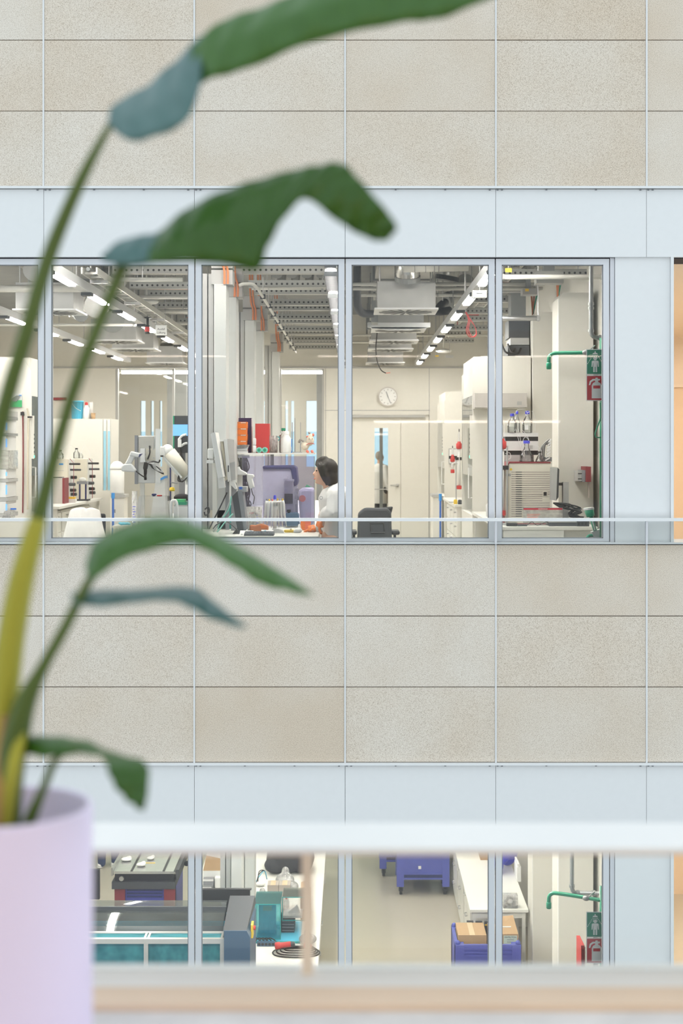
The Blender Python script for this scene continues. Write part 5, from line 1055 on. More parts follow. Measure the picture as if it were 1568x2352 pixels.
for a, b_, cc, dd, lab in ((549, 580, 1218, 1232, 'white curved paper strip left of the keyboard'), (598, 626, 1221, 1236, 'white ribbed strip right of the keyboard')):
    t = thing('paper_strip', lab, 'paper'); y = 11.93 if a < 560 else 12.02
    MB().xprism([(y, ZB), (y + .003, ZB), (y + .12, ZB + .03), (y + .118, ZB + .033)], X(a, y), X(b_, y)).b('sheet', 'paper', t); MB().box(X(a + 4, y), X(a + 8, y), y + .004, y + .01, ZB, ZB + .012).b('fold', 'paper', t)
t = thing('weighing_tray', 'yellow plastic tray lying near the bench edge', 'tray'); y = 12.3; MB().box(X(652, y), X(677, y), y, y + .09, ZB, ZB + .02).b('tray', 'yellow', t, bevel=.004); MB().cyl((X(668, y), y + .02, ZB + .02), (X(668, y), y + .02, ZB + .035), .008, n=8).b('knob', 'cream', t)
t = thing('tissue', 'crumpled white tissue beside the yellow tray', 'tissue'); y = 12.25
o = MB().sph((X(685, y), y, ZB + .022), (.036, .035, .022), 8).sph((X(687, y), y + .01, ZB + .05), (.015, .015, .03), 7).sph((X(678, y), y, ZB + .014), (.02, .02, .014), 7).b('paper', 'paper', t); remesh(o, .007, 2)
t = thing('sharps_bin', 'orange ribbed sharps container beside the tissue', 'container'); y = 12.6
MB().box(X(690, y), X(713, y), y, y + .09, ZB, Z(1193, y)).b('body', 'orange', t, bevel=.003)
for k in range(5): MB().box(X(700, y), X(713.5, y), y - .004, y, ZB + .012 + k * .017, ZB + .022 + k * .017).b('rib', 'coral', t)
# monitors and cables near the mullion
t = thing('monitor', 'white monitor seen edge on, leftmost of the pair', 'monitor', 'bench monitors'); y = 12.25
MB().pprism([(486, 994), (494, 993), (512, 1096), (503, 1098)], y, y + .32).b('screen', 'white_plastic', t); MB().pprism([(484, 998), (486, 994), (503, 1098), (500, 1098)], y + .01, y + .31).b('back_shell', 'paper', t); MB().pprism([(500, 1097), (513, 1097), (516, 1120), (502, 1122)], y + .1, y + .2).b('chin', 'white_plastic', t)
MB().pbox(476, 490, 1030, 1054, y + .1, y + .22).b('arm_joint', 'white_plastic', t, bevel=.01); MB().pbox(474, 490, 1057, 1064, y + .1, y + .22).b('arm_plate', 'white_plastic', t); MB().box(X(484, y), X(494, y), y + .14, y + .18, ZB, Z(1064, y)).b('pole', 'lab_white', t)
t = thing('monitor', 'silver monitor seen edge on with grey side, right of the pair', 'monitor', 'bench monitors'); y = 12.45
MB().pprism([(513, 1009), (521, 1008), (530, 1105), (523, 1107)], y, y + .28).b('bezel', 'white_plastic', t); MB().pprism([(521, 1008), (537, 1010), (541, 1102), (530, 1105)], y + .02, y + .26).b('screen', 'grey_plastic', t); MB().pprism([(521, 1009), (536, 1010), (539, 1060), (526, 1064)], y + .012, y + .022).b('painted_glare', 'card_pale', t); MB().pbox(523, 525.5, 1069, 1084, y - .004, y).b('port', 'charcoal', t)  # pale patch painted on the screen as glare
MB().pprism([(525, 1104), (538, 1108), (543, 1122), (540, 1124), (528, 1112)], y, y + .1).b('hinge', 'white_plastic', t); MB().box(X(528, y), X(540, y), y + .12, y + .17, ZB, Z(1110, y)).b('pole', 'mid_grey', t)
t = thing('monitor', 'slim grey framed panel between the two bench monitors', 'monitor', 'bench monitors'); y = 12.6
MB().pprism([(503, 1012), (511, 1012), (523, 1100), (517, 1104)], y, y + .25).b('screen', 'beige_plastic', t); MB().pprism([(503, 1010), (513, 1010), (513, 1014), (503, 1014)], y - .01, y + .26).b('top_cap', 'paper', t); MB().box(X(515, y), X(523, y), y + .1, y + .16, ZB, Z(1100, y)).b('pole', 'mid_grey', t)
t = thing('barcode_scanner', 'white barcode scanner on its stand left of the navy framed instrument', 'scanner', 'barcode scanners'); y = 12.7
MB().pprism([(530, 1091), (532, 1082), (537, 1079), (538, 1073), (543, 1075), (549, 1071), (552, 1079), (566, 1086), (566, 1091), (556, 1092)], y, y + .07).b('head', 'white_plastic', t, bevel=.008); MB().pprism([(566, 1088), (582, 1090), (584, 1096), (579, 1098), (584, 1119), (573, 1123), (567, 1104)], y + .01, y + .06).b('grip', 'white_plastic', t, bevel=.008)
MB().box(X(545, y), X(556, y), y + .02, y + .05, ZB, Z(1091, y)).b('stand', 'lab_white', t); MB().box(X(536, y), X(562, y), y - .03, y + .1, ZB, ZB + .012).b('foot', 'lab_white', t); MB().tube(bez([P(577, 1122, y + .03), P(580, 1135, y + .03), P(584, 1142, y + .03), P(581, 1158, y + .03)], 5), .004, 5).b('cord', 'black', t)
t = thing('computer', 'black slim computer standing upright with grey side', 'computer'); y = 12.1
MB().prism([(X(533, y), Z(1140, y)), (X(545, y), Z(1128, y)), (X(560, y), ZB), (X(546, y), ZB)], y, y + .25).b('case', 'charcoal', t); MB().pprism([(545, 1128), (556, 1128), (567, 1214), (560, 1222)], y + .005, y + .245).b('side_panel', 'mid_grey', t); MB().prism([(X(533, y), ZB), (X(546, y), ZB), (X(546, y), ZB + .06)], y + .02, y + .2).b('foot', 'black', t); MB().pbox(546, 566, 1118, 1130, y + .02, y + .2).b('dock', 'grey_plastic', t); MB().pbox(549, 556, 1118, 1124, y + .01, y + .02).b('tab', 'blue', t)
t = thing('cable_bundle', 'thick bundle of black cables hanging beneath the shelf', 'cable')
random.seed(3)
for k in range(12):
    a = 547 + random.random() * 22; 
    MB().tube(bez([P(a, 1052, 13.93), P(a + random.uniform(-4, 6), 1075, 13.9), P(560 + random.uniform(-4, 10), 1100, 13.9), P(562 + random.uniform(-5, 12), 1130, 13.9), P(558 + random.uniform(-4, 14), 1150, 13.9), P(566 + random.uniform(-8, 10), 1166, 13.88)], 5), .006, 5).b('strand', 'black', t)
MB().tube(bez([P(566, 1150, 13.85), P(574, 1152, 13.85), P(576, 1160, 13.85), P(570, 1166, 13.85), P(565, 1160, 13.85), P(566, 1150, 13.85)], 6), .007, 6).b('coil', 'charcoal', t); MB().box(X(546, 13.9), X(572, 13.9), 13.93, 13.95, Z(1052, 13.9), ZS - .02).b('clip_bar', 'mid_grey', t)
t = thing('cable_bundle', 'loose cables and leads at the left foot of the computer', 'cable')
for k, (c, pts) in enumerate((('black', ((521, 1131), (505, 1165), (490, 1195), (480, 1215))), ('grey_plastic', ((530, 1145), (518, 1175), (500, 1205), (490, 1222))), ('mint', ((531, 1140), (525, 1170), (505, 1200), (500, 1216))), ('black', ((489, 1215), (500, 1203), (520, 1198), (535, 1208), (545, 1218))), ('mint', ((535, 1180), (520, 1195), (505, 1215), (498, 1222))), ('black', ((470, 1170), (478, 1165), (480, 1176), (472, 1184), (469, 1176))))):
    yy = 12.1 - .02 * k; MB().tube(bez([Vector((p.x, p.y, max(p.z, ZB + .006))) for p in [P(a, b_, yy) for a, b_ in pts]], 5), .006, 5).b('lead', c, t)
t = thing('document_tray', 'white and yellow paper packs stacked left of the computer', 'box'); y = 12.75; MB().box(X(482, y), X(524, y), y, y + .2, ZB, Z(1172, y)).b('lower_pack', 'cream', t); MB().box(X(493, y), X(519, y), y + .02, y + .18, Z(1172, y), Z(1163, y)).b('yellow_pack', 'yellow', t); MB().box(X(493, y), X(520, y), y + .02, y + .18, Z(1163, y), Z(1157, y)).b('white_pack', 'paper', t)
t = thing('file_sleeve', 'teal upright file sleeve behind the computer', 'file'); y = 12.85; MB().box(X(524, y), X(532, y), y, y + .22, ZB, Z(1160, y)).b('sleeve', 'teal', t); MB().box(X(525, y), X(531, y), y + .002, y + .2, Z(1160, y), Z(1158, y)).b('papers', 'paper', t)
t = thing('server_unit', 'black ribbed device tower at the left of the centre bench', 'device'); y = 13.1
MB().box(X(462, y), X(475, y), y, y + .2, ZB, Z(1090, y)).b('stand', 'mid_grey', t)
for k in range(14): MB().pbox(460, 475, 1040 + k * 3.5, 1042.4 + k * 3.5, y, y + .18).b('fin', 'black', t)
MB().pbox(461, 474, 1040, 1090, y + .02, y + .17).b('core', 'charcoal', t)
t = thing('blue_crate', 'blue stack box on a black frame behind the mullion', 'box'); y = 14.5; MB().pbox(459, 466, 940, 955, y, y + .2).b('box', 'bright_blue', t); MB().box(X(459, y), X(466, y), y, y + .2, ZB, Z(955, y)).b('frame', 'black', t)
# ---- chair in the clock bay
t = thing('office_chair', 'black swivel office chair with its back to the window', 'chair'); y = 16.2; cxh = X(860, y)
zt = Z(1166, y)
bk = MB(); 
pts = [(-.20, .60), (.20, .60), (.19, zt - .05), (.15, zt - .005), (-.12, zt), (-.19, zt - .06)]
bk.prism([(cxh + a, b_) for a, b_ in pts], y, y + .06).b('backrest', 'charcoal', t, bevel=.03)
MB().tube([(cxh - .04, y - .005, .72), (cxh - .04, y - .03, .71), (cxh + .11, y - .03, .71), (cxh + .11, y - .005, .72), (cxh + .10, y - .005, .82), (cxh - .05, y - .005, .82), (cxh - .04, y - .005, .72)], .010, 6).b('back_handle', 'black', t)
MB().prism([(X(872, y), zt - .02), (X(905, y), zt), (X(893, y), zt - .22), (X(874, y), zt - .2)][::-1], y + .35, y + .42).b('far_armrest_pad', 'black', t, bevel=.02)
MB().box(cxh - .24, cxh + .24, y + .05, y + .52, .44, .53).b('seat', 'black_fabric', t, bevel=.03); MB().box(cxh + .19, cxh + .29, y + .06, y + .34, .68, .73).b('armrest', 'black', t, bevel=.02); MB().box(cxh + .22, cxh + .25, y + .18, y + .23, .46, .68).b('arm_post', 'black', t); MB().box(cxh - .29, cxh - .20, y + .06, y + .34, .68, .73).b('armrest', 'black', t, bevel=.02); MB().box(cxh - .25, cxh - .22, y + .18, y + .23, .46, .68).b('arm_post', 'black', t)
MB().cyl((cxh, y + .28, .08), (cxh, y + .28, .45), .03, n=10).b('gas_lift', 'steel', t); MB().box(cxh - .04, cxh + .04, y + .03, y + .1, .42, .66).b('back_stem', 'black', t)
for k in range(5):
    a = 2 * math.pi * k / 5; MB().tube([(cxh, y + .28, .10), (cxh + .29 * math.cos(a), y + .28 + .29 * math.sin(a), .07)], [.03, .02], 8).sph((cxh + .29 * math.cos(a), y + .28 + .29 * math.sin(a), .03), .03, 6).b('base_arm', 'black', t)
# ---- clock
t = thing('wall_clock', 'round white wall clock above the double door', 'clock'); c = P(890.5, 911, YB - .045); r = 22.5 * YB / F
MB().cyl((c.x, YB - .05, c.z), (c.x, YB - .001, c.z), r, n=40).b('case', 'card_pale', t); MB().cyl((c.x, YB - .056, c.z), (c.x, YB - .05, c.z), r * .88, n=40).b('dial', 'paper', t)
for k in range(12):
    a = math.pi / 6 * k; p = Vector((math.sin(a), 0, math.cos(a))); q = Vector((math.cos(a), 0, -math.sin(a)))
    cc = Vector((c.x, YB - .057, c.z)); MB().quad(*[cc + p * r * u + q * w_ for u, w_ in ((.64, -.006), (.64, .006), (.8, .006), (.8, -.006))]).b('hour_mark', 'grey_plastic', t)
for ang, ln, w_ in ((math.radians(-20), .55, .007), (math.radians(158), .75, .005)):
    p = Vector((math.sin(ang), 0, math.cos(ang))); q = Vector((math.cos(ang), 0, -math.sin(ang))); cc = Vector((c.x, YB - .060, c.z))
    MB().quad(*[cc + p * r * u + q * v_ for u, v_ in ((-.15, -w_), (-.15, w_), (ln, w_), (ln, -w_))]).b('hand', 'mid_grey', t)
# ---- columns, taps and small items around the right hoods
def red_column(px, y, py0, py1, zb, label, s=1.0):
    t = thing('glass_column', label, 'column', 'chromatography columns with red caps'); x = X(px, y); z0, z1 = Z(py1, y), Z(py0, y)
    MB().cyl((x, y, z0), (x, y, z1), .021 * s, n=14).b('tube', 'white_plastic', t, smooth=True); MB().lathe((x, y, z1), [(.035 * s, -.03), (.042 * s, -.01), (.042 * s, .04), (.025 * s, .05), (.022 * s, .07)], 12).b('cap', 'red', t, smooth=True); MB().lathe((x, y, z0), [(.03 * s, -.01), (.036 * s, 0), (.034 * s, .04)], 12).b('bottom_cap', 'red', t)
    MB().cyl((x, y, z1 + .06), (x, y, z1 + .20 * s), .012, n=8).b('plunger', 'white_plastic', t); MB().cyl((x, y, z1 + .2 * s), (x, y, z1 + .24 * s), .006, n=6).b('tip', 'black', t)
    MB().box(x - .05, x + .06, y - .02, y + .03, (z0 + z1) / 2 + .1, (z0 + z1) / 2 + .14).b('clamp', 'black', t); MB().cyl((x + .05, y + .01, zb), (x + .05, y + .01, z1), .008, n=6).b('stand_rod', 'steel', t); MB().box(x - .05, x + .09, y - .08, y + .08, zb, zb + .012).b('foot', 'grey_plastic', t)
red_column(1054, 19.2, 1026, 1122, .92, 'white column with a red cap seen left of the nearest hood')
red_column(1039, 19.6, 1056, 1085, .92, 'shorter column with two red caps farther left of the nearest hood', .8)
red_column(1152.5, 13.55, 1024, 1182, ZB, 'white column with red caps beside the louvred instrument')
for a, b_, mm, nm, lab in ((1046, 1153, 'yellow', 'post_it_block', 'yellow note block on the far right bench'), (1056, 1162, 'charcoal', 'tape_block', 'small dark block beside the yellow note block')):
    t = thing(nm, lab, 'block'); y = 19.05 if mm == 'yellow' else 18.97; MB().box(X(a - 4, y), X(a + 4, y), y, y + .05, .92, .975).b('block', mm, t); MB().box(X(a - 3, y), X(a + 3, y), y + .003, y + .046, .975, .98).b('top_sheet', mm, t)
t = thing('notice_board', 'framed paper notice on the wall behind the red capped columns', 'notice'); MB().pbox(1030, 1052, 1030, 1066, 22.17, 22.19).b('frame', 'grey_plastic', t); MB().pbox(1032, 1050, 1032, 1064, 22.165, 22.17).b('paper', 'paper', t)
t = thing('wash_bottle', 'small white spray bottle beside the hood at the right mullion', 'bottle'); y = 15.1; c = (X(1118, y) + .0, y, ZB); MB().lathe((1.45, y, ZB), [(.035, 0), (.038, .01), (.038, .12), (.015, .15), (.015, .18)], 14).b('body', 'white_plastic', t, smooth=True); MB().box(1.42, 1.47, y - .012, y + .012, ZB + .18, ZB + .21).b('nozzle', 'white_plastic', t)
# ---- instruments on the right bench
y = 13.6
t = thing('autosampler', 'beige louvred instrument with dark red outline on the right bench', 'instrument')
x0, x1 = X(1158, y), X(1264, y); z1 = Z(1061, y); xl = X(1170, y)
MB().prism([(x0, ZB + .01), (x1, ZB + .01), (x1, z1 - .012), (xl, z1 - .012), (x0, Z(1082, y))], y, y + .5).b('housing', 'beige_plastic', t)
MB().prism([(x0 - .008, ZB + .01), (x0, ZB + .01), (x0, Z(1082, y)), (xl, z1 - .012), (x1, z1 - .012), (x1, z1), (xl - .004, z1), (x0 - .008, Z(1081, y))], y - .006, y + .5).b('outline', 'dark_red', t)
MB().box(x0, x1, y, y + .5, ZB, ZB + .01).b('base_plate', 'dark_red', t)
for k in range(21):
    py = 1083.5 + k * 5.05; b_ = 1262 if not 11 <= k <= 13 else 1245
    if k > 17: b_ = 1198
    MB().pbox(1174, b_, py, py + 1.9, y - .0015, y + .002).b('louvre_slot', 'card_grey', t); MB().pbox(1184, 1198, py, py + 1.6, y - .003, y - .001).b('dark_slot', 'charcoal', t)
MB().pbox(1246, 1257, 1128, 1140, y - .006, y).b('switch_plate', 'beige_plastic', t); MB().pbox(1248, 1255, 1130, 1138.5, y - .009, y - .006).b('switch', 'black', t)
MB().cyl(P(1173, 1078, y - .003), P(1173, 1078, y), .012, n=14).b('orange_dot', 'yellow', t); MB().pbox(1161, 1173, 1088, 1094, y - .002, y).b('type_plate', 'grey_plastic', t)
t = thing('module_stack', 'two grey lab modules with black bands stacked behind the louvred instrument', 'instrument'); y2 = 14.0
zz = z1 + .0005
for k, (p0, p1, mm) in enumerate(((1058, 1045, 'grey_plastic'), (1045, 1035, 'black'), (1035, 1013, 'white_plastic'), (1013, 1003, 'black'), (1003, 994, 'white_plastic'))):
    a = max(Z(p0, y2), zz); MB().box(X(1157, y2), X(1236 if k else 1226, y2), y2 - .0 + (.02 if mm == 'black' else 0), y2 + .09, a if k else zz, Z(p1, y2)).b('module' if mm != 'black' else 'band', mm, t)
ztop = Z(994, y2)
MB().pbox(1216, 1223, 1023, 1031, y2 - .003, y2).b('panel', 'grey_plastic', t)
bottle((X(1176, 14.03), 14.035, ztop), .048, .19, 'clear bottle with blue cap, leftmost on the module stack', 'cap_blue', 'blue capped bottles', 'clear')
bottle((X(1191, 14.03) - .01, 14.09, ztop), .03, .215, 'clear bottle with blue cap, half hidden behind the leftmost one', 'cap_blue', 'blue capped bottles')
bt = bottle((X(1211, 14.03), 14.035, ztop), .05, .215, 'clear bottle with blue cap and paper label on the stack right end', 'cap_blue', 'blue capped bottles', 'clear')
MB().box(X(1205, 13.98), X(1213, 13.98), 13.982, 13.985, ztop + .03, ztop + .075).b('paper_label', 'paper', bt)
bottle((X(1209, 13.75), 13.75, z1), .072, .205, 'large conical clear bottle with blue cap on the louvred instrument', 'cap_blue', 'blue capped bottles', 'clear', conical=True)
bottle((X(1238, 13.75), 13.72, z1), .042, .10, 'small conical flask with dark cap on the louvred instrument', 'black', 'bottles on the louvred instrument', None, conical=True)
t = thing('tubing', 'bundle of thin clear tubes arching between the blue capped bottles', 'tubing')
for k, pts in enumerate((((1181, 952), (1190, 940), (1205, 942), (1211, 950)), ((1176, 960), (1160, 972), (1158, 1000), (1164, 1030)), ((1211, 948), (1222, 945), (1228, 965), (1228, 990)), ((1190, 985), (1195, 1010), (1200, 1030), (1206, 1045)), ((1184, 985), (1190, 1008), (1196, 1030), (1204, 1050)), ((1195, 985), (1206, 995), (1214, 1010), (1214, 1022)), ((1198, 1020), (1204, 1005), (1212, 1008), (1214, 1022)), ((1222, 1022), (1235, 1025), (1242, 1035), (1244, 1045)), ((1160, 1042), (1170, 1040), (1172, 1052), (1162, 1056)))):
    MB().tube(bez([P(a, b_, 13.9) for a, b_ in pts], 6), .0022, 5).b('tube', 'paper', t)
t = thing('cable_bundle', 'black cables with white cable chain behind the louvred instrument', 'cable')
for k in range(6): MB().tube(bez([P(1238 + k * 2, 1056, 13.95), P(1240 + k * 2, 1035 - k, 13.95), P(1248 + k, 1020, 13.98), P(1262, 1008 + k * 3, 14.0)], 5), .006, 5).b('strand', 'black' if k % 2 else 'grey_plastic', t)
for k in range(7): MB().pprism([(1252 + k * 1.2, 1056 - k * 7), (1262 + k * .6, 1050 - k * 7), (1263 + k * .6, 1053 - k * 7), (1253 + k * 1.2, 1059 - k * 7)], 13.93, 13.96).b('chain_link', 'paper', t)
MB().box(X(1240, 14.0), X(1266, 14.0), 13.97, 13.99, z1, Z(1050, 14)).b('holder', 'mid_grey', t)
t = thing('monitor', 'monitor seen edge on, right of the louvred instrument', 'monitor', 'bench monitors'); y3 = 13.5
MB().pprism([(1266, 1074), (1280, 1074), (1277, 1150), (1265, 1148)], y3, y3 + .3).b('bezel', 'grey_plastic', t); MB().pprism([(1280, 1074), (1284, 1078), (1282, 1142), (1277, 1150)], y3 + .01, y3 + .29).b('back_shell', 'charcoal', t); MB().pbox(1282, 1297, 1109, 1115, y3 + .1, y3 + .16).b('arm', 'black', t); MB().box(X(1296, y3), X(1309, y3), y3 + .09, y3 + .17, ZB, Z(1108, y3)).b('pole', 'grey_plastic', t)
t = thing('printed_sheet', 'clear folder with red header sheet leaning on the louvred instrument', 'paper'); y4 = 13.4
MB().pbox(1201, 1292, 1166, 1202, y4, y4 + .004).b('sheet', 'milky', t); MB().pbox(1202, 1291, 1167, 1171, y4 - .002, y4).b('red_header', 'sign_red', t)
for k in range(3): MB().pbox(1210, 1240 - 3 * k, 1181 + k * 3.5, 1182 + k * 3.5, y4 - .001, y4).b('text_line', 'coral', t)
for k in range(9): MB().pbox(1236 + k * 2.4, 1237.6 + k * 2.4, 1168.3, 1169.9, y4 - .003, y4 - .002).b('header_mark', 'paper', t)
MB().box(X(1201, y4), X(1292, y4), y4 + .004, y4 + .05, ZB, ZB + .006).b('foot', 'milky', t)
t = thing('cables', 'tangle of black cables over the right bench end', 'cable'); random.seed(5)
for k in range(7):
    pts = [(1270, 1155), (1285 + k * 3, 1160 + random.uniform(-3, 6)), (1312 + random.uniform(-8, 8), 1163 + random.uniform(-4, 10)), (1325 + random.uniform(-8, 12), 1172 + random.uniform(-6, 8)), (1310 + random.uniform(-6, 8), 1182 + random.uniform(-4, 4)), (1335 + random.uniform(-10, 6), 1188)]
    MB().tube(bez([P(a, b_, 13.5 + .01 * k) for a, b_ in pts], 5), .007, 5).b('strand', 'black', t)
t = thing('laptop', 'closed dark laptop lying on the right bench end', 'laptop'); y5 = 13.25; MB().box(X(1262, y5), X(1342, y5), y5 + .02, y5 + .25, ZB + .035, ZB + .05).b('lid', 'grey_plastic', t); MB().box(X(1262, y5), X(1342, y5), y5 + .02, y5 + .25, ZB, ZB + .032).b('base', 'charcoal', t)
t = thing('computer_mouse', 'black power adapter and cord on the right bench edge', 'adapter'); MB().box(X(1163, y5), X(1188, y5), y5, y5 + .07, ZB, ZB + .03).b('brick', 'black', t, bevel=.008); MB().box(X(1188, y5), X(1211, y5), y5 + .01, y5 + .06, ZB, ZB + .018).b('plug', 'charcoal', t, bevel=.006); MB().tube(bez([(X(1211, y5), y5 + .03, ZB + .01), (X(1222, y5), y5 + .02, ZB + .04), (X(1235, y5), y5 + .03, ZB + .008), (X(1255, y5), y5 + .02, ZB + .04), (X(1262, y5), y5 + .04, ZB + .01)], 5), .003, 5).b('cord', 'black', t)
t = thing('power_strip', 'dark grey power strip at the right bench end', 'power strip'); MB().box(X(1324, y5), X(1352, y5), y5 - .02, y5 + .0, ZB, ZB + .05).b('body', 'charcoal', t)
for k in range(3): MB().cyl((X(1328 + k * 8, y5), y5 - .024, ZB + .025), (X(1328 + k * 8, y5), y5 - .02, ZB + .025), .014, n=12).b('socket', 'black', t)
t = thing('storage_box', 'long pale cardboard box mounted on the nearest hood side', 'box'); MB().pbox(1090, 1210, 903, 936, 16.05, 16.2995).b('carton', 'card_pale', t); MB().pbox(1187, 1198, 922, 930, 16.045, 16.05).b('barcode', 'grey_plastic', t); MB().box(X(1090, 16.1), X(1210, 16.1), 16.1, 16.295, Z(938, 16.1), Z(936, 16.05) - .001).b('ledge', 'lab_white', t)
# ---- duct casings (tall white boxing) along the right wall, both floors
for zo, nm in ((0, 'upper'), (-H, 'lower')):
    for i, y in enumerate((14.2, 16.25, 18.6)):
        t = thing('duct_casing', 'tall cream boxed casing on the right wall of the %s lab, %s from the window' % (nm, ORD[i]), 'casing', 'boxed casings')
        zt = 3.23 + zo
        MB().prism([(2.06, zo), (2.40, zo), (2.40, zt), (2.10, zt), (2.06, zt - .05)], y, y + .5).b('box', 'lab_wall', t); MB().box(2.06 - .008, 2.06, y, y + .06, zo, zt - .06).b('edge_strip', 'bench_white', t)
        for k in range(3): MB().tube(bez([(2.10 + .03 * k, y + .515, zt - .2), (2.12, y + .515, zt - .02), (2.10 + .04 * k, y + .515, zt + .3)], 4), .010, 6).b('cable', 'orange_cable' if k < 2 else 'green_pipe', t)

# ================================================================== emergency showers and safety signs, one set per floor
def safety(zo, nm):
    up = Vector((0, 0, zo)); Q = lambda a, b_, d_: P(a, b_, d_) + up
    t = thing('emergency_shower', 'green emergency shower arm on a grey pipe in the %s lab' % nm, 'shower', 'emergency showers')
    if zo == 0:
        g = bez([Q(1357, 560, 12.1), Q(1357, 700, 12.1), Q(1357, 755, 12.1), Q(1360, 770, 12.1), Q(1372, 776, 12.1), Q(1402, 777, 12.1)], 6); rp = .019
    else:
        g = bez([P(1313, 1900, 12.4), P(1313, 2010, 12.4), P(1313, 2036, 12.4), P(1317, 2048, 12.4), P(1330, 2051, 12.4), P(1392, 2052, 12.3)], 6); rp = .019
    MB().tube(g, rp, 12).b('supply_pipe', 'pipe_grey', t, smooth=True)
    fit = ((1357, 698, 12.1, 0), (1357, 708, 12.1, 0), (1357, 760, 12.1, 0), (1377, 776, 12.1, 1)) if zo == 0 else ((1313, 2035, 12.4, 0), (1327, 2051, 12.4, 1), (1363, 2051.5, 12.35, 1))
    for a, b_, d_, hz in fit:
        p = P(a, b_, d_); v = Vector((.012, 0, 0)) if hz else Vector((0, 0, .012)); MB().cyl(p - v, p + v, rp + .006, n=12).b('coupling', 'pipe_grey', t)
    xg = X(1381, 11.9); za = Z(808, 11.88) + zo
    MB().cyl((xg, 11.9, (Z(1238, 11.9) + zo)), (xg, 11.9, (Z(776, 11.9) + zo)), .017, n=12).b('riser', 'green_pipe', t, smooth=True)
    MB().tube(bez([(xg, 11.9, za), (X(1330, 12.0), 12.0, za), (X(1280, 12.08), 12.08, za + .002), (X(1268, 12.1), 12.1, za - .006), (X(1261, 12.1), 12.1, za - .03), (X(1260, 12.1), 12.1, za - .08)], 6), .0165, 12).b('arm', 'green_pipe', t, smooth=True)
    MB().lathe((X(1260, 12.1), 12.1, za - .135), [(.016, 0), (.022, .006), (.022, .05), (.018, .058)], 16).b('shower_head', 'green_pipe', t, smooth=True)
    MB().sph((X(1346, 11.96), 11.96, za), (.034, .026, .024), 8).b('valve_body', 'pipe_grey', t, smooth=True); MB().tube([(X(1348, 11.95), 11.95, za), (X(1366, 11.95), 11.95, za + .06)], .006, 6).b('valve_lever', 'steel', t)
    if zo == 0:
        MB().tube(bez([Q(1378, 925, 11.86), Q(1378, 960, 11.86), Q(1368, 990, 11.86), Q(1367, 1002, 11.86), Q(1374, 1005, 11.86), Q(1383, 1004, 11.86)], 6), .005, 6).tube(bez([Q(1378, 964, 11.86), Q(1382, 975, 11.86), Q(1384, 1004, 11.86)], 4), .005, 6).b('pull_handle', 'green_pipe', t)
        MB().tube([Q(1376, 860, 11.87), Q(1378, 925, 11.86)], .003, 5).b('pull_rod', 'steel', t)
    for k, lb in ((0, 'green'), (1, 'red')):
        s_ = thing('safety_sign', ('green emergency shower sign with white figure in the %s lab' if k == 0 else 'red fire extinguisher sign in the %s lab') % nm, 'sign', 'safety signs')
        y = 11.60; a0, b0 = 1347, (803 if k == 0 else 863); sz = 56.5
        q = lambda u, v: (X(a0 + u * sz, y), Z(b0 + v * sz, y) + zo)
        def R(name, m, u0, u1, v0, v1, dy):
            x0_, z0_ = q(u0, v0); x1_, z1_ = q(u1, v1); return MB().box(x0_, x1_, y - dy, y, z1_, z0_).b(name, m, s_)
        def PO(name, m, pts, dy): return MB().prism([q(u, v) for u, v in pts], y - dy, y).b(name, m, s_)
        R('plate', 'sign_white', -.02, 1.02, -.02, 1.02, .002); R('field', 'sign_green' if k == 0 else 'sign_red', .01, .99, .01, .99, .0035)
        MB().box(q(.9, 0)[0], q(1.2, 0)[0], y, y + .006, q(0, .6)[1], q(0, .4)[1]).b('bracket', 'galv', s_)
        if k == 0:
            hx = .34
            PO('figure_body', 'sign_white', [(hx - .14, .48), (hx - .10, .45), (hx + .10, .45), (hx + .14, .48), (hx + .15, .70), (hx + .11, .70), (hx + .09, .53), (hx + .08, .55), (hx + .08, .92), (hx + .015, .92), (hx + .015, .70), (hx - .015, .70), (hx - .015, .92), (hx - .08, .92), (hx - .08, .55), (hx - .09, .53), (hx - .11, .70), (hx - .15, .70)], .005)
            c_ = q(hx, .37); MB().cyl((c_[0], y - .005, c_[1]), (c_[0], y, c_[1]), .014, n=16).b('figure_head', 'sign_white', s_)
            PO('shower_rose', 'sign_white', [(hx - .11, .19), (hx - .08, .14), (hx - .02, .13), (hx - .02, .07), (hx + .02, .07), (hx + .02, .13), (hx + .08, .14), (hx + .11, .19)], .005)
            for i, (u, du) in enumerate(((-.10, -.034), (-.05, -.016), (0, 0), (.05, .016), (.10, .034))):
                for j in range(3 if abs(du) < .03 else 7):
                    uu = hx + u + du * j; vv = .22 + j * .055; R('drop', 'sign_white', uu - .012, uu + .012, vv, vv + .035, .005)
        else:
            PO('extinguisher', 'sign_white', [(.20, .92), (.20, .40), (.25, .30), (.34, .25), (.34, .20), (.28, .20), (.18, .26), (.14, .38), (.08, .38), (.12, .22), (.24, .13), (.34, .13), (.36, .08), (.44, .08), (.44, .12), (.54, .13), (.52, .20), (.46, .20), (.46, .25), (.55, .30), (.60, .40), (.60, .92)], .005)
            R('label_band', 'sign_red', .26, .54, .40, .52, .006)
            PO('flame', 'sign_white', [(.95, .22), (.90, .30), (.93, .40), (.88, .48), (.92, .56), (.86, .64), (.80, .64), (.88, .72), (.84, .78), (.92, .90), (.98, .90), (.98, .22)], .005)
safety(0.0, 'upper'); safety(-H, 'lower')
t = thing('eyewash', 'green hand held eyewash with white lid at the right window', 'eyewash'); y = 11.95
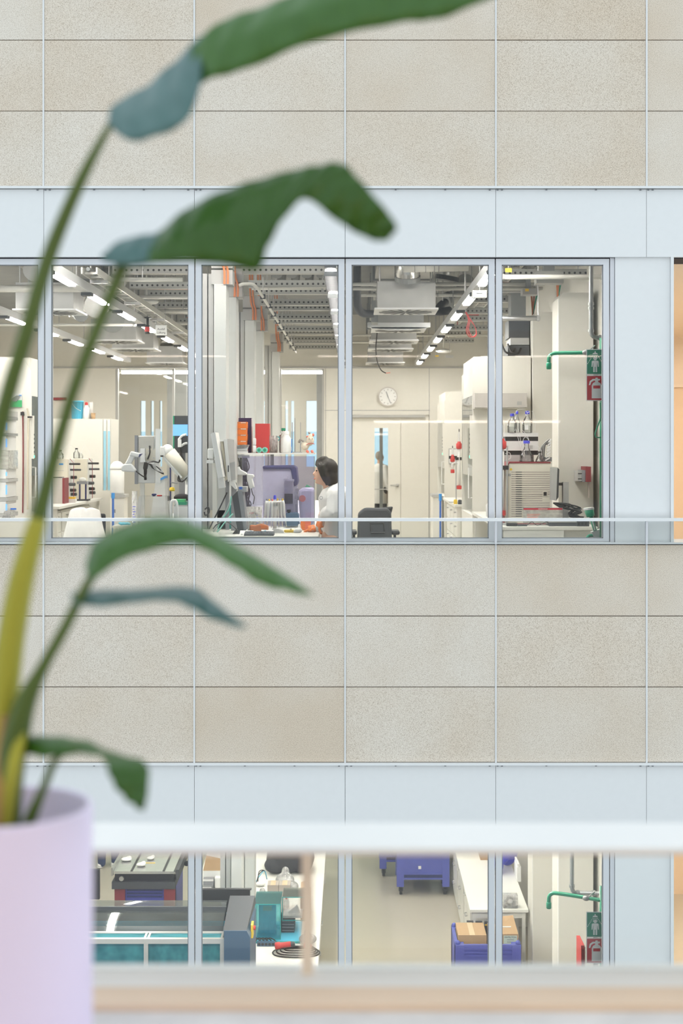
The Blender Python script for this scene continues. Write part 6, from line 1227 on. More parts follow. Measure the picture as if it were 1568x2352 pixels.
MB().tube([P(1352, 1170, y), P(1356, 1186, y)], [.042, .034], 14).b('cup', 'green_pipe', t, smooth=True); MB().tube([P(1351.5, 1166, y), P(1352, 1170.5, y)], [.044, .046], 14).b('lid', 'paper', t); MB().tube([P(1357, 1186, y), P(1367, 1222, y)], .017, 10).b('handle', 'green_pipe', t, smooth=True); MB().tube([P(1358.5, 1190, y - .014), P(1366, 1218, y - .014)], .006, 6).b('stripe', 'paper', t)
MB().pprism([(1358, 1222), (1384, 1214), (1384, 1240), (1366, 1240)], y - .02, y + .05).b('holder', 'white_plastic', t); MB().tube(bez([P(1346, 1240, y), P(1352, 1231, y), P(1362, 1230, y)], 4), .014, 8).b('hose', 'green_pipe', t)
MB().box(X(1372, y), X(1384, y), y, y + .06, 0, Z(1238, y)).b('mount', 'lab_white', t)
t = thing('wall_telephone', 'red and grey wall unit with slots on the right casing', 'control box'); y = 13.9
MB().pbox(1345, 1357, 1072, 1107, y, y + .3).b('red_case', 'dark_red', t); MB().pbox(1336, 1345, 1080, 1107, y + .02, y + .28).b('grey_case', 'mid_grey', t); MB().pbox(1327, 1337, 1082, 1105, y + .03, y + .27).b('front', 'grey_plastic', t)
for a in (1087, 1099): MB().pbox(1327, 1336, a, a + 2, y + .025, y + .03).b('slot', 'black', t)
MB().pbox(1350, 1353, 1107, 1142, y + .05, y + .08).b('cable_duct', 'card_grey', t)
# lower red wall box beside the lower sign
t = thing('hose_cabinet', 'narrow red fire cabinet edge beside the lower extinguisher sign', 'cabinet'); y = 12.0
MB().box(X(1334, y), X(1342, y), y, y + .25, -H + .9, Z(2172, y)).b('case', 'red', t); MB().box(X(1336, y), X(1340, y), y - .006, y, -H + 1.0, Z(2180, y)).b('door_edge', 'dark_red', t); MB().box(X(1342, y), X(1346, y), y + .05, y + .2, -H + .9, Z(2180, y)).b('bracket', 'galv', t)

# ================================================================== lower lab
L0 = -H; LB = -H + .90
def lamp_row(x, label):
    t = thing('linear_lamp', label, 'lamp', 'rows of linear lamps in the lower lab'); z = L0 + 3.135
    MB().box(x - .045, x + .045, 12.0, 21.5, z + .03, z + .11).b('housing', 'white_metal', t)
    for i in range(5):
        a = 12.2 + i * 1.8; MB().box(x - .033, x + .033, a, a + .95, z + .012, z + .031).b('tube', 'lamp_on', t); MB().cyl((x, a + 1.2, z + .1), (x, a + 1.2, L0 + 4.095), .006, n=6).b('suspension_rod', 'steel', t)
lamp_row(1.17, 'linear ceiling lamp above the blue bins of the lower lab'); lamp_row(-2.545, 'linear ceiling lamp above the teal machine of the lower lab'); lamp_row(-5.4, 'linear ceiling lamp at the far left of the lower lab'); lamp_row(-.75, 'linear ceiling lamp above the cluttered bench of the lower lab')
for y in (14.55, 16.4): service_column(y, LB, L0 + 3.15, L0 + 4.1, 'grey service column behind the black panel, %s' % ('nearer one' if y < 15 else 'farther one'), 'service columns of the lower lab')
bench('white cluttered lower bench with cable coil and black clothes', -1.42, -.36, 14.3, 20.5, L0, LB)
bench('white lower bench corner holding the tilted cardboard box', -1.92, -1.46, 16.9, 19.0, L0, LB)
bench('white lower right bench with tape roll and foam box', 1.36, 2.04, 16.52, 21.4, L0, LB)
for i in range(4): cabinet(1.42, 1.98, 17.0 + i * 1.05, 17.9 + i * 1.05, L0, LB - .04, 'white drawer cabinet under the lower right bench, %s from the window' % ORD[i], '-x', 'lower drawer cabinets', 3)
for i in range(3): cabinet(-1.2, -.42, 14.9 + i * 1.05, 15.9 + i * 1.05, L0, LB - .04, 'white drawer cabinet under the cluttered lower bench, %s from the window' % ORD[i], '+x', 'lower drawer cabinets', 2)
# blue bins
def bin_box(x0, x1, y0, y1, z0, z1, label, casters, group):
    t = thing('blue_bin', label, 'bin', group); w = .035
    MB().box(x0, x1, y0, y0 + w, z0 + .10, z1).b('front_wall', 'bin_blue', t); MB().box(x0, x1, y1 - w, y1, z0 + .10, z1).b('back_wall', 'bin_blue', t); MB().box(x0, x0 + w, y0 + w, y1 - w, z0 + .10, z1).b('side_wall', 'bin_blue', t); MB().box(x1 - w, x1, y0 + w, y1 - w, z0 + .10, z1).b('side_wall', 'bin_blue', t)
    MB().box(x0 + w, x1 - w, y0 + w, y1 - w, z0 + .10, z0 + .13).b('bottom', 'bin_blue', t)
    for xx in (x0, x1 - .10):
        for yy in (y0, y1 - .10): MB().box(xx, xx + .10, yy - (.012 if yy == y0 else 0), yy + .10, z0, z1 + .001).b('corner_post', 'bin_blue', t)
    MB().box(x0 + .1, x1 - .1, y0 - .012, y0, z0 + .17, z0 + .19).box(x0 + .1, x1 - .1, y0 - .012, y0, z0 + .10, z0 + .125).b('lower_rib', 'bin_blue', t); MB().box(x0 + .1, x1 - .1, y0 - .002, y0, z0 + .125, z0 + .168).b('slot', 'navy', t)
    for k in range(3): MB().box(x0 + .1, x1 - .1, y0 - .010, y0, z1 - .05 - k * .04, z1 - .03 - k * .04).b('upper_rib', 'bin_blue', t)
    MB().box(x0 + .3, x0 + .34, y0 - .016, y0 - .001, z0 + .25, z0 + .29).b('sticker', 'paper', t)
    for xx in (x0 + .03, x1 - .03):
        for yy in (y0 + .03, y1 - .03): MB().sph((xx, yy, z1 + .015), .028, 7).b('stacking_knob', 'bin_blue', t, smooth=True)
    if casters:
        for xx in (x0 + .06, x1 - .06):
            for yy in (y0 + .07, y1 - .07):
                MB().box(xx - .03, xx + .03, yy - .03, yy + .03, z0 - .03, z0).box(xx - .03, xx - .022, yy - .02, yy + .02, z0 - .08, z0 - .03).box(xx + .022, xx + .03, yy - .02, yy + .02, z0 - .08, z0 - .03).b('caster_fork', 'charcoal', t); MB().cyl((xx - .02, yy + .01, z0 - .075), (xx + .02, yy + .01, z0 - .075), .055, n=16).b('wheel', 'black', t)
    return t
bin_box(.614, 1.35, 19.87, 20.5, L0 + .13, L0 + .90, 'blue plastic bin on black casters, the nearer of the wheeled pair', True, 'blue bins')
bin_box(.39, 1.13, 20.72, 21.35, L0 + .13, L0 + .90, 'blue plastic bin on black casters, behind the other wheeled one', True, 'blue bins')
bin_box(1.135, 1.865, 15.78, 16.42, L0, L0 + .75, 'open blue crate filled with cardboard boxes at the lower right window', False, 'blue bins')
def carton(x0, x1, y0, y1, z0, z1, label, lab=None, m='cardboard', flap=False, name='cardboard_box'):
    t = thing(name, label, 'box', 'cardboard boxes in the lower lab')
    MB().box(x0, x1, y0, y1, z0, z1).b('carton', m, t); MB().box((x0 + x1) / 2 - .03, (x0 + x1) / 2 + .03, y0 - .001, y1, z1, z1 + .002).b('tape', 'tape', t)
    if flap: MB().add([(x0, y0, z1 + .003), (x1, y0, z1 + .003), (x1 - .02, y1 - .05, z1 + .10), (x0 + .0, y1 - .05, z1 + .07), (x0, y0, z1 + .007), (x1, y0, z1 + .007), (x1 - .02, y1 - .05, z1 + .104), (x0, y1 - .05, z1 + .074)], [(0, 3, 2, 1), (4, 5, 6, 7), (0, 1, 5, 4), (1, 2, 6, 5), (2, 3, 7, 6), (3, 0, 4, 7)]).b('flap', m, t)
    return t
yb = 15.92
carton(X(1052, yb), X(1117, yb), yb, yb + .42, L0 + .135, Z(2148, yb), 'taped cardboard box in the left half of the blue crate')
c2 = carton(X(1126, yb), X(1190, yb), yb, yb + .40, L0 + .135, Z(2147, yb), 'open cardboard box with printed label in the blue crate', flap=True)
MB().pbox(1156, 1187, 2149, 2176, yb - .002, yb - .0008).b('paper_label', 'pale_green', c2); text('HAMILTON', P(1171.5, 2154.5, yb - .0035), .026, 'charcoal', c2)
for k in range(3): MB().pbox(1164, 1180 - 2 * k, 2158 + k * 5, 2159.3 + k * 5, yb - .003, yb - .002).b('print_line', 'mid_grey', c2)
MB().pbox(1153, 1173, 2128, 2131, yb + .12, yb + .13).b('sticker', 'paper', c2)
for i, (a, b_) in enumerate(((1072, 1087), (1092, 1107), (1112, 1125))):
    t = thing('tool_case', 'small black case with yellow band at the back of the crate, %s from left' % ORD[i], 'box', 'black cases in the crate'); y = 16.345; MB().box(X(a, y), X(b_, y), y, y + .035, L0 + .135, Z(2116, y)).b('case', 'charcoal', t); MB().pbox(a + 1, b_ - 1, 2123, 2126, y - .002, y).b('band', 'yellow', t)
# on the lower right bench
t = thing('tape_roll', 'wide roll of packing tape standing in a clear bag on the bench', 'tape'); y = dep(2083, LB); c = Vector((X(1171, y), y, LB + .062)); n_ = 24
def ring(c, r0, r1, y0, y1, n=24):
    m = MB(); vs = []
    for i in range(n):
        a = 2 * math.pi * i / n
        for r in (r0, r1):
            for yy in (y0, y1): vs.append((c.x + r * math.cos(a), yy, c.z + r * math.sin(a)))
    fs = []
    for i in range(n):
        a = 4 * i; b_ = 4 * ((i + 1) % n)
        fs += [(a, b_, b_ + 1, a + 1), (a + 2, a + 3, b_ + 3, b_ + 2), (a, a + 2, b_ + 2, b_), (a + 1, b_ + 1, b_ + 3, a + 3)]
    return m.add(vs, fs)
ring(c, .038, .062, y - .03, y + .03).b('roll', 'white_plastic', t); ring(c, .036, .040, y - .032, y + .032).b('core', 'card_pale', t); MB().box(c.x - .085, c.x + .085, y - .05, y + .05, LB, LB + .15).b('bag', 'poly_bag', t)
t = thing('foam_box', 'white foam box with lid on the lower right bench', 'box'); y = dep(2025, LB); MB().box(X(1196, y), 2.03, y, y + .3, LB, Z(1992, y)).b('body', 'paper', t); MB().box(X(1192, y), 2.035, y - .01, y + .31, Z(1992, y), Z(1984, y)).b('lid', 'paper', t)
t = thing('blue_bag', 'crumpled bright blue plastic bag spilling over the foam box', 'bag'); y = 18.05
o = MB().sph((1.86, y, LB + .22), (.14, .1, .16), 9).sph((2.0, y + .05, LB + .30), (.12, .1, .18), 9).sph((1.84, y - .12, LB + .12), (.06, .1, .12), 8).sph((1.98, y + .2, LB + .2), (.14, .1, .2), 8).b('bag', 'cap_blue', t); remesh(o, .016, 3)
carton(1.66, 1.92, 18.5, 18.8, LB, LB + .22, 'plain cardboard box on the bench behind the blue bag')
carton(1.62, 1.9, 19.3, 19.6, LB, LB + .2, 'cardboard box farthest along the lower right bench', flap=True)
# cluttered bench
t = thing('cable_coil', 'coil of thick black cable with red industrial plug on the bench end', 'cable'); y = dep(2190, LB); cx_ = X(680, y)
for k in range(4):
    q = [Vector((cx_ + (.25 - .03 * k) * math.cos(a) + .01 * k, y + (.15 - .022 * k) * math.sin(a) + .012 * k, LB + .010 + .010 * k + .004 * math.sin(3 * a))) for a in [2 * math.pi * i / 28 for i in range(29)]]
    MB().tube(q, .0075, 7, cap=False).b('loop', 'black', t)
p0 = P(632, 2178, y); p1 = P(668, 2172, y); p0.z = max(p0.z, LB + .08); p1.z = p0.z + .02
MB().tube([p0, p0.lerp(p1, .3), p0.lerp(p1, .32), p1], [.036, .038, .030, .028], 16).b('plug', 'red', t, smooth=True); MB().tube([p1, p1 + (p1 - p0) * .25], [.03, .018], 12).b('cable_gland', 'charcoal', t); MB().cyl(p0 + (p0 - p1).normalized() * .004, p0, .03, n=14).b('pin_face', 'dark_red', t)
MB().tube([Vector((X(700, y), y - .03, LB + .1)), Vector((X(713, y), y - .06, LB + .09))], .03, 12).b('socket', 'red', t, smooth=True)
t = thing('extension_strip', 'black multi socket strip with loose leads on the bench', 'power strip'); y = dep(2174, LB)
MB().box(X(590, y), X(632, y), y, y + .05, LB, LB + .045).b('strip', 'slate', t)
for k in range(5): MB().tube(bez([(X(575 + 8 * k, y), y + .06, LB + .02), (X(585 + 8 * k, y), y + .12, LB + .05), (X(600 + 8 * k, y), y + .1, LB + .02), (X(622, y), y + .07, LB + .03)], 5), .007, 5).b('lead', 'black', t)
for k in range(5): MB().cyl((X(595 + 8 * k, y), y - .003, LB + .024), (X(595 + 8 * k, y), y, LB + .024), .015, n=10).b('socket', 'black', t)
t = thing('teal_tray', 'teal plastic sheet lying under the acrylic boxes', 'sheet'); MB().box(X(588, 15.5), X(690, 15.5), 15.42, 16.1, LB, LB + .008).b('sheet', 'cyan_blue', t); MB().box(X(588, 15.5), X(690, 15.5), 15.40, 15.42, LB, LB + .02).b('lip', 'teal', t)
def acrylic(x0, x1, y0, y1, z0, z1, label, m):
    t = thing('acrylic_box', label, 'box', 'acrylic boxes'); w = .006
    for nm, a in (('front_sheet', (x0, x1, y0, y0 + w, z0, z1)), ('back_sheet', (x0, x1, y1 - w, y1, z0, z1)), ('side_sheet', (x0, x0 + w, y0 + w, y1 - w, z0, z1)), ('side_sheet', (x1 - w, x1, y0 + w, y1 - w, z0, z1)), ('lid_sheet', (x0, x1, y0, y1, z1, z1 + w))): MB().box(*a).b(nm, m, t)
    frame_box(MB(), x0 - .003, x1 + .003, y0 - .003, y0 + .002, z0, z1 + w + .002, .008).b('edge', 'teal', t); return t
acrylic(X(583, 15.5), X(644, 15.5), 15.5, 15.95, LB + .009, Z(2078, 15.5), 'teal tinted acrylic box with a pale card inside', 'teal_clear')
t = thing('card_insert', 'pale teal card standing inside the acrylic box', 'card'); MB().box(X(594, 15.7), X(634, 15.7), 15.7, 15.72, LB + .009, LB + .32).b('card', 'cyan_blue', t); MB().box(X(604, 15.7), X(624, 15.7), 15.69, 15.70, LB + .26, LB + .31).b('label', 'grey_plastic', t)
for k in range(4):
    t = thing('black_tray', 'flat black tray in the pile beside the acrylic box, %s' % ('lowest', 'second', 'third', 'topmost')[k], 'tray', 'black trays in a pile'); MB().box(X(647, 15.75), X(676, 15.75), 15.72, 16.0, LB + .009 + k * .034, LB + .04 + k * .034).b('tray', 'charcoal', t); MB().box(X(648, 15.75), X(675, 15.75), 15.715, 15.72, LB + .03 + k * .034, LB + .036 + k * .034).b('rim', 'mid_grey', t)
acrylic(X(648, 15.7), X(706, 15.7), 15.7, 16.05, LB + .147, LB + .40, 'clear acrylic box with white papers on the black trays', 'clear')
t = thing('paper_pile', 'white papers inside the clear acrylic box', 'paper'); MB().box(X(650, 15.8), X(694, 15.8), 15.76, 16.0, LB + .155, LB + .18).b('stack', 'paper', t); MB().pprism([(655, 2102), (692, 2102), (682, 2079)], 15.86, 15.9).b('folded_sheet', 'paper', t)
carton(X(690, 16.15), X(712, 16.15), 16.12, 16.4, LB, LB + .30, 'open cardboard box behind the clear acrylic box', flap=True)
t = thing('plastic_bag', 'crumpled clear bag lying right of the acrylic boxes', 'bag'); o = MB().sph((X(706, 15.3), 15.4, LB + .05), (.10, .1, .05), 8).sph((X(704, 15.3), 15.4, LB + .1), (.035, .04, .06), 7).b('bag', 'poly_bag', t); remesh(o, .012, 2)
y = dep(2058, LB)
for i, (a, b_) in enumerate(((614, 639), (640, 666))): carton(X(a, y), X(b_, y), y, y + .18, LB, LB + .13, 'brown taped box behind the acrylic, %s of the two' % ('left' if i == 0 else 'right'), m='card_grey')
t = thing('cleaner_box', 'small white box with red print standing tilted on the bench', 'box'); y = 16.6; MB().pprism([(651, 2052), (657, 2046), (663, 2068), (655, 2071)], y, y + .04).b('box', 'paper', t); MB().pprism([(652, 2053), (657, 2049), (660, 2065), (656, 2066)], y - .002, y).b('print', 'red', t); MB().box(X(652, y), X(664, y), y, y + .05, LB, Z(2069, y)).b('block', 'paper', t)
t = thing('plastic_bag', 'clear crumpled bag draped between brown boxes and black clothes', 'bag'); y = 17.3; o = MB().sph((X(654, y), y, LB + .1), (.12, .08, .10), 8).sph((X(672, y), y - .1, LB + .06), (.08, .1, .06), 8).sph((X(655, y), y + .04, LB + .2), (.05, .05, .06), 7).b('bag', 'poly_bag', t); remesh(o, .014, 2)
t = thing('plastic_bag', 'clear bag left of the brown boxes', 'bag'); o = MB().sph((X(606, 16.7), 16.8, LB + .05), (.07, .08, .05), 8).sph((X(600, 16.7), 16.9, LB + .08), (.04, .06, .06), 7).b('bag', 'poly_bag', t); remesh(o, .012, 2)
t = thing('clothes_heap', 'heap of dark jackets on the lower bench', 'clothes'); y = 18.0
o = MB().sph((X(660, y), y, LB + .16), (.22, .2, .17), 10).sph((X(632, y), y - .05, LB + .10), (.14, .15, .10), 9).sph((X(692, y), y, LB + .12), (.15, .18, .13), 9).sph((X(640, y), y + .25, LB + .28), (.18, .15, .14), 9).sph((X(672, y), y + .28, LB + .34), (.2, .16, .16), 9).sph((X(700, y), y + .1, LB + .16), (.12, .16, .15), 8).b('jackets', 'black_fabric', t); remesh(o, .018, 4)
t = thing('scarf', 'dark grey scarf folded on top of the jackets', 'scarf'); o = MB().tube(bez([(X(622, y), y + .1, LB + .30), (X(635, y), y + .12, LB + .44), (X(660, y), y + .1, LB + .50), (X(680, y), y + .1, LB + .45)], 6), .05, 8).b('cloth', 'trousers', t, smooth=True); MB().tube([(X(622, y), y + .1, LB + .30), (X(618, y), y + .02, LB + .12)], [.045, .04], 8).b('end', 'charcoal', t, smooth=True)
t = thing('adapter_leads', 'white plug and loose leads beside the jackets', 'cable'); y = 17.4
for k in range(3): MB().tube(bez([(X(584 + 4 * k, y), y, LB + .02), (X(594, y), y + .05, LB + .10 + .03 * k), (X(606, y), y + .1, LB + .16), (X(612, y), y + .08, LB + .06)], 5), .006, 5).b('lead', 'black' if k else 'cyan_blue', t)
MB().sph((X(598, y), y, LB + .03), (.06, .05, .03), 8).b('plug', 'white_plastic', t, smooth=True)
# corner bench items
y = 17.4
t = thing('cardboard_box', 'tilted open cardboard box on the corner bench beside the mullion', 'box', 'cardboard boxes in the lower lab')
MB().prism([(X(466, y), LB + .19), (X(505, y), LB + .19), (X(507, y), LB + .34), (X(474, y), LB + .38)], y, y + .25).b('carton', 'cardboard', t); MB().add([(X(474, y), y, LB + .38), (X(507, y), y, LB + .34), (X(502, y), y + .1, LB + .58), (X(478, y), y + .1, LB + .60)], [(0, 1, 2, 3)]).b('flap', 'card_pale', t); MB().box(X(466, y), X(505, y), y, y + .25, LB, LB + .19).b('lower_box', 'paper', t)
for a, b_, h_, mm, dy, lab, cat in ((466, 490, .12, 'mid_grey', -.12, 'grey metal tray before the cardboard box', 'tray'), (493, 506, .13, 'white_plastic', -.1, 'white square dispenser beside the grey tray', 'dispenser'), (464, 486, .075, 'clear', -.28, 'clear plastic tray nearest on the corner bench', 'tray')):
    t = thing('bench_tray', lab, cat); yy = y + dy; MB().box(X(a, yy), X(b_, yy), yy, yy + .1, LB, LB + h_).b('body', mm, t); MB().box(X(a, yy), X(b_, yy), yy - .006, yy, LB + h_ - .02, LB + h_).b('rim', 'paper', t)
t = thing('white_bottle', 'white bottle with dark cap in front of the service column', 'bottle'); MB().lathe((X(515, 17.05), 17.05, LB), [(.026, 0), (.028, .01), (.028, .10), (.016, .12)], 14).b('body', 'white_plastic', t, smooth=True); MB().lathe((X(515, 17.05), 17.05, LB + .118), [(.018, 0), (.018, .02)], 12).b('cap', 'charcoal', t)
t = thing('label_printer', 'white label printer with paper on the bench behind the black panel', 'printer'); y = 17.0; MB().box(X(532, y), X(556, y), y, y + .18, LB, LB + .09).b('body', 'white_plastic', t); MB().box(X(534, y), X(546, y), y - .004, y, LB + .03, LB + .07).b('slot', 'mid_grey', t); MB().pprism([(531, 2024), (548, 2012), (555, 2016), (552, 2028)], y + .04, y + .06).b('paper', 'paper', t)
# table saw
t = thing('table_saw', 'blue cabinet machine with silver slotted table and black rim', 'machine'); y0 = 17.67; y1 = 18.55; xa, xb = X(262, y0), X(405, y0); zt = L0 + 1.0
MB().box(xa + .02, xb - .02, y0 + .06, y1 - .05, L0 + .02, zt - .22).b('cabinet', 'machine_blue', t); MB().box(xa + .0, xa + .13, y0 + .03, y0 + .12, L0, zt - .22).box(xb - .16, xb - .02, y0 + .03, y0 + .12, L0, zt - .22).b('corner_post', 'dark_red', t); MB().box(xa + .13, xb - .16, y0 + .055, y0 + .062, L0 + .1, zt - .38).b('front_door', 'machine_blue', t)
for k in range(3): MB().box(xa + .15, xb - .18, y0 + .05, y0 + .06, zt - .26 - k * .04, zt - .24 - k * .04).b('vent', 'navy', t)
MB().box(xa + .36, xa + .40, y0 + .048, y0 + .056, zt - .56, zt - .49).b('nameplate', 'steel', t)
MB().box(xa - .03, xb - .02, y0 + .0, y1, zt - .22, zt - .13).b('rim', 'charcoal', t); MB().box(xa + .0, xb - .04, y0 + .05, y1 - .02, zt - .13, zt - .03).b('under_frame', 'black', t)
MB().box(xa - .01, xb - .01, y0, y1, zt - .03, zt).b('table', 'silver_table', t)
for a in (.20, .60, .74): MB().box(xa + a, xa + a + .028, y0 - .002, y1, zt, zt + .004).b('slot', 'black', t)
MB().box(xa - .035, xa - .012, y0 - .02, y1 + .1, zt - .05, zt + .05).b('side_fence', 'steel', t); MB().box(xb - .005, xb + .03, y0, y1 + .1, zt - .1, zt + .02).b('side_fence', 'charcoal', t); MB().cyl((xa + .09, y0 - .005, zt - .09), (xa + .09, y0 + .03, zt - .09), .03, n=12).b('adjuster', 'steel', t); MB().box(xa + .30, xa + .46, y0 + .35, y0 + .365, zt, zt + .004).b('scale', 'yellow', t)
for i, (u, v, r) in enumerate(((.08, .45, .07), (.30, .22, .06), (.38, .5, .05))):
    t = thing('rag', 'crumpled white rag on the silver table, %s' % ('at the left fence', 'nearest the front', 'near the yellow scale')[i], 'rag', 'white rags'); o = MB().sph((xa + u, y0 + v, zt + .022), (r, r, .022), 8).sph((xa + u + .03, y0 + v + .03, zt + .03), (r * .5, r * .6, .028), 7).b('cloth', 'paper', t); remesh(o, .01, 2)
t = thing('vacuum_hose', 'black corrugated hose looping right of the blue machine', 'hose'); q = bez([(xb + .06, y0 + .5, zt - .05), (xb + .14, y0 + .4, zt - .02), (xb + .24, y0 + .3, zt - .12), (xb + .2, y0 + .25, zt - .4), (xb + .1, y0 + .3, L0 + .3), (xb + .15, y0 + .4, L0 + .05), (xb + .16, y0 + .7, L0 + .04)], 8)
MB().tube(q, [.03 * (1 + (.12 if i % 2 else 0)) for i in range(len(q))], 10).b('hose', 'black', t, smooth=True); MB().tube(bez([(xb + .08, y0 + .75, zt), (xb + .2, y0 + .7, zt - .1), (xb + .2, y0 + .6, zt - .3)], 6), .025, 8).b('branch', 'charcoal', t, smooth=True)
t = thing('floor_display', 'black display panel on a stand behind the pot', 'display'); y = 17.0; MB().box(X(130, y), X(228, y), y, y + .05, Z(2066, y), Z(1998, y)).b('panel', 'black', t); MB().box(X(175, y), X(185, y), y + .05, y + .09, L0 + .03, Z(2010, y)).b('post', 'mid_grey', t); MB().box(X(150, y), X(210, y), y - .15, y + .3, L0, L0 + .03).b('foot', 'mid_grey', t)
# liquid handling machine with teal glass
t = thing('liquid_handler', 'large teal glazed machine with aluminium frame and curved smoky hood', 'machine'); y0, y1 = 13.2, 13.95
xa, xb = X(60, y0), X(512, y0); z1 = Z(2157, y0); zb1 = Z(2168, y0)
fr = MB()
for px in (63, 335, 510): fr.box(X(px - 5, y0), X(px + 5, y0), y0, y0 + .045, L0, zb1)
fr.box(X(58, y0), X(515, y0), y0, y0 + .045, zb1, z1); fr.box(X(58, y0), X(515, y0), y0, y0 + .045, L0 + .7, L0 + .745); fr.b('frame', 'alu', t)
fr = MB().box(X(58, y0), X(515, y0), y0 + .17, y0 + .215, zb1, z1)
for px in (331, 339, 508, 515): fr.box(X(px - 2.5, y0), X(px + 2.5, y0), y0 + .045, y0 + .17, zb1, z1)
fr.b('rear_frame', 'alu', t)
for a, b_ in ((68, 330), (340, 505)): MB().box(X(a, y0), X(b_, y0), y0 + .015, y0 + .022, L0 + .745, zb1).b('front_glass', 'teal_glass', t)
MB().box(X(60, y0), X(512, y0), y0 + .06, y1, L0, L0 + .7).b('base_cabinet', 'slate', t); MB().box(X(60, y0), X(512, y0), y1 - .03, y1, L0 + .7, z1).b('back_panel', 'cyan_blue', t); MB().box(X(60, y0), X(512, y0), y0 + .06, y1 - .03, L0 + .7, L0 + .72).b('deck', 'teal', t)
MB().box(X(64, y0), X(508, y0), y0 + .05, y0 + .165, z1 - .012, z1 - .006).b('front_top_glass', 'teal_glass', t)
for px in (350, 470): MB().box(X(px, y0), X(px + 8, y0), y0 + .3, y0 + .36, L0 + .72, z1 - .1).b('gantry_post', 'mid_grey', t)
prof = [(y0 + .22, z1 - .03)] + [(y0 + .24 + .52 * math.sin(a), z1 - .03 + .17 * (1 - math.cos(a)) * 1.0 + .02) for a in [math.pi / 2 * i / 8 for i in range(1, 9)]]
prof = [(y0 + .22 + .50 * (i / 10), z1 - .02 + .15 * math.sin(math.pi / 2 * i / 10)) for i in range(11)]
hd = MB(); vs = []; fs = []
for yy, zz in prof: vs += [(X(62, y0), yy, zz), (X(506, y0), yy, zz)]
for i in range(10): fs.append((2 * i, 2 * i + 1, 2 * i + 3, 2 * i + 2))
hd.add(vs, fs).b('curved_hood', 'smoke_glass', t, smooth=True); MB().box(X(60, y0), X(508, y0), y1 - .24, y1 - .22, z1, prof[-1][1] + .004).b('hood_edge', 'charcoal', t)
MB().box(X(60, y0), X(508, y0), y0 + .3, y1 - .24, z1 - .07, z1 - .05).b('inner_deck', 'slate', t)
zs = Z(2138, 13.15)
MB().prism([(X(514, 13.15), L0), (X(574, 13.15), L0), (X(574, 13.15), zs - .06), (X(566, 13.15), zs), (X(514, 13.15), zs)], 13.15, y1).b('side_housing', 'slate', t); MB().add([(X(512, 13.15), 13.16, zs), (X(566, 13.15), 13.16, zs), (X(574, 13.15), 13.8, zs + .12), (X(514, 13.15), 13.8, zs + .12), (X(512, 13.15), y1, zs), (X(574, 13.15), y1, zs)], [(0, 1, 2, 3), (3, 2, 5, 4), (0, 3, 4), (1, 5, 2), (0, 4, 5, 1)]).b('side_cover', 'charcoal', t)
MB().box(X(574, 13.2), X(579, 13.2), 13.3, 13.42, Z(2155, 13.3), Z(2125, 13.3)).b('switch_box', 'yellow', t); MB().cyl((X(579, 13.2), 13.36, Z(2136, 13.3)), (X(584, 13.2), 13.36, Z(2136, 13.3)), .02, n=12).b('stop_button', 'red', t)
t = thing('display_board', 'large matt black panel standing behind the teal machine', 'panel'); y = 14.02; MB().box(X(455, y), X(574, y), y, y + .04, L0 + .9, Z(2045, y)).b('panel', 'black', t); MB().box(X(455, y), X(577, y), y + .005, y + .05, Z(2045, y), Z(2043, y)).b('top_edge', 'black', t)
for px in (465, 560): MB().box(X(px, y), X(px + 8, y), y + .0, y + .04, L0, L0 + .9).b('leg', 'charcoal', t)

# ================================================================== people
def cap(m, p0, p1, r0, r1, n=12):
    m.tube([p0, p1], [r0, r1], n); m.sph(p0, r0, 7); m.sph(p1, r1, 7); return m
def hand(m, w, tip, side, r=.010):
    """palm and five bent fingers between wrist w and finger direction tip"""
    w = Vector(w); d_ = (Vector(tip) - w); ln = d_.length; d_.normalize(); s = Vector(side).normalized(); nrm = d_.cross(s).normalized()
    c = w + d_ * .045
    m.tube([w, c - d_ * .01, c + d_ * .045], [.022, .034, .036], 10)
    for k, (o, l) in enumerate(((-.027, .062), (-.009, .072), (.009, .068), (.027, .052))):
        b0 = c + d_ * .04 + s * o; m.tube([b0, b0 + d_ * l * .45 + nrm * .004, b0 + d_ * l * .8 + nrm * .02, b0 + d_ * l * .9 + nrm * .035], [r, r, r * .9, r * .7], 8)
    b0 = c - s * .03 - d_ * .01; m.tube([b0, b0 - s * .025 + d_ * .02, b0 - s * .03 + d_ * .05 + nrm * .01], [r * 1.2, r * 1.1, r * .8], 8)
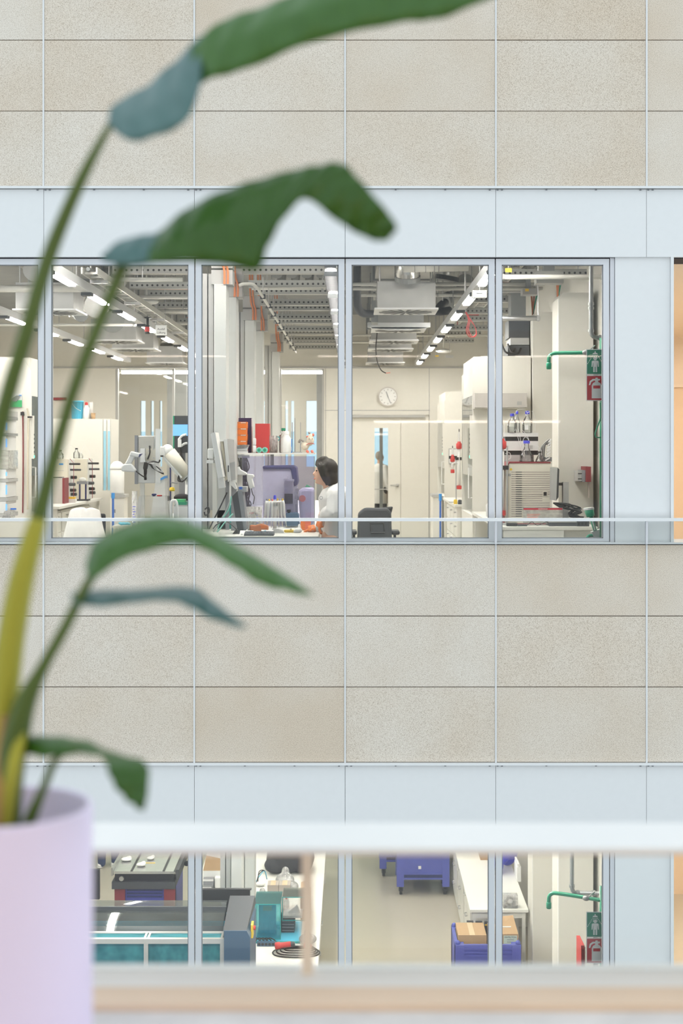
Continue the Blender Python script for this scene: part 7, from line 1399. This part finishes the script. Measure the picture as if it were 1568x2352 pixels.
def figure(x, y, z0, h, ang, label, hairm, topm, legm, long_hair=False, coat=False):
    """standing adult, facing direction ang (0 = away from the window)"""
    k = h / 1.75; ca, sa = math.cos(ang), math.sin(ang)
    def q(a, b_, c): return Vector((x + (a * ca - b_ * sa) * k, y + (a * sa + b_ * ca) * k, z0 + c * k))
    t = thing('person', label, 'person')
    m = MB()
    m.sph(q(0, .01, 1.63), (.078 * k, .088 * k, .115 * k), 12); m.sph(q(0, .075, 1.60), (.03 * k, .04 * k, .05 * k), 7); m.tube([q(0, .09, 1.64), q(0, .118, 1.605)], [.010 * k, .016 * k], 7)
    for s in (-1, 1): m.sph(q(.08 * s, 0, 1.62), (.014 * k, .02 * k, .03 * k), 6)
    m.tube([q(0, -.01, 1.42), q(0, 0, 1.55)], [.062 * k, .055 * k], 10); m.tube([q(0, 0, .90), q(0, 0, 1.1), q(0, 0, 1.32), q(0, 0, 1.45)], [.15 * k, .14 * k, .16 * k, .09 * k], 14)
    for s in (-1, 1):
        cap(m, q(.17 * s, 0, 1.40), q(.24 * s, -.01, 1.12), .05 * k, .042 * k); cap(m, q(.24 * s, -.01, 1.12), q(.25 * s, .05, .88), .042 * k, .03 * k); hand(m, q(.25 * s, .05, .88), q(.25 * s, .07, .70), q(0, 1, 0) - q(0, 0, 0), .009)
        cap(m, q(.09 * s, 0, .90), q(.10 * s, .01, .50), .088 * k, .06 * k); cap(m, q(.10 * s, .01, .50), q(.10 * s, -.02, .10), .055 * k, .036 * k)
    o = m.b('body', 'skin', t); remesh(o, .013, 3)
    m = MB()
    for s in (-1, 1):
        cap(m, q(.09 * s, 0, .93), q(.10 * s, .01, .50), .105 * k, .078 * k); cap(m, q(.10 * s, .01, .50), q(.10 * s, -.02, .07), .072 * k, .06 * k)
    m.tube([q(0, 0, .86), q(0, 0, 1.02)], [.15 * k, .155 * k], 12); o = m.b('trousers', legm, t); remesh(o, .014, 3)
    m = MB(); m.tube([q(0, 0, .62 if coat else .93), q(0, 0, 1.05), q(0, 0, 1.32), q(0, 0, 1.45), q(0, 0, 1.50)], [.21 * k if coat else .165 * k, .17 * k, .185 * k, .13 * k, .07 * k], 16)
    for s in (-1, 1): cap(m, q(.16 * s, 0, 1.40), q(.24 * s, -.01, 1.12), .075 * k, .062 * k); cap(m, q(.24 * s, -.01, 1.12), q(.25 * s, .05, .90), .06 * k, .046 * k)
    o = m.b('coat' if coat else 'jumper', topm, t); remesh(o, .014, 3)
    for s in (-1, 1):
        m = MB().sph(q(.10 * s, .05, .045), (.055 * k, .13 * k, .05 * k), 8).b('shoe', 'paper', t, smooth=True); MB().sph(q(.10 * s, .05, .015), (.058 * k, .135 * k, .016 * k), 8).b('sole', 'white_plastic', t, smooth=True)
    m = MB().sph(q(0, -.02, 1.665), (.088 * k, .092 * k, .10 * k), 10); o = m.b('hair', hairm, t, smooth=True)
    for s in (-1, 1): MB().sph(q(.032 * s, .088, 1.635), .010 * k, 6).b('eye', 'black', t)
    MB().tube([q(-.025, .10, 1.565), q(.025, .10, 1.565)], .006 * k, 6).b('mouth', 'coral', t)
    return t
figure(X(250, 21.3), 21.25, -H, 1.76, math.pi * .1, 'person in blue jeans and white shoes behind the blue machine', 'hair', 'trousers', 'jeans')
figure(X(872, 28.2), 28.2, 0, 1.58, math.pi * 1.75, 'person in a white lab coat seen through the door slit', 'grey_hair', 'coat', 'trousers', coat=True)
# woman at the bench: faces left, near arm reaching to the worktop
yw = 12.25; S = yw / F
wp = lambda a, b_, dy=0.0: Vector(((a - CX) * S, yw + dy, E - (b_ - CY) * S))
t = thing('person', 'woman with dark shoulder length hair in a white lab coat at the bench', 'person')
hc = wp(747, 1083)
m = MB(); m.sph(hc, (.082, .072, .105), 14); m.sph(hc + Vector((-.055, 0, -.045)), (.035, .045, .055), 9)
m.sph(hc + Vector((-.035, 0, -.085)), (.045, .04, .03), 8)                      # jaw
m.tube([hc + Vector((-.078, 0, .012)), hc + Vector((-.104, 0, -.028)), hc + Vector((-.088, 0, -.034))], [.010, .013, .012], 8)   # nose
m.tube([hc + Vector((-.086, 0, -.058)), hc + Vector((-.090, 0, -.066))], [.014, .012], 7); m.sph(hc + Vector((-.07, 0, -.092)), (.02, .022, .016), 7)
m.sph(hc + Vector((.012, -.072, -.01)), (.02, .012, .03), 6); m.sph(hc + Vector((.012, .072, -.01)), (.02, .012, .03), 6)
m.tube([hc + Vector((.02, 0, -.06)), hc + Vector((.035, 0, -.17)), hc + Vector((.05, 0, -.22))], [.052, .05, .08], 12)
tx = -.165
m.tube([(tx, yw, .88), (tx, yw, 1.05), (tx + .01, yw, 1.22), (tx + .02, yw, 1.30)], [.11, .10, .11, .07], 14)
sh = Vector((tx + .015, yw - .16, 1.27)); el = wp(766, 1176, -.22); wr = wp(741, 1183, -.16)
cap(m, sh, el, .045, .038); cap(m, el, wr, .036, .026)
sf = Vector((tx + .015, yw + .16, 1.27)); ef = sf + Vector((-.03, .03, -.25)); wf_ = ef + Vector((-.12, -.05, -.03)); cap(m, sf, ef, .045, .038); cap(m, ef, wf_, .036, .026)
hand(m, wf_, wf_ + Vector((-.12, 0, -.03)), (0, 1, 0), .009)
hand(m, wr, wr + Vector((-.03, .02, -.12)), (0, 1, 0), .009)
for s in (-1, 1): cap(m, (tx, yw + .08 * s, .86), (tx, yw + .09 * s, .46), .08, .055); cap(m, (tx, yw + .09 * s, .46), (tx + .02, yw + .09 * s, .08), .05, .033)
o = m.b('body', 'skin', t); remesh(o, .009, 3)
m = MB()                                                                        # coat: torso, skirt, sleeves with gathered cuffs
m.tube([(tx + .055, yw, .46), (tx + .04, yw, .72), (tx + .012, yw, .95), (tx - .002, yw, 1.10), (tx + .01, yw, 1.24), (tx + .02, yw, 1.31), (tx + .02, yw, 1.36)], [.15, .135, .112, .120, .145, .12, .07], 18)
m.tube([(tx + .015, yw - .15, 1.27), (tx + .02, yw, 1.30), (tx + .015, yw + .15, 1.27)], [.075, .09, .075], 12)
cap(m, sh, sh.lerp(el, .5) + Vector((.012, 0, 0)), .078, .075); cap(m, sh.lerp(el, .5) + Vector((.012, 0, 0)), el, .074, .070); cap(m, el, el.lerp(wr, .55) + Vector((0, 0, .012)), .070, .062); cap(m, el.lerp(wr, .55), wr, .056, .042)
cap(m, sf, ef, .075, .066); cap(m, ef, wf_, .064, .042)
for k in range(5): m.tube([sh.lerp(el, .2 + .17 * k) + Vector((-.06, -.03, .02)), sh.lerp(el, .25 + .17 * k) + Vector((.0, -.075, -.012)), sh.lerp(el, .22 + .17 * k) + Vector((.06, -.03, .012))], .016, 7)
o = m.b('lab_coat', 'coat', t); remesh(o, .010, 3)
m = MB(); m.tube([wr + Vector((.012, -.004, .012)), wr + Vector((-.004, 0, -.01))], [.043, .041], 14); hand(m, wr + Vector((-.004, 0, -.005)), wr + Vector((-.03, .02, -.12)), (0, 1, 0), .0115); o = m.b('glove', 'orange', t); remesh(o, .006, 2)
m = MB(); hand(m, wf_, wf_ + Vector((-.12, 0, -.03)), (0, 1, 0), .0115); o = m.b('glove', 'orange', t); remesh(o, .006, 2)
m = MB()                                                                        # hair to the shoulders, parted, showing the profile
m.sph(hc + Vector((.024, 0, .022)), (.088, .080, .094), 12); m.sph(hc + Vector((.052, 0, -.05)), (.060, .082, .09), 11); m.sph(hc + Vector((.052, 0, -.09)), (.056, .082, .05), 10)
m.tube([hc + Vector((-.030, -.052, .06)), hc + Vector((-.004, -.074, -.005)), hc + Vector((.012, -.078, -.07)), hc + Vector((.026, -.076, -.115))], [.026, .026, .028, .022], 9)
m.tube([hc + Vector((-.030, .052, .06)), hc + Vector((-.004, .074, -.005)), hc + Vector((.012, .078, -.07)), hc + Vector((.026, .076, -.115))], [.026, .026, .028, .022], 9)
m.tube([hc + Vector((-.076, -.02, .046)), hc + Vector((-.058, 0, .078)), hc + Vector((-.02, 0, .102)), hc + Vector((.02, 0, .112))], [.018, .034, .034, .024], 9); m.tube([hc + Vector((-.058, -.04, .07)), hc + Vector((-.05, -.066, .03)), hc + Vector((-.028, -.078, -.03)), hc + Vector((0, -.08, -.08))], [.022, .02, .018, .02], 8)
o = m.b('hair', 'hair', t); remesh(o, .010, 3)
for s in (-1, 1): MB().sph(hc + Vector((-.074, .03 * s, .008)), (.009, .011, .007), 6).b('eye', 'black', t)
MB().sph(hc + Vector((-.092, 0, -.062)), (.008, .02, .006), 6).b('mouth', 'coral', t)
c_ = wp(738, 1142, -.145)
ring(c_, .011, .014, c_.y - .006, c_.y - .003, 18).b('emblem', 'mid_grey', t)
for s in (-1, 1):
    MB().sph((tx - .03, yw + .09 * s, .045), (.12, .045, .045), 8).b('shoe', 'paper', t, smooth=True)
    cap(MB(), (tx, yw + .085 * s, .7), (tx + .01, yw + .09 * s, .10), .075, .055).b('trouser_leg', 'trousers', t, smooth=True)

settle()
for o in bpy.data.objects:
    if 'own_base' in o: del o['own_base']
